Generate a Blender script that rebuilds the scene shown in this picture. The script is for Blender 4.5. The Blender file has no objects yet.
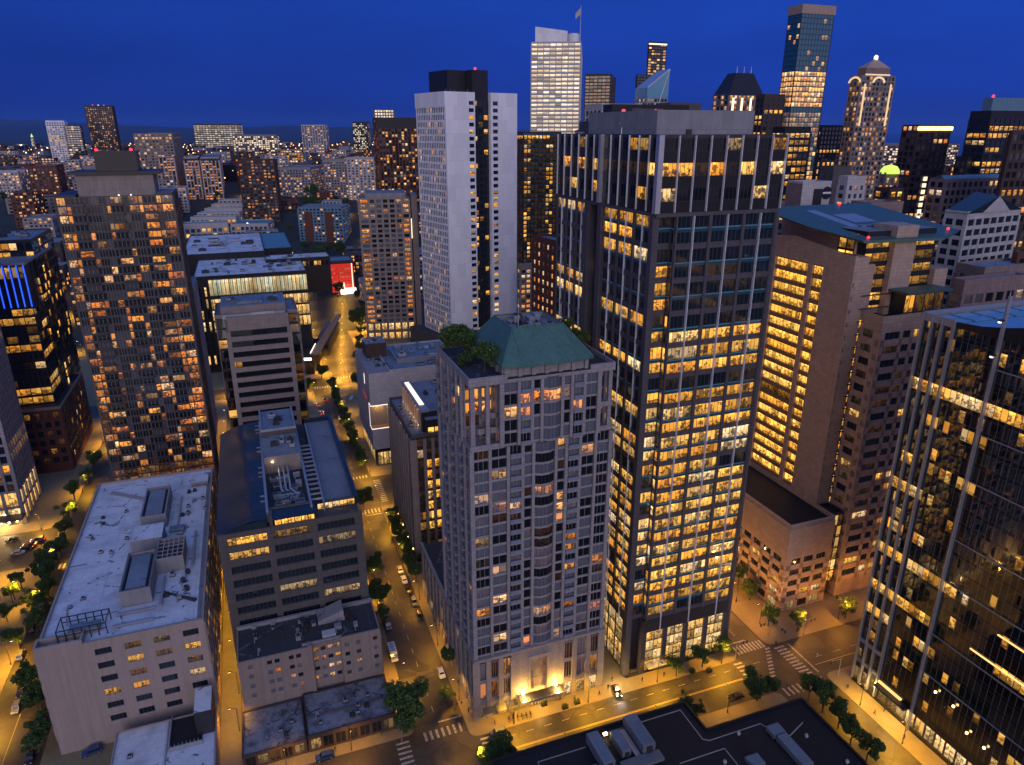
import bpy, math, random
from mathutils import Vector
random.seed(7)
C = bpy.context.scene.collection
SC = bpy.context.scene
R = math.radians
# ------------------------------------------------------------------ camera
CAMH = 150.0
TILT = R(19.6)
FPX = 710.0
cam_d = bpy.data.cameras.new('camera')
cam_d.sensor_width = 36.0
cam_d.lens = 36.0*FPX/1024.0
cam_d.clip_start = 1.0
cam_d.clip_end = 90000.0
cam = bpy.data.objects.new('camera', cam_d)
cam.location = (0, 0, CAMH)
cam.rotation_euler = (math.pi/2-TILT, 0, 0)
C.objects.link(cam)
SC.camera = cam
# ------------------------------------------------------------------ world: dusk sky, afterglow behind the camera
W = bpy.data.worlds.new('World')
SC.world = W
W.use_nodes = True
wn, wl = W.node_tree.nodes, W.node_tree.links
wn.clear()
def wnode(t, **k):
    n = wn.new(t)
    for a, b in k.items(): setattr(n, a, b)
    return n
def wmath(op, a, b=None, c=None, clamp=False):
    n = wnode('ShaderNodeMath', operation=op); n.use_clamp = clamp
    for i, v in enumerate((a, b, c)):
        if v is None: continue
        if isinstance(v, (int, float)): n.inputs[i].default_value = v
        else: wl.new(v, n.inputs[i])
    return n.outputs[0]
tc = wnode('ShaderNodeTexCoord'); sep = wnode('ShaderNodeSeparateXYZ')
wl.new(tc.outputs['Generated'], sep.inputs[0])
wx, wy, wz = sep.outputs
def wramp(fac, stops):
    n = wnode('ShaderNodeValToRGB'); e = n.color_ramp.elements
    while len(e) < len(stops): e.new(0.5)
    for i, (p, c) in enumerate(stops): e[i].position = p; e[i].color = (*c, 1)
    wl.new(fac, n.inputs[0]); return n.outputs[0]
def wmix(fac, a, b, bt='MIX'):
    n = wnode('ShaderNodeMix', data_type='RGBA', blend_type=bt)
    for s, v in ((0, fac), (6, a), (7, b)):
        if isinstance(v, (int, float)): n.inputs[s].default_value = v
        elif isinstance(v, tuple): n.inputs[s].default_value = (*v, 1)
        else: wl.new(v, n.inputs[s])
    return n.outputs[2]
front = wramp(wz, [(0.0, (.0055, .028, .25)), (.05, (.007, .040, .345)), (.2, (.0085, .056, .42)), (.45, (.03, .11, .48)), (1.0, (.125, .25, .64))])
xr = wmath('MULTIPLY_ADD', wx, .28, 1.0, clamp=False)
cmb = wnode('ShaderNodeCombineXYZ')
for i in range(3): wl.new(xr, cmb.inputs[i])
front = wmix(1.0, front, cmb.outputs[0], 'MULTIPLY')
# thin uneven cloud in the dusk sky
mp = wnode('ShaderNodeMapping'); mp.inputs['Scale'].default_value = (2.0, 2.0, 9.0)
wl.new(tc.outputs['Generated'], mp.inputs[0])
nz = wnode('ShaderNodeTexNoise'); nz.inputs['Scale'].default_value = 2.2; nz.inputs['Detail'].default_value = 5
wl.new(mp.outputs[0], nz.inputs['Vector'])
cl = wmath('MULTIPLY_ADD', nz.outputs['Fac'], .42, .78)
cmb2 = wnode('ShaderNodeCombineXYZ')
for i in range(3): wl.new(cl, cmb2.inputs[i])
front = wmix(1.0, front, cmb2.outputs[0], 'MULTIPLY')
glow = wramp(wz, [(0.0, (.62, .48, .52)), (.15, (.60, .52, .66)), (.5, (.32, .36, .66)), (1.0, (.125, .25, .64))])
gf = wmath('MULTIPLY_ADD', wy, -1.15, -.05, clamp=True)
skyc = wmix(gf, front, glow)
nish = wnode('ShaderNodeTexSky', sky_type='NISHITA')
nish.sun_disc = False
SUN_EL, SUN_AZ = R(18), R(170)      # the afterglow stands behind the camera, a little to the left
nish.sun_elevation = R(1.0); nish.sun_rotation = SUN_AZ
skyc2 = wmix(.0015, skyc, nish.outputs[0], 'ADD')
bg = wnode('ShaderNodeBackground'); bg.inputs['Strength'].default_value = 0.95
wl.new(skyc2, bg.inputs[0])
wo = wnode('ShaderNodeOutputWorld'); wl.new(bg.outputs[0], wo.inputs[0])
# soft light of the afterglow
sd = bpy.data.lights.new('afterglow', 'SUN'); sd.energy = 0.74; sd.angle = R(40); sd.color = (1., .90, .98)
so = bpy.data.objects.new('afterglow', sd); C.objects.link(so)
sdir = Vector((math.sin(SUN_AZ)*math.cos(SUN_EL), math.cos(SUN_AZ)*math.cos(SUN_EL), math.sin(SUN_EL)))
so.rotation_euler = sdir.to_track_quat('Z', 'Y').to_euler()
so.location = (0, -50, 300)
SC.view_settings.view_transform = 'Standard'
SC.view_settings.look = 'None'
SC.view_settings.exposure = 0.0
SC.view_settings.gamma = 1.0
SC.render.engine = 'CYCLES'
cy = SC.cycles
cy.use_denoising = True
cy.max_bounces = 5; cy.diffuse_bounces = 2; cy.glossy_bounces = 3; cy.transmission_bounces = 2
cy.sample_clamp_indirect = 3.0; cy.caustics_reflective = False; cy.caustics_refractive = False
cy.use_light_tree = True

# ------------------------------------------------------------------ street grid frame: a runs away to the back left, b to the back right
AZ = R(-20.3)
EA = (math.sin(AZ), math.cos(AZ)); EB = (math.cos(AZ), -math.sin(AZ))
GROT = -AZ
def XY(a, b): return (a*EA[0]+b*EB[0], a*EA[1]+b*EB[1])
def toab(x, y): return (x*EA[0]+y*EA[1], x*EB[0]+y*EB[1])
def ray(px, py):
    r = (px-512)/FPX; u = -(py-382.5)/FPX
    return (r, math.cos(TILT)+u*math.sin(TILT), -math.sin(TILT)+u*math.cos(TILT))
def ABz(px, py, z):
    d = ray(px, py); t = (z-CAMH)/d[2]
    return toab(d[0]*t, d[1]*t)
def proj(x, y, z):
    zz = z-CAMH
    dep = y*math.cos(TILT)-zz*math.sin(TILT); up = y*math.sin(TILT)+zz*math.cos(TILT)
    if dep < 1: return (-9999, -9999)
    return (512+FPX*x/dep, 382.5-FPX*up/dep)

# ------------------------------------------------------------------ materials
MATS = {}
def newmat(name):
    m = bpy.data.materials.new(name); m.use_nodes = True
    m.node_tree.nodes.clear(); MATS[name] = m
    return m
class NT:
    def __init__(s, m): s.n = m.node_tree.nodes; s.l = m.node_tree.links
    def node(s, t, ins=None, **k):
        n = s.n.new(t)
        for a, b in k.items(): setattr(n, a, b)
        if ins:
            for a, v in ins.items(): s.set(n.inputs[a], v)
        return n
    def set(s, sock, v):
        if hasattr(v, 'is_output'): s.l.new(v, sock)
        elif isinstance(v, tuple) and len(v) == 3 and sock.type == 'RGBA': sock.default_value = (*v, 1)
        else: sock.default_value = v
    def m(s, op, a, b=None, c=None, clamp=False):
        n = s.n.new('ShaderNodeMath'); n.operation = op; n.use_clamp = clamp
        for i, v in enumerate((a, b, c)):
            if v is not None: s.set(n.inputs[i], v)
        return n.outputs[0]
    def mix(s, f, a, b, bt='MIX'):
        n = s.n.new('ShaderNodeMix'); n.data_type = 'RGBA'; n.blend_type = bt
        s.set(n.inputs[0], f); s.set(n.inputs[6], a); s.set(n.inputs[7], b)
        return n.outputs[2]
    def ramp(s, f, stops):
        n = s.n.new('ShaderNodeValToRGB'); e = n.color_ramp.elements
        while len(e) < len(stops): e.new(.5)
        for i, (p, c) in enumerate(stops): e[i].position = p; e[i].color = (*c, 1) if len(c) == 3 else c
        s.set(n.inputs[0], f); return n.outputs[0]
    def out(s, sh):
        o = s.n.new('ShaderNodeOutputMaterial'); s.l.new(sh, o.inputs[0])
def vscale(c, k): return tuple(x*k for x in c)
def wallmat(name, col, rough=.75, var=.22, scale=.35, joints=None, metal=0., streak=.25, spec=.4):
    m = newmat(name); t = NT(m)
    tcn = t.node('ShaderNodeTexCoord'); oc = tcn.outputs['Object']
    n1 = t.node('ShaderNodeTexNoise', {'Vector': oc, 'Scale': scale, 'Detail': 6., 'Roughness': .65})
    mp = t.node('ShaderNodeMapping', {'Vector': oc, 'Scale': (1.3, 1.3, .05)})
    n2 = t.node('ShaderNodeTexNoise', {'Vector': mp.outputs[0], 'Scale': 1.0, 'Detail': 4.})
    f = t.m('ADD', t.m('MULTIPLY_ADD', n1.outputs['Fac'], 2*var, 1-var), t.m('MULTIPLY_ADD', n2.outputs['Fac'], 2*streak, -streak))
    cc = t.node('ShaderNodeCombineXYZ', {0: f, 1: f, 2: f})
    c = t.mix(1.0, col, cc.outputs[0], 'MULTIPLY')
    if joints:
        jw, jh = joints
        mp2 = t.node('ShaderNodeSeparateXYZ', {0: oc})
        s = t.m('ADD', mp2.outputs[0], mp2.outputs[1])
        v = t.node('ShaderNodeCombineXYZ', {0: s, 1: mp2.outputs[2], 2: 0.})
        b = t.node('ShaderNodeTexBrick', {'Vector': v.outputs[0], 'Color1': (1., 1., 1.), 'Color2': (.86, .86, .86), 'Mortar': (.55, .55, .55), 'Scale': 1., 'Mortar Size': .035, 'Brick Width': jw, 'Row Height': jh})
        c = t.mix(1.0, c, b.outputs[0], 'MULTIPLY')
    p = t.node('ShaderNodeBsdfPrincipled', {'Base Color': c, 'Roughness': rough, 'Metallic': metal, 'Specular IOR Level': spec})
    t.out(p.outputs[0]); return m
def roofmat(name, col, dark=(.05, .05, .06), amount=.5, rough=.7, scale=.09, seams=True, crack=True, deep=.45):
    m = newmat(name); t = NT(m)
    oc = t.node('ShaderNodeTexCoord').outputs['Object']
    n1 = t.node('ShaderNodeTexNoise', {'Vector': oc, 'Scale': scale, 'Detail': 9., 'Roughness': .7})
    n2 = t.node('ShaderNodeTexNoise', {'Vector': oc, 'Scale': scale*7, 'Detail': 5., 'Roughness': .6})
    f = t.m('MULTIPLY', t.ramp(n1.outputs['Fac'], [(.44, (0, 0, 0)), (.66, (1, 1, 1))]), amount)
    c = t.mix(f, col, vscale(col, deep))
    c = t.mix(t.ramp(n2.outputs['Fac'], [(.35, (0, 0, 0)), (.75, (.5, .5, .5))]), c, vscale(col, .75))
    if crack:
        wv = t.node('ShaderNodeTexNoise', {'Vector': oc, 'Scale': .25, 'Detail': 3.})
        v2 = t.node('ShaderNodeMixRGB', {0: .35, 1: oc, 2: wv.outputs['Color']})
        vo = t.node('ShaderNodeTexVoronoi', {'Vector': v2.outputs[0], 'Scale': .11}, feature='DISTANCE_TO_EDGE')
        g = t.m('LESS_THAN', vo.outputs['Distance'], .018)
        n3 = t.node('ShaderNodeTexNoise', {'Vector': oc, 'Scale': .5, 'Detail': 4.})
        g = t.m('MULTIPLY', g, t.ramp(n3.outputs['Fac'], [(.5, (0, 0, 0)), (.56, (1, 1, 1))]))
        c = t.mix(t.m('MULTIPLY', g, .75), c, dark)
    if seams:
        sp = t.node('ShaderNodeSeparateXYZ', {0: oc})
        s1 = t.m('LESS_THAN', t.m('FRACT', t.m('MULTIPLY', sp.outputs[1], .19)), .014)
        s2 = t.m('LESS_THAN', t.m('FRACT', t.m('MULTIPLY', sp.outputs[0], .085)), .010)
        c = t.mix(t.m('MULTIPLY', t.m('MAXIMUM', s1, s2), .35), c, dark)
    p = t.node('ShaderNodeBsdfPrincipled', {'Base Color': c, 'Roughness': rough})
    t.out(p.outputs[0]); return m
def plainmat(name, col, rough=.5, metal=0., emit=None, estr=0., spec=.5, sample=False):
    m = newmat(name); t = NT(m)
    oc = t.node('ShaderNodeTexCoord').outputs['Object']
    n1 = t.node('ShaderNodeTexNoise', {'Vector': oc, 'Scale': 1.2, 'Detail': 4.})
    f = t.m('MULTIPLY_ADD', n1.outputs['Fac'], .5, .75)
    cc = t.node('ShaderNodeCombineXYZ', {0: f, 1: f, 2: f})
    c = t.mix(1.0, col, cc.outputs[0], 'MULTIPLY')
    d = {'Base Color': c, 'Roughness': rough, 'Metallic': metal, 'Specular IOR Level': spec}
    if emit: d['Emission Color'] = emit; d['Emission Strength'] = estr
    p = t.node('ShaderNodeBsdfPrincipled', d)
    t.out(p.outputs[0])
    m.cycles.emission_sampling = 'AUTO' if sample else 'NONE'
    return m
def winmat(name, warm, strength, dark=(.010, .012, .016), rough=.06, curtain=.0, cfrac=.0, ux=1.7, vx=2.2, mull=.06, busy=1.0, tilt=.03, spec=.4, mullc=(.03, .03, .035), curt=None, ior=1.5):
    # wv attribute per pane: x = how brightly the room behind is lit, y = random number, z = random number
    m = newmat(name); t = NT(m)
    at = t.node('ShaderNodeAttribute', attribute_name='wv')
    sp = t.node('ShaderNodeSeparateXYZ', {0: at.outputs['Vector']})
    lit, seed, s2 = sp.outputs
    uv = t.node('ShaderNodeUVMap', uv_map='uv')
    us = t.node('ShaderNodeSeparateXYZ', {0: uv.outputs[0]})
    u, v = us.outputs[0], us.outputs[1]
    off = t.m('MULTIPLY', seed, 91.7)
    vec = t.node('ShaderNodeCombineXYZ', {0: t.m('ADD', t.m('MULTIPLY', u, ux), off), 1: t.m('MULTIPLY', v, vx*1.9), 2: t.m('MULTIPLY', s2, 37.)})
    vo = t.node('ShaderNodeTexVoronoi', {'Vector': vec.outputs[0], 'Scale': 1.0}, distance='CHEBYCHEV')
    vc = t.node('ShaderNodeSeparateColor', {0: vo.outputs['Color']})
    nz = t.node('ShaderNodeTexNoise', {'Vector': vec.outputs[0], 'Scale': 1.6, 'Detail': 3.})
    pane = t.node('ShaderNodeCombineXYZ', {0: t.m('FLOOR', u), 1: t.m('MULTIPLY', seed, 517.3), 2: t.m('MULTIPLY', s2, 91.)})
    pn = t.node('ShaderNodeTexWhiteNoise', {'Vector': pane.outputs[0]}, noise_dimensions='3D')
    pc = t.node('ShaderNodeSeparateColor', {0: pn.outputs['Color']})
    blind = t.m('GREATER_THAN', v, t.m('MULTIPLY_ADD', pc.outputs[1], 1.5, .12))       # drawn blinds glow evenly
    room = t.m('MULTIPLY_ADD', t.m('GREATER_THAN', vc.outputs[0], .42), .85*busy, 1.-.8*busy)
    room = t.m('MULTIPLY', room, t.m('MULTIPLY_ADD', t.ramp(nz.outputs['Fac'], [(.36, (0, 0, 0)), (.52, (1, 1, 1))]), .8*busy, 1-.6*busy))
    room = t.m('MULTIPLY', room, t.ramp(v, [(0., (.45, .45, .45)), (.45, (.8, .8, .8)), (.8, (1., 1., 1.)), (.97, (1.25, 1.25, 1.25))]))
    strip = t.m('MULTIPLY', t.m('GREATER_THAN', v, .8), t.m('GREATER_THAN', vc.outputs[1], .35))
    room = t.m('ADD', room, t.m('MULTIPLY', strip, .5))
    a = t.mix(blind, t.node('ShaderNodeCombineXYZ', {0: room, 1: room, 2: room}).outputs[0], (.95, .95, .95))
    a = t.node('ShaderNodeSeparateColor', {0: a}).outputs[0]
    a = t.m('MULTIPLY', a, t.ramp(pc.outputs[0], [(0., (1-.8*busy,)*3), (.10, (1-.6*busy,)*3), (.2, (.72, .72, .72)), (1., (1.2, 1.2, 1.2))]))
    fr = t.m('ABSOLUTE', t.m('SUBTRACT', t.m('FRACT', u), .5))
    frm = t.m('MAXIMUM', t.m('GREATER_THAN', fr, .5-mull), t.m('GREATER_THAN', t.m('ABSOLUTE', t.m('SUBTRACT', v, .5)), .5-mull*.6))
    a = t.m('MULTIPLY', a, t.m('SUBTRACT', 1., t.m('MULTIPLY', frm, .85)))
    col = t.ramp(t.m('FRACT', t.m('MULTIPLY', seed, 7.31)), [(i/(len(warm)-1), c) for i, c in enumerate(warm)])
    col = t.mix(t.m('MULTIPLY', vc.outputs[2], .55), col, warm[0])
    es = t.m('MULTIPLY', t.m('MULTIPLY', a, lit), strength)
    cf = t.m('LESS_THAN', s2, cfrac)
    dk = t.mix(cf, dark, curt if curt else (curtain, curtain*.98, curtain*1.02))
    dk = t.mix(frm, dk, mullc)
    g = t.node('ShaderNodeNewGeometry')
    wn_ = t.node('ShaderNodeTexWhiteNoise', {'Vector': at.outputs['Vector']}, noise_dimensions='3D')
    tl = t.node('ShaderNodeVectorMath', {0: wn_.outputs['Color'], 1: (.5, .5, .5)}, operation='SUBTRACT')
    tl2 = t.node('ShaderNodeVectorMath', {0: tl.outputs[0], 'Scale': tilt}, operation='SCALE')
    nn = t.node('ShaderNodeVectorMath', {0: g.outputs['Normal'], 1: tl2.outputs[0]}, operation='ADD')
    nm = t.node('ShaderNodeVectorMath', {0: nn.outputs[0]}, operation='NORMALIZE')
    p = t.node('ShaderNodeBsdfPrincipled', {'Base Color': dk, 'Roughness': t.m('MULTIPLY_ADD', frm, .4, rough), 'IOR': ior, 'Specular IOR Level': spec, 'Emission Color': col, 'Emission Strength': es, 'Normal': nm.outputs[0]})
    t.out(p.outputs[0]); m.cycles.emission_sampling = 'NONE'
    return m
AMB = [(1., .36, .035), (1., .46, .055), (1., .53, .09), (1., .60, .15), (1., .80, .48)]
ORG = [(1., .24, .03), (1., .34, .045), (1., .46, .09), (1., .72, .38)]
MIXW = [(1., .28, .04), (1., .46, .09), (1., .62, .24), (.95, .88, .75)]
GW_OFF = winmat('glass_office', AMB, 1.3, busy=.92, ux=1.5, vx=1.6, dark=(.010, .018, .028), ior=1.6, spec=.5)
GW_GOLD = winmat('glass_gold_office', [(1., .40, .04), (1., .47, .07), (1., .50, .08), (1., .54, .12)], 1.6, busy=.8, ux=1.9, vx=1.9)
GW_RES = winmat('glass_residential', ORG, 1.0, curtain=.2, cfrac=.45, ux=1.6, vx=1.9, curt=(.12, .13, .165))
GW_CT = winmat('glass_condo', ORG, 1.0, dark=(.012, .013, .017), cfrac=.22, ux=1.5, vx=1.9, rough=.08, curt=(.07, .067, .078), mull=.08, mullc=(.11, .105, .11), ior=1.75)
GW_FAR = winmat('glass_distant', MIXW, 1.1, busy=.7, mull=.02, rough=.12, curtain=.1, cfrac=.3)
GW_WHITE = winmat('glass_white_lit', [(1., .72, .42), (1., .80, .58), (1., .86, .72), (1., .92, .84)], 1.35, busy=.45, mull=.03)
GW_STORE = winmat('glass_storefront', [(1., .50, .11), (1., .58, .18), (1., .66, .28), (1., .74, .40)], 1.25, busy=.8, ux=2.2, vx=3., mull=.05)
GW_TEAL = winmat('glass_teal', AMB, 1.2, dark=(.018, .13, .18), rough=.08, spec=.6, ior=1.9, mull=.03, busy=.8)
GW_BLACK = winmat('glass_black', AMB, 1.2, dark=(.006, .007, .008), rough=.03, spec=.5, mull=.03, busy=.85, tilt=.025, ior=2.1)
GW_BLUE = winmat('glass_hotel', AMB, .95, dark=(.03, .05, .075), rough=.1, busy=.6, curtain=.1, cfrac=.3)
GW_CROWN = winmat('glass_dark_crown', AMB, 1.3, busy=1.0, ux=1.6, vx=2.0, dark=(.006, .008, .011), tilt=.02)
STONE = wallmat('lavender_stone', (.30, .28, .295), joints=(1.6, .9))
STONE_P = wallmat('podium_stone', (.30, .255, .23), joints=(1.4, .8))
GREY = wallmat('grey_granite', (.085, .078, .09), joints=(1.5, 1.1), rough=.5)
GREYD = wallmat('dark_granite', (.035, .034, .04), joints=(1.5, 1.1), rough=.45)
MECH = wallmat('mech_screen', (.26, .255, .27), joints=(3., 6.), streak=.1)
WHITE = wallmat('white_concrete', (.84, .83, .85), var=.05, streak=.04, joints=(6., 8.2))
WHITE2 = wallmat('white_panel', (.48, .45, .45), var=.08, streak=.08, joints=(2.2, 1.5))
TAN = wallmat('tan_concrete', (.27, .225, .20), joints=(2.4, 3.4))
TAN2 = wallmat('beige_plaster', (.24, .19, .165), joints=None, streak=.3)
WRW = wallmat('warm_plaster', (.32, .255, .225), streak=.22, var=.12)
COURT = wallmat('court_limestone', (.43, .315, .245), joints=(2.0, 1.1), streak=.15)
BANDC = wallmat('banded_concrete', (.25, .205, .19), joints=(3.2, 1.6))
GREYC = wallmat('grey_concrete', (.095, .085, .083), joints=(3.0, 1.8))
BRICK = wallmat('red_brick', (.14, .05, .032), joints=(.7, .3))
BRICKD = wallmat('brown_brick', (.075, .045, .036), joints=(.7, .3))
DARK = wallmat('dark_panel', (.022, .022, .026), rough=.4, joints=(2.0, 4.0))
BLACK = wallmat('black_panel', (.014, .014, .016), rough=.35)
PINK = wallmat('pink_granite', (.25, .18, .165), joints=(2., 1.4))
TEALW = wallmat('teal_render', (.12, .22, .30))
METAL = plainmat('silver_metal', (.55, .56, .60), rough=.35, metal=.7)
FIN = plainmat('white_fin', (.66, .66, .69), rough=.4)
DMETAL = plainmat('dark_metal', (.05, .05, .055), rough=.4, metal=.4)
GMETAL = plainmat('galvanised_metal', (.36, .37, .40), rough=.4, metal=.5)
TEALSP = plainmat('teal_spandrel', (.015, .075, .11), rough=.12, spec=.9)
BLUELN = plainmat('blue_sill', (.16, .34, .46), rough=.25, metal=.3)
COPPER = wallmat('green_copper', (.075, .165, .135), rough=.5, joints=(.55, 60.), streak=.35, var=.3)
TEALRF = wallmat('teal_roof', (.055, .115, .10), rough=.45, joints=(.8, 60.))
BLUERF = wallmat('blue_metal_roof', (.028, .048, .068), rough=.25, joints=(.6, 60.), var=.35, metal=.35)
R_WHITE = roofmat('white_roof', (.68, .67, .69), amount=.75, scale=.13)
R_GREY = roofmat('grey_roof', (.22, .22, .24), amount=.6)
R_BLUE = roofmat('blue_grey_roof', (.19, .23, .28), amount=.6)
R_DARK = roofmat('dark_roof', (.04, .04, .044), dark=(.15, .15, .16), amount=.6)
R_BLACK = roofmat('black_roof', (.009, .009, .011), dark=(.03, .03, .035), amount=.7, crack=False)
R_DIRTY = roofmat('dirty_roof', (.24, .24, .27), dark=(.02, .02, .02), amount=1.0, scale=.32, deep=.06)
R_TEAL = roofmat('teal_flat_roof', (.10, .26, .33), amount=.4, crack=False)
SKYL = plainmat('skylight_glass', (.16, .36, .50), rough=.2, spec=.8)
E_WARM = plainmat('warm_lamp', (.8, .6, .3), emit=(1., .62, .2), estr=9., sample=True)
E_HOT = plainmat('bright_lamp', (.9, .8, .6), emit=(1., .70, .32), estr=14., sample=True)
E_RED = plainmat('red_beacon', (.6, .05, .05), emit=(1., .03, .04), estr=3.)
E_REDW = plainmat('red_light_wall', (.5, .05, .04), emit=(1., .03, .01), estr=.5)
E_BLUE = plainmat('blue_light_fin', (.1, .2, .7), emit=(.02, .10, 1.), estr=1.3)
E_WHITE = plainmat('white_light', (.8, .8, .8), emit=(1., .9, .8), estr=2.)
E_GREEN = plainmat('green_light_dome', (.4, .6, .1), emit=(.62, .9, .10), estr=1.2)
E_STRIP = plainmat('warm_strip', (.8, .6, .3), emit=(1., .56, .16), estr=1.5)
E_SOFT = plainmat('soft_glowing_stone', (.6, .5, .35), emit=(1., .70, .36), estr=.75)  # floodlighting put into the stone as its own glow
E_COVE = plainmat('pale_cove', (.8, .7, .5), emit=(1., .78, .5), estr=1.5)
E_HEAD = plainmat('headlamp', (.9, .9, .9), emit=(.9, .95, 1.), estr=12.)
E_TAIL = plainmat('tail_lamp', (.6, .05, .05), emit=(1., .03, .02), estr=8.)

# ------------------------------------------------------------------ mesh builder
class MB:
    def __init__(s):
        s.v = []; s.f = []; s.m = []; s.mi = []; s.uv = []; s.at = []; s.smooth = False
    def mat(s, m):
        if m not in s.m: s.m.append(m)
        return s.m.index(m)
    def face(s, pts, m, uv=None, at=(0., 0., 0.)):
        i = len(s.v); s.v.extend(pts); s.f.append(tuple(range(i, i+len(pts))))
        s.mi.append(s.mat(m)); s.uv.append(uv); s.at.append(at)
    def box(s, x0, x1, y0, y1, z0, z1, m, mt=None, bottom=False, skip=''):
        if x1 < x0: x0, x1 = x1, x0
        if y1 < y0: y0, y1 = y1, y0
        i = len(s.v)
        s.v.extend([(x0, y0, z0), (x1, y0, z0), (x1, y1, z0), (x0, y1, z0), (x0, y0, z1), (x1, y0, z1), (x1, y1, z1), (x0, y1, z1)])
        fs = [('s', (0, 1, 5, 4)), ('e', (1, 2, 6, 5)), ('n', (2, 3, 7, 6)), ('w', (3, 0, 4, 7)), ('t', (4, 5, 6, 7)), ('b', (3, 2, 1, 0))]
        for k, q in fs:
            if k in skip or (k == 'b' and not bottom and z0 <= 0.01): continue
            s.f.append(tuple(i+j for j in q)); s.mi.append(s.mat(mt if (k == 't' and mt) else m)); s.uv.append(None); s.at.append((0., 0., 0.))
    def prism(s, poly, z0, z1, m, mt=None):
        n = len(poly); i = len(s.v)
        s.v.extend([(x, y, z0) for x, y in poly]+[(x, y, z1) for x, y in poly])
        for k in range(n):
            j = (k+1) % n
            s.f.append((i+k, i+j, i+n+j, i+n+k)); s.mi.append(s.mat(m)); s.uv.append(None); s.at.append((0., 0., 0.))
        s.f.append(tuple(i+n+k for k in range(n))); s.mi.append(s.mat(mt or m)); s.uv.append(None); s.at.append((0., 0., 0.))
        s.f.append(tuple(i+n-1-k for k in range(n))); s.mi.append(s.mat(m)); s.uv.append(None); s.at.append((0., 0., 0.))
    def tube(s, p0, p1, r0, r1, m, n=8, cap=True):
        p0, p1 = Vector(p0), Vector(p1); d = (p1-p0).normalized()
        x = d.orthogonal().normalized(); y = d.cross(x); i = len(s.v)
        for p, r in ((p0, r0), (p1, r1)):
            for k in range(n):
                a = 2*math.pi*k/n; s.v.append(tuple(p+x*math.cos(a)*r+y*math.sin(a)*r))
        for k in range(n):
            j = (k+1) % n
            s.f.append((i+k, i+j, i+n+j, i+n+k)); s.mi.append(s.mat(m)); s.uv.append(None); s.at.append((0., 0., 0.))
        if cap:
            s.f.append(tuple(i+n+k for k in range(n))); s.mi.append(s.mat(m)); s.uv.append(None); s.at.append((0., 0., 0.))
            s.f.append(tuple(i+n-1-k for k in range(n))); s.mi.append(s.mat(m)); s.uv.append(None); s.at.append((0., 0., 0.))
    def lathe(s, c, prof, m, n=10):
        i = len(s.v)
        for r, z in prof:
            for k in range(n):
                a = 2*math.pi*k/n; s.v.append((c[0]+r*math.cos(a), c[1]+r*math.sin(a), c[2]+z))
        for q in range(len(prof)-1):
            for k in range(n):
                j = (k+1) % n
                s.f.append((i+q*n+k, i+q*n+j, i+(q+1)*n+j, i+(q+1)*n+k)); s.mi.append(s.mat(m)); s.uv.append(None); s.at.append((0., 0., 0.))
    def mesh(s, name):
        me = bpy.data.meshes.new(name); me.from_pydata(s.v, [], s.f)
        for m in s.m: me.materials.append(m)
        me.polygons.foreach_set('material_index', s.mi)
        if s.smooth: me.polygons.foreach_set('use_smooth', [True]*len(s.f))
        if any(u is not None for u in s.uv):
            ul = me.uv_layers.new(name='uv'); flat = []
            for f, u in zip(s.f, s.uv):
                if u is None: flat.extend([0., 0.]*len(f))
                else:
                    for q in u: flat.extend(q)
            ul.data.foreach_set('uv', flat)
            at = me.attributes.new('wv', 'FLOAT_VECTOR', 'FACE'); flat = []
            for a in s.at: flat.extend(a)
            at.data.foreach_set('vector', flat)
        me.update(); return me
    def obj(s, name, parent=None, kind=None):
        if not s.f: return None
        o = bpy.data.objects.new(name, s.mesh(name)); C.objects.link(o)
        if parent: o.parent = parent
        if kind: o['kind'] = kind
        return o
def tag(o, label=None, cat=None, group=None, kind=None):
    if label: o['label'] = label
    if cat: o['category'] = cat
    if group: o['group'] = group
    if kind: o['kind'] = kind
    return o
def thing(name, label, cat, loc=(0, 0, 0), rz=0., group=None):
    o = bpy.data.objects.new(name, None); C.objects.link(o)
    o.location = loc; o.rotation_euler = (0, 0, rz); o.empty_display_size = .5
    return tag(o, label, cat, group)
def copytree(o, parent=None):
    c = o.copy(); C.objects.link(c)
    if parent: c.parent = parent
    for ch in o.children: copytree(ch, c)
    return c

# ------------------------------------------------------------------ light patterns of the windows
rnd = random.Random(11)
def lit_res(p, lo=.5, hi=1.5):
    return lambda f, i, nf: rnd.uniform(lo, hi) if rnd.random() < p else (rnd.uniform(.01, .05) if rnd.random() < .25 else 0.)
def lit_office(prow, prun=.75, lo=.7, hi=1.4, top=None, dim=.0):
    st = {}
    def fn(f, i, nf):
        if st.get('f') != f or i == 0 or 'cur' not in st:
            pr = prow(f/nf) if callable(prow) else prow
            st['f'] = f; st['on'] = rnd.random() < pr; st['cur'] = st['on'] and rnd.random() < prun; st['b'] = rnd.uniform(lo, hi)
        else:
            if rnd.random() < .22: st['cur'] = st['on'] and rnd.random() < prun
        if st['cur']: return st['b']*rnd.uniform(.75, 1.15)
        return rnd.uniform(0, dim) if rnd.random() < .3 else 0.
    return fn
NOLIT = lambda f, i, nf: 0.

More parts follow.
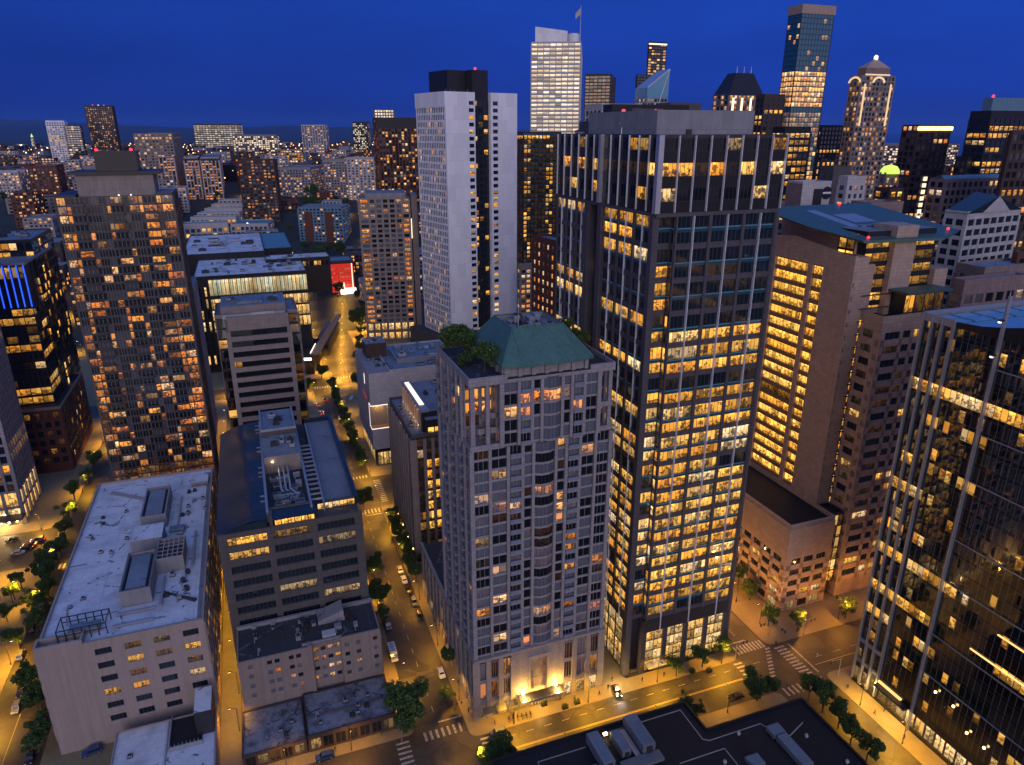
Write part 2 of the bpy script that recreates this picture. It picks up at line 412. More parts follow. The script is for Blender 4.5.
# ------------------------------------------------------------------ buildings
class Bld:
    """a building: local x runs along b, local y along a, origin at its near left ground corner"""
    def __init__(s, name, label, cat='building', a=0, b=0, w=10, d=10, rot=0., group=None, xy=None, z=0.):
        x, y = xy if xy else XY(a, b)
        s.rz = GROT+rot; s.loc = (x, y, z)
        s.root = thing(name, label, cat, s.loc, s.rz, group)
        s.w, s.d = w, d
        s.wall = MB(); s.roof = MB(); s.wins = []; s.parts = []; s.wall_name = 'wall'
        s.cs, s.sn = math.cos(s.rz), math.sin(s.rz)
    def world(s, p):
        return (s.loc[0]+p[0]*s.cs-p[1]*s.sn, s.loc[1]+p[0]*s.sn+p[1]*s.cs, s.loc[2]+p[2])
    def core(s, x0, x1, y0, y1, z0, z1, m, mt=None, parapet=0., pm=None, pt=.35):
        s.wall.box(x0, x1, y0, y1, z0, z1, m, skip='t')
        rf_ = MB(); rf_.face([(x0, y0, z1), (x1, y0, z1), (x1, y1, z1), (x0, y1, z1)], mt or R_GREY); s.parts.append((rf_, 'roof'))
        if parapet:
            pm = pm or m; z2 = z1+parapet; e = .04
            s.wall.box(x0-e, x1+e, y0-e, y0+pt, z1-.3, z2, pm); s.wall.box(x0-e, x1+e, y1-pt, y1+e, z1-.3, z2, pm)
            s.wall.box(x0-e, x0+pt, y0+pt, y1-pt, z1-.3, z2-.002, pm); s.wall.box(x1-pt, x1+e, y0+pt, y1-pt, z1-.3, z2-.002, pm)
    def facade(s, org, d, L, z0, fh, nf, bw=3., ew=.5, pw=.5, pd=.35, sh=.9, sd=.2, nm=2, lit=NOLIT, gm=None, wm=None, sm=None, bays=None, ext=False, fin=None, top=0., rail=None, pier_every=1, winw=None, frames=False, alt=None, skip_pier=False):
        gm = gm or GW_OFF; wm = wm or GREY; sm = sm or wm
        nx, ny = d[1], -d[0]
        def pt(u, o, z): return (org[0]+d[0]*u+nx*o, org[1]+d[1]*u+ny*o, z)
        mb = s.wall
        def ob(u0, u1, o0, o1, za, zb, m):
            c = [pt(u0, o1, za), pt(u1, o1, za), pt(u1, o1, zb), pt(u0, o1, zb)]
            k = [pt(u0, o0, za), pt(u1, o0, za), pt(u1, o0, zb), pt(u0, o0, zb)]
            mb.face(c, m)
            if o1-o0 > .02:
                mb.face([k[0], c[0], c[3], k[3]], m); mb.face([c[1], k[1], k[2], c[2]], m)
                mb.face([c[3], c[2], k[2], k[3]], m); mb.face([k[0], k[1], c[1], c[0]], m)
        H = nf*fh
        if bays is None:
            n = max(1, round((L-2*ew)/bw)); b_ = (L-2*ew)/n
            bays = [(b_, None)]*n
        else:
            sc = (L-2*ew)/sum(q[0] for q in bays); bays = [(q[0]*sc, q[1]) for q in bays]
        e = pd if ext else 0.
        if ew > 0:
            ob(-e, ew, 0, pd, z0, z0+H, wm); ob(L-ew, L+e, 0, pd, z0, z0+H, wm)
        us = [ew]
        for q in bays: us.append(us[-1]+q[0])
        # vertical piers
        if pw > 0 and not skip_pier:
            for i, u in enumerate(us):
                if i % pier_every: continue
                lo, hi = u-pw/2, u+pw/2
                if i == 0: lo = u if ew > 0 else -e
                if i == len(us)-1: hi = u if ew > 0 else L+e
                if hi-lo > .02: ob(lo, hi, 0, pd, z0, z0+H, wm)
        if fin:
            fw, fd, fm, fk, fz0, fz1 = fin
            for i in range(len(bays)):
                if i % fk == 0:
                    u = (us[i]+us[i+1])/2
                    ob(u-fw/2, u+fw/2, 0, fd, fz0, fz1, fm)
        es = sd if (ext and ew <= 0) else 0.
        for f in range(nf):
            zf = z0+f*fh
            shh, smm, sdd = sh, sm, sd
            if alt and f % 2: shh, smm, sdd = alt
            if shh > 0:
                ob(-es, L+es, 0, sdd, zf, zf+shh, smm)
                if alt and f % 2: ob(-es, L+es, sdd, sdd+.06, zf+shh-.28, zf+shh-.05, BLUELN)
            if top > 0: ob(-es, L+es, 0, sd, zf+fh-top, zf+fh, sm)
            for i, (bw_, kind) in enumerate(bays):
                u0, u1 = us[i], us[i+1]
                if kind == 'wall': 
                    if f == 0: ob(u0, u1, 0, pd+.02, z0, z0+H, wm)
                    continue
                if pw > 0 and not skip_pier:
                    u0 += pw/2; u1 -= pw/2
                if winw and winw < u1-u0:
                    mid = (u0+u1)/2; ob(u0, mid-winw/2, 0, sd, zf+shh, zf+fh-top, wm); ob(mid+winw/2, u1, 0, sd, zf+shh, zf+fh-top, wm)
                    u0, u1 = mid-winw/2, mid+winw/2
                za, zb = zf+shh, zf+fh-top
                lt = lit(f, i, nf)
                sd1, sd2 = rnd.random(), rnd.random()
                k = nm
                if kind == 'oriel':
                    q = (u1-u0)*.3; o = .9
                    for (ua, oa, ub, ob_) in ((u0, 0, u0+q, o), (u0+q, o, u1-q, o), (u1-q, o, u1, 0)):
                        s.wins.append(([pt(ua, oa+.02, za), pt(ub, ob_+.02, za), pt(ub, ob_+.02, zb), pt(ua, oa+.02, zb)], gm, 1 if ub-ua < 1.6 else 2, (lt, rnd.random(), sd2*.62), (nx, ny)))
                    mb.face([pt(u0, sdd, zf), pt(u0+q, o+.05, zf), pt(u0+q, o+.05, za), pt(u0, sdd, za)], sm)
                    mb.face([pt(u0+q, o+.05, zf), pt(u1-q, o+.05, zf), pt(u1-q, o+.05, za), pt(u0+q, o+.05, za)], sm)
                    mb.face([pt(u1-q, o+.05, zf), pt(u1, sdd, zf), pt(u1, sdd, za), pt(u1-q, o+.05, za)], sm)
                    mb.face([pt(u0, 0, za), pt(u0+q, o+.05, za), pt(u1-q, o+.05, za), pt(u1, 0, za)], sm)
                    continue
                if kind == 'balc':
                    ob(u0, u1, 0, 1.15, zf-.12, zf+.14, sm)
                    rm = rail or GMETAL
                    ob(u0+.05, u1-.05, 1.02, 1.10, zf+.14, zf+1.05, rm)
                    za = zf+.15; k = 3
                elif kind == 'n1': k = 1
                elif kind == 'n3': k = 3
                s.wins.append(([pt(u0, .02, za), pt(u1, .02, za), pt(u1, .02, zb), pt(u0, .02, zb)], gm, k, (lt, sd1, sd2), (nx, ny)))
                if frames:
                    for j in range(1, k):
                        um = u0+(u1-u0)*j/k; ob(um-.05, um+.05, .02, .07, za, zb, METAL)
    def faces(s, which, z0, fh, nf, x0=0, x1=None, y0=0, y1=None, **k):
        x1 = s.w if x1 is None else x1; y1 = s.d if y1 is None else y1
        for c in which:
            kk = dict(k)
            if c in 'SN': kk['ext'] = True
            org, d, L = {'S': ((x0, y0), (1, 0), x1-x0), 'E': ((x1, y0), (0, 1), y1-y0), 'N': ((x1, y1), (-1, 0), x1-x0), 'W': ((x0, y1), (0, -1), y1-y0)}[c]
            s.facade(org, d, L, z0, fh, nf, **kk)
    def win(s, quad, gm, nm, lit, n):
        s.wins.append((quad, gm, nm, (lit, rnd.random(), rnd.random()), n))
    def units(s, x0, x1, y0, y1, z, n, seed, hmax=2.6, smax=4., name='rooftop_unit', mats=None):
        rr = random.Random(seed); mats = mats or [GMETAL, MECH, DMETAL]
        for k in range(n):
            w, d, h = rr.uniform(1.0, smax), rr.uniform(1.0, smax), rr.uniform(.7, hmax)
            x, y = rr.uniform(x0, max(x0, x1-w)), rr.uniform(y0, max(y0, y1-d))
            mb = MB(); mm = rr.choice(mats); zz = z+.003*k
            mb.box(x, x+w, y, y+d, zz, zz+h, mm)
            t = rr.random()
            if t < .45:
                mb.lathe((x+w/2, y+d/2, zz+h), [(min(w, d)*.36, 0), (min(w, d)*.36, .28), (min(w, d)*.3, .3), (min(w, d)*.3, .1), (0, .1)], DMETAL, 10)
            elif t < .75:
                for q in range(3): mb.box(x+.1, x+w-.1, y+d*(.2+.25*q), y+d*(.28+.25*q), zz+h, zz+h+.14, DMETAL)
            else:
                mb.tube((x+w*.2, y-.2, zz+.5), (x+w*.2, y-1.6, zz+.4), .18, .18, GMETAL, 8)
            mb.box(x-.12, x+w+.12, y-.12, y+d+.12, zz, zz+.16, DMETAL)
            s.parts.append((mb, name))
    def add(s, mb, name): s.parts.append((mb, name))
    def finish(s, nwin=100, thresh=5.):
        s.wall.obj(s.wall_name, s.root)
        s.roof.obj('roof', s.root)
        for mb, nm in s.parts: mb.obj(nm, s.root)
        sc = []
        for k, (q, gm, nm, at, n) in enumerate(s.wins):
            c = [sum(p[i] for p in q)/len(q) for i in range(3)]
            wx_, wy_, wz_ = s.world(c)
            nwx, nwy = n[0]*s.cs-n[1]*s.sn, n[0]*s.sn+n[1]*s.cs
            if -(wx_*nwx+wy_*nwy) <= 0: sc.append((0, k)); continue
            pr = [proj(*s.world(p)) for p in q]
            cx, cy_ = proj(wx_, wy_, wz_)
            if not (-5 < cx < 1030 and -5 < cy_ < 770): sc.append((0, k)); continue
            ar = abs(sum(pr[i][0]*pr[(i+1) % len(pr)][1]-pr[(i+1) % len(pr)][0]*pr[i][1] for i in range(len(pr))))/2
            sc.append((ar, k))
        sc.sort(reverse=True)
        rest = MB(); cnt = 0
        for ar, k in sc:
            q, gm, nm, at, n = s.wins[k]
            uv = [(0, 0), (nm, 0), (nm, 1), (0, 1)]
            if ar > thresh and cnt < nwin:
                mb = MB(); mb.face(q, gm, uv, at); mb.obj('window', s.root); cnt += 1
            else: rest.face(q, gm, uv, at)
        if rest.f: rest.obj('windows', s.root, 'stuff')
        return s.root

def sstep(v): v = max(0., min(1., v)); return v*v*(3-2*v)
def hill(x, y):
    """height of the hillside that rises behind the office blocks on the left"""
    D = math.hypot(x, y); az = math.degrees(math.atan2(x, y))
    return 75*sstep((D-560)/590)*sstep((2-az)/9)
def far(name, label, cat, xc, yc, D, xl, xr, rot=0., dep=None, wid=None, group=None):
    """a box building from its near top corner (pixel, distance) and the pixel columns where its two visible faces end"""
    rot = R(rot)
    if isinstance(D, tuple):                                        # D = ('b', row where it meets the ground)
        q = ray(xc, D[1]); D = 300.
        while D < 4000:
            t = D/math.hypot(q[0], q[1])
            if CAMH+q[2]*t <= hill(q[0]*t, q[1]*t): break
            D += 4.
    d = ray(xc, yc); t = D/math.hypot(d[0], d[1]); x, y, z = d[0]*t, d[1]*t, CAMH+d[2]*t
    az = AZ-rot
    ea = (math.sin(az), math.cos(az)); eb = (math.cos(az), -math.sin(az))
    def solve(dr, px):
        best = (1e9, 20.)
        for i in range(1, 700):
            L = i*.25; p = proj(x+dr[0]*L, y+dr[1]*L, z)[0]
            if abs(p-px) < best[0]: best = (abs(p-px), L)
        return best[1]
    vpx = 512+FPX/math.cos(TILT)*math.tan(az)
    if xc > vpx:
        dd = dep or solve(ea, xl); ww = wid or solve(eb, xr); o = (x, y)
    else:
        ww = wid or solve((-eb[0], -eb[1]), xl); dd = dep or solve(ea, xr); o = (x-eb[0]*ww, y-eb[1]*ww)
    B = Bld(name, label, cat, xy=o, w=ww, d=dd, rot=rot, group=group)
    B.H = z
    return B

# ------------------------------------------------------------------ the setting: ground, water, hills, pavements, roads
def sheet(name, polys, m, z, kind='structure'):
    mb = MB()
    for p in polys: mb.face([(*XY(a, b), z) for a, b in p], m)
    return tag(mb.obj(name), kind=kind)
def rect(a0, a1, b0, b1): return [(a0, b0), (a0, b1), (a1, b1), (a1, b0)]
ASPH = newmat('asphalt'); t = NT(ASPH)
oc = t.node('ShaderNodeTexCoord').outputs['Object']
n1 = t.node('ShaderNodeTexNoise', {'Vector': oc, 'Scale': .12, 'Detail': 8., 'Roughness': .7})
n2 = t.node('ShaderNodeTexNoise', {'Vector': oc, 'Scale': 3., 'Detail': 3.})
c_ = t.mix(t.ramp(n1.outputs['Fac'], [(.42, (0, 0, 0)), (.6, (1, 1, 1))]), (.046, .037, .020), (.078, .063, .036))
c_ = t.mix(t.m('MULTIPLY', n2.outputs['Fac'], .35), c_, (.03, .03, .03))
rot_ = t.node('ShaderNodeMapping', {'Vector': oc, 'Rotation': (0, 0, AZ)})
pt_ = t.node('ShaderNodeTexVoronoi', {'Vector': rot_.outputs[0], 'Scale': .13}, distance='CHEBYCHEV')
ps_ = t.node('ShaderNodeSeparateColor', {0: pt_.outputs['Color']})
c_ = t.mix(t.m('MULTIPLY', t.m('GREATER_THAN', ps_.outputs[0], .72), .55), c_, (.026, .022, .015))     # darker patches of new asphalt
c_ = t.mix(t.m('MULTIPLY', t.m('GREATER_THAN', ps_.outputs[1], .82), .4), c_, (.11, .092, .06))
ed_ = t.node('ShaderNodeTexVoronoi', {'Vector': rot_.outputs[0], 'Scale': .13}, distance='EUCLIDEAN', feature='DISTANCE_TO_EDGE')
c_ = t.mix(t.m('MULTIPLY', t.m('LESS_THAN', ed_.outputs['Distance'], .012), .6), c_, (.018, .016, .012))
t.out(t.node('ShaderNodeBsdfPrincipled', {'Base Color': c_, 'Roughness': .55}).outputs[0])
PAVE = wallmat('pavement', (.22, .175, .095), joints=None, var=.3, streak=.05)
GRND = wallmat('city_ground', (.030, .033, .030), var=.6, scale=.02, streak=0.)
PAINT = newmat('road_paint'); t = NT(PAINT)
oc = t.node('ShaderNodeTexCoord').outputs['Object']
n1 = t.node('ShaderNodeTexNoise', {'Vector': oc, 'Scale': 2.2, 'Detail': 6., 'Roughness': .75})
c_ = t.mix(t.ramp(n1.outputs['Fac'], [(.42, (0, 0, 0)), (.58, (1, 1, 1))]), (.60, .56, .46), (.20, .17, .12))
t.out(t.node('ShaderNodeBsdfPrincipled', {'Base Color': c_, 'Roughness': .6}).outputs[0])
PAINTY = plainmat('yellow_road_paint', (.62, .42, .08), rough=.6)
ALLEY = wallmat('alley_concrete', (.17, .16, .14), var=.35, streak=.1)
SEAM = newmat('water'); t = NT(SEAM)
oc = t.node('ShaderNodeTexCoord').outputs['Object']
n1 = t.node('ShaderNodeTexNoise', {'Vector': oc, 'Scale': .004, 'Detail': 5.})
bp = t.node('ShaderNodeBump', {'Height': n1.outputs['Fac'], 'Strength': .25, 'Distance': 30.})
t.out(t.node('ShaderNodeBsdfPrincipled', {'Base Color': (.008, .02, .05), 'Roughness': .25, 'Normal': bp.outputs[0]}).outputs[0])
mb = MB()
mb.face([(-48000, -850, -.15), (48000, -850, -.15), (48000, 45500, -.15), (-48000, 45500, -.15)], GRND)
tag(mb.obj('ground'), kind='structure')
mb = MB()
mb.face([(1200, 3800, .5), (40000, 3800, .5), (40000, 42000, .5), (-3000, 42000, .5), (-1200, 9000, .5)], SEAM)
tag(mb.obj('water'), kind='structure')
mb = MB(); NA, NR = 40, 30
def gp(i, j):
    az = R(-56+60*i/NA); D = 540*(9000/540)**(j/NR); x, y = D*math.sin(az), D*math.cos(az); return (x, y, hill(x, y)*sstep((9000-D)/6500)-.1)
for i in range(NA):
    for j in range(NR): mb.face([gp(i, j), gp(i+1, j), gp(i+1, j+1), gp(i, j+1)], GRND)
mb.smooth = True
tag(mb.obj('hillside'), kind='structure')
HILLM = wallmat('forest_hills', (.020, .028, .045), var=.5, scale=.0006, streak=0.)
mb = MB(); rr = random.Random(3)
def ridge(pts, base, dep, m):
    n = len(pts)
    for i in range(n-1):
        (x0, y0, h0), (x1, y1, h1) = pts[i], pts[i+1]
        mb.face([(x0, y0-dep, base), (x1, y1-dep, base), (x1, y1, h1), (x0, y0, h0)], m)
        mb.face([(x0, y0, h0), (x1, y1, h1), (x1, y1+dep, base), (x0, y0+dep, base)], m)
for (yd, amp, xa, xb, sd_) in ((30000, 620, -24000, -4500, 1), (22000, 330, -19000, 2500, 2), (38000, 500, -30000, 9000, 4)):
    r3 = random.Random(sd_); ph = [r3.uniform(0, 6.3) for _ in range(8)]
    pts = []
    for i in range(90):
        x = xa+(xb-xa)*i/89; u = i/89
        h = amp*(.42+.25*math.sin(u*5.2+ph[0])+.16*math.sin(u*11+ph[1])+.1*math.sin(u*23+ph[2])+.06*math.sin(u*47+ph[3])+.03*math.sin(u*90+ph[4]))
        h *= min(1, u*8, (1-u)*2.6)
        pts.append((x, yd, max(5, h+60)))
    ridge(pts, -5, 5000, HILLM)
tag(mb.obj('hills'), kind='structure')
# blocks of pavement with kerbs
BLK = [(138.5, 268, 40, 124), (140.5, 268, 136, 300), (30, 124, 25, 126.5), (20, 125, 143.5, 300), (145, 268, -16.2, 26.5), (148, 268, -64, -21.8),
       (100, 268, -230, -80), (296, 425, -64, -22), (296, 425, -16, 27), (296, 425, 40.5, 128), (296, 425, 142, 300), (296, 420, -260, -81),
       (445, 640, -40, 36), (445, 640, 66, 140), (445, 640, 160, 330), (440, 640, -180, -56), (440, 640, -330, -196), (660, 860, -40, 60), (660, 860, 84, 180), (660, 860, -180, -56)]
mb = MB()
for a0, a1, b0, b1 in BLK:
    r_ = 2.2; poly = []
    for (ca, cb, st) in ((a0+r_, b0+r_, 180), (a0+r_, b1-r_, 90), (a1-r_, b1-r_, 0), (a1-r_, b0+r_, 270)):
        for k in range(5):
            an = R(st+90-22.5*k); poly.append(XY(ca+r_*math.cos(an), cb+r_*math.sin(an)))
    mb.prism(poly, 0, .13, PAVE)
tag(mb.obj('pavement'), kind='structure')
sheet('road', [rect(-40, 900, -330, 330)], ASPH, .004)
sheet('alley', [rect(150, 268, -21.6, -16.4)], ALLEY, .012)
mk = MB()
def bar(a0, a1, b0, b1, m=PAINT, z=.016): mk.face([(*XY(a, b), z) for a, b in rect(a0, a1, b0, b1)], m)
def xw_across_b(a0, a1, b0, b1, n):      # bars long in a, stepped in b
    for i in range(n):
        b = b0+(b1-b0)*(i+.5)/n; bar(a0, a1, b-.32, b+.32)
def xw_across_a(a0, a1, b0, b1, n):
    for i in range(n):
        a = a0+(a1-a0)*(i+.5)/n; bar(a-.32, a+.32, b0, b1)
xw_across_b(141.6, 144.6, 28, 39, 7); xw_across_a(126.5, 138, 42.0, 45.2, 8); xw_across_a(126.5, 144, 21.0, 24.4, 11)
xw_across_b(121, 124, 27, 39, 7)
bar(126, 138, 46.4, 46.9); bar(146.5, 147, 33.2, 39.5)
xw_across_b(140.4, 143.8, 125, 135.5, 9); xw_across_a(126.2, 139.5, 137.2, 140.8, 10); xw_across_b(121.6, 124.6, 127.5, 142.5, 9); xw_across_a(126.5, 138, 121.2, 124., 8)
for i in range(12):
    u = i/11; a, b = 139.6-13.8*u, 135.2-8.6*u
    bar(a-.3, a+.3, b-.9, b+.9)
bar(145, 145.5, 125, 131); bar(126.2, 139.2, 142.4, 142.9)
for i in range(16): bar(135.6, 135.75, 49+i*5.2, 51.2+i*5.2, z=.017)
bar(131.4, 131.56, 47, 120, PAINTY, .018); bar(131.75, 131.9, 47, 120, PAINTY, .018)
for i in range(19): bar(150.5+i*6.2, 152.8+i*6.2, 32.75, 32.9, z=.017)
bar(148, 265, 129.3, 129.5, PAINT, .018); bar(148, 265, 126.2, 126.4, PAINT, .017)
for i in range(14): bar(131.5, 131.65, 146+i*7, 149+i*7, z=.017)
bar(128.9, 129.05, 144, 230, PAINTY, .018)
xw_across_b(263.5, 267, 28, 39.5, 8); xw_across_b(296.5, 299, 28, 39.5, 8); xw_across_a(271, 293, 22.5, 25.8, 13); xw_across_a(271, 293, 41, 44, 13)
bar(262, 262.5, 33, 39.5)
xw_across_a(271, 294, -66, -62.5, 14); xw_across_a(271, 294, -83.5, -80.5, 14); xw_across_b(263, 266.5, -78.5, -66, 9)
bar(150, 262, -73, -72.85, PAINTY, .018)
for a0, a1, b in ((300, 424, 33.8), (440, 650, 52), (300, 424, -72.5)):
    a = a0
    while a < a1: bar(a, a+3, b-.08, b+.08, z=.017); a += 7
xw_across_b(426, 429, 28, 40, 8); xw_across_b(440, 443.5, 38, 64, 14); xw_across_a(431, 440, 41, 46, 6)
tag(mk.obj('road_markings'), kind='structure')

# ------------------------------------------------------------------ residential tower with the green hipped roof
B = Bld('residential_tower', 'lavender stone apartment tower with a green copper hipped roof and rooftop trees', 'apartment tower', a=144, b=44, w=38, d=28)
Z0, ZT = 20., 91.; FH = 2.84
B.core(.6, 37.4, .6, 27.4, Z0, 78., STONE)
FB = [(4.6, 'n3'), (4.8, None), (3.9, 'balc'), (2.9, 'n1'), (6.2, 'oriel'), (2.9, 'n1'), (3.9, 'balc'), (4.4, None), (4.2, 'n3')]
WB = [(4.6, 'n3'), (3.6, 'balc'), (3.4, None), (3.6, 'balc'), (3.4, None), (3.6, 'balc'), (4.6, 'n3')]
kw = dict(bw=4, ew=0., pw=.8, pd=.7, sh=.6, sd=.2, nm=2, gm=GW_RES, wm=STONE, sm=STONE, rail=plainmat('pale_glass_rail', (.20, .22, .28), rough=.3), frames=True)
nf = 20; fh = (78-Z0)/nf
B.faces('S', Z0, fh, nf, bays=FB, lit=lit_res(.17, .45, 1.3), **kw)
B.faces('W', Z0, fh, nf, bays=WB, lit=lit_res(.07, .3, .9), **kw)
B.faces('E', Z0, fh, nf, bays=WB, lit=lit_res(.15), **kw)
B.faces('N', Z0, fh, nf, bays=FB, lit=lit_res(.12), **kw)
# upper storeys with the corner cut back for terraces
B.core(8.6, 33.4, .6, 27.4, 78., 94., STONE); B.core(.6, 8.6, 6.6, 27.4, 78., 94., STONE); B.core(33.4, 37.4, 4.6, 27.4, 78, 94., STONE)
u4 = dict(kw); nf2 = 5; f2 = 16/5
def upl(f, i, n): return rnd.uniform(.9, 1.5) if (f == 3 and i in (2, 3, 4)) or rnd.random() < .1 else 0.
B.facade((8, 0), (1, 0), 26, 78, f2, nf2, bays=FB[1:-1], lit=upl, **{**kw, 'ext': True})
B.facade((0, 6), (1, 0), 8.6, 78, f2, nf2, bays=[(4.3, 'n3'), (4.3, 'n3')], lit=lambda f, i, n: 1.2 if f in (2, 3) else .05, **kw)
B.facade((8, 6), (0, -1), 6, 78, f2, nf2, bays=[(3, 'n1'), (3, 'n1')], lit=lit_res(.3), **kw)
B.facade((34, 4), (1, 0), 4, 78, f2, nf2, bays=[(4, 'n3')], lit=lit_res(.2), **kw)
B.facade((0, 28), (0, -1), 22, 78, f2, nf2, bays=WB[1:], lit=lit_res(.1), **kw)
B.facade((38, 4), (0, 1), 24, 78, f2, nf2, bays=WB[1:], lit=lit_res(.1), **kw)
B.facade((38, 28), (-1, 0), 38, 78, f2, nf2, bays=FB, lit=lit_res(.1), **kw)
for (zz, x0, y0) in ((78.0, -.3, -.3), (81.3, 2.2, 1.6), (84.5, 3.8, 2.6)):      # stepped corner terraces
    mb = MB(); mb.box(x0, 8.0, y0, 6.0, zz-.25, zz+.12, STONE, bottom=True)
    mb.box(x0, 8.0, y0, y0+.15, zz+.12, zz+1.15, STONE); mb.box(x0, x0+.15, y0+.15, 6, zz+.12, zz+1.15, STONE); B.add(mb, 'terrace')
for (x0, x1, y0, y1) in ((0, 1.1, 0, 1.1), (3.9, 4.9, 0, 1.0), (37.1, 38.1, 0, 1)): mb = MB(); mb.box(x0, x1, y0, y1, 78.2, 93.6, STONE); B.add(mb, 'corner_post')
for zz in (78.2, 84.5): mb = MB(); mb.box(34, 38.3, -.2, 4, zz, zz+.3, STONE, bottom=True); mb.box(34, 38.3, -.2, .0, zz+.3, zz+1.3, STONE); B.add(mb, 'terrace')
mb = MB()                                                           # roof terrace slab and its parapet
mb.box(-.5, 38.5, -.5, 28.5, 93.6, 94.5, STONE, R_DARK, bottom=True)
for (x0, x1, y0, y1) in ((-.5, 9.2, -.5, -.1), (31.5, 38.5, -.5, -.1), (-.5, 38.5, 28.1, 28.5), (-.5, -.1, -.1, 28.1), (38.1, 38.5, -.1, 28.1)):
    mb.box(x0, x1, y0, y1, 94.5, 95.6, STONE)
B.add(mb, 'roof_terrace')
rr = random.Random(5); mb = MB()                                    # penthouse storey under the copper roof
X0, X1, Y0, Y1, ZE, ZR = 8.6, 31.6, .4, 23.5, 97.6, 104.2
mb.box(X0+.6, X1-.6, Y0+.6, Y1-.6, 94.5, ZE, STONE)
for i in range(7):
    x = X0+.3+i*(X1-X0-1.6)/6; mb.box(x, x+1.0, Y0, Y0+.6, 94.5, ZE, STONE)
for i in range(6): y = Y0+.9+i*4.1; mb.box(X0, X0+.6, y, y+1.0, 94.5, ZE, STONE)
B.add(mb, 'penthouse_wall')
mb = MB(); e = .7
ev = [(X0-e, Y0-e), (X0+4.2, Y0-e-1.1), (X1-4.2, Y0-e-1.1), (X1+e, Y0-e), (X1+e, Y1+e), (X0-e, Y1+e)]
rg = [(X0+4.6, Y0+6.2), (X1-4.6, Y0+6.2), (X1-4.6, Y1-4), (X0+4.6, Y1-4)]
def e3(p): return (*p, ZE)
def r3(p): return (*p, ZR)
mb.face([e3(ev[0]), e3(ev[1]), r3(rg[0])], COPPER); mb.face([e3(ev[1]), e3(ev[2]), r3(rg[1]), r3(rg[0])], COPPER); mb.face([e3(ev[2]), e3(ev[3]), r3(rg[1])], COPPER)
mb.face([e3(ev[3]), e3(ev[4]), r3(rg[2]), r3(rg[1])], COPPER); mb.face([e3(ev[4]), e3(ev[5]), r3(rg[3]), r3(rg[2])], COPPER); mb.face([e3(ev[5]), e3(ev[0]), r3(rg[0]), r3(rg[3])], COPPER)
n = len(ev)
for i in range(n):
    p, q = ev[i], ev[(i+1) % n]; mb.face([(*p, ZE-.5), (*q, ZE-.5), (*q, ZE), (*p, ZE)], COPPER)
mb.face([(*p, ZE-.5) for p in reversed(ev)], COPPER)
for p, q in ((ev[0], rg[0]), (ev[1], rg[0]), (ev[2], rg[1]), (ev[3], rg[1]), (ev[4], rg[2]), (ev[5], rg[3])): mb.tube((*p, ZE+.02), (*q, ZR+.02), .13, .13, COPPER, 6)
for i in range(4): mb.tube((*rg[i], ZR), (*rg[(i+1) % 4], ZR), .16, .16, COPPER, 6)
B.add(mb, 'copper_roof')
mb = MB(); mb.face([(p[0], p[1], ZR-1.2) for p in rg], R_BLUE)
for i in range(4):
    p, q = rg[i], rg[(i+1) % 4]; mb.face([(*q, ZR-1.2), (*p, ZR-1.2), (*p, ZR), (*q, ZR)], GMETAL)
B.add(mb, 'roof_well')
B.units(rg[0][0]+.5, rg[1][0]-.8, rg[0][1]+.5, rg[2][1]-.8, ZR-1.2, 16, 4, hmax=2.0, smax=2.6)
for (x, y, h) in ((15.5, 8.2, 6.5), (27.5, 9.0, 4.5)):
    mb = MB(); mb.tube((x, y, ZR-1), (x, y, ZR+h), .09, .05, METAL, 6); B.add(mb, 'mast')
# podium
mb = MB(); PX0, PX1, PY0, PY1 = -.6, 38.8, -.8, 59.
B.core(PX0+.5, PX1-.5, PY0+.5, PY1-.5, 0, 19.2, STONE_P, R_DARK)
pk = dict(ew=.8, pw=1.5, pd=.55, sh=1.2, sd=.2, nm=2, gm=GW_RES, wm=STONE_P, sm=STONE_P, frames=True)
def podl(f, i, n): return (rnd.uniform(.12, .5) if rnd.random() < .5 else .04)
for (x0, x1, bs) in ((PX0, 11.5, [(3.6, 'n1'), (4, None), (4, None)]), (25., PX1, [(4.2, None), (4.6, None), (4.2, 'n3')])):
    B.facade((x0, PY0+.5), (1, 0), x1-x0, 5.4, 6.2, 2, bays=bs, lit=podl, **{**pk, 'ext': True, 'nm': 3})
    B.facade((x0, PY0+.5), (1, 0), x1-x0, .0, 5.4, 1, bays=bs, lit=lambda f, i, n: rnd.uniform(.5, 1.1) if x0 > 5 else rnd.uniform(.02, .35), **{**pk, 'ext': True, 'sh': .5, 'gm': GW_STORE, 'top': .9})
    B.facade((x0, PY0+.5), (1, 0), x1-x0, 17.8, 1.5, 1, bays=bs, lit=NOLIT, **{**pk, 'ext': True, 'sh': .2, 'nm': 4, 'pw': 1.2})
B.facade((PX0+.5, PY1), (0, -1), PY1-PY0, 5.4, 6.2, 2, bw=4.4, lit=lit_res(.12, .1, .5), **{**pk})
B.facade((PX0+.5, PY1), (0, -1), PY1-PY0, 0, 5.4, 1, bw=4.4, lit=lit_res(.4, .2, .8), **{**pk, 'gm': GW_STORE, 'top': .8})
B.facade((PX1-.5, PY0), (0, 1), PY1-PY0, 5.4, 6.2, 2, bw=4.4, lit=lit_res(.2, .1, .5), **{**pk})
mb = MB()
for (x0, x1, y0, y1) in ((PX0-.4, PX1+.4, PY0-.6, PY0+.4), (PX0-.4, PX0+.5, PY0+.4, PY1), (PX1-.5, PX1+.4, PY0+.4, PY1)): mb.box(x0, x1, y0, y1, 19.2, 20.1, STONE_P, bottom=True)
B.add(mb, 'cornice')
mb = MB()
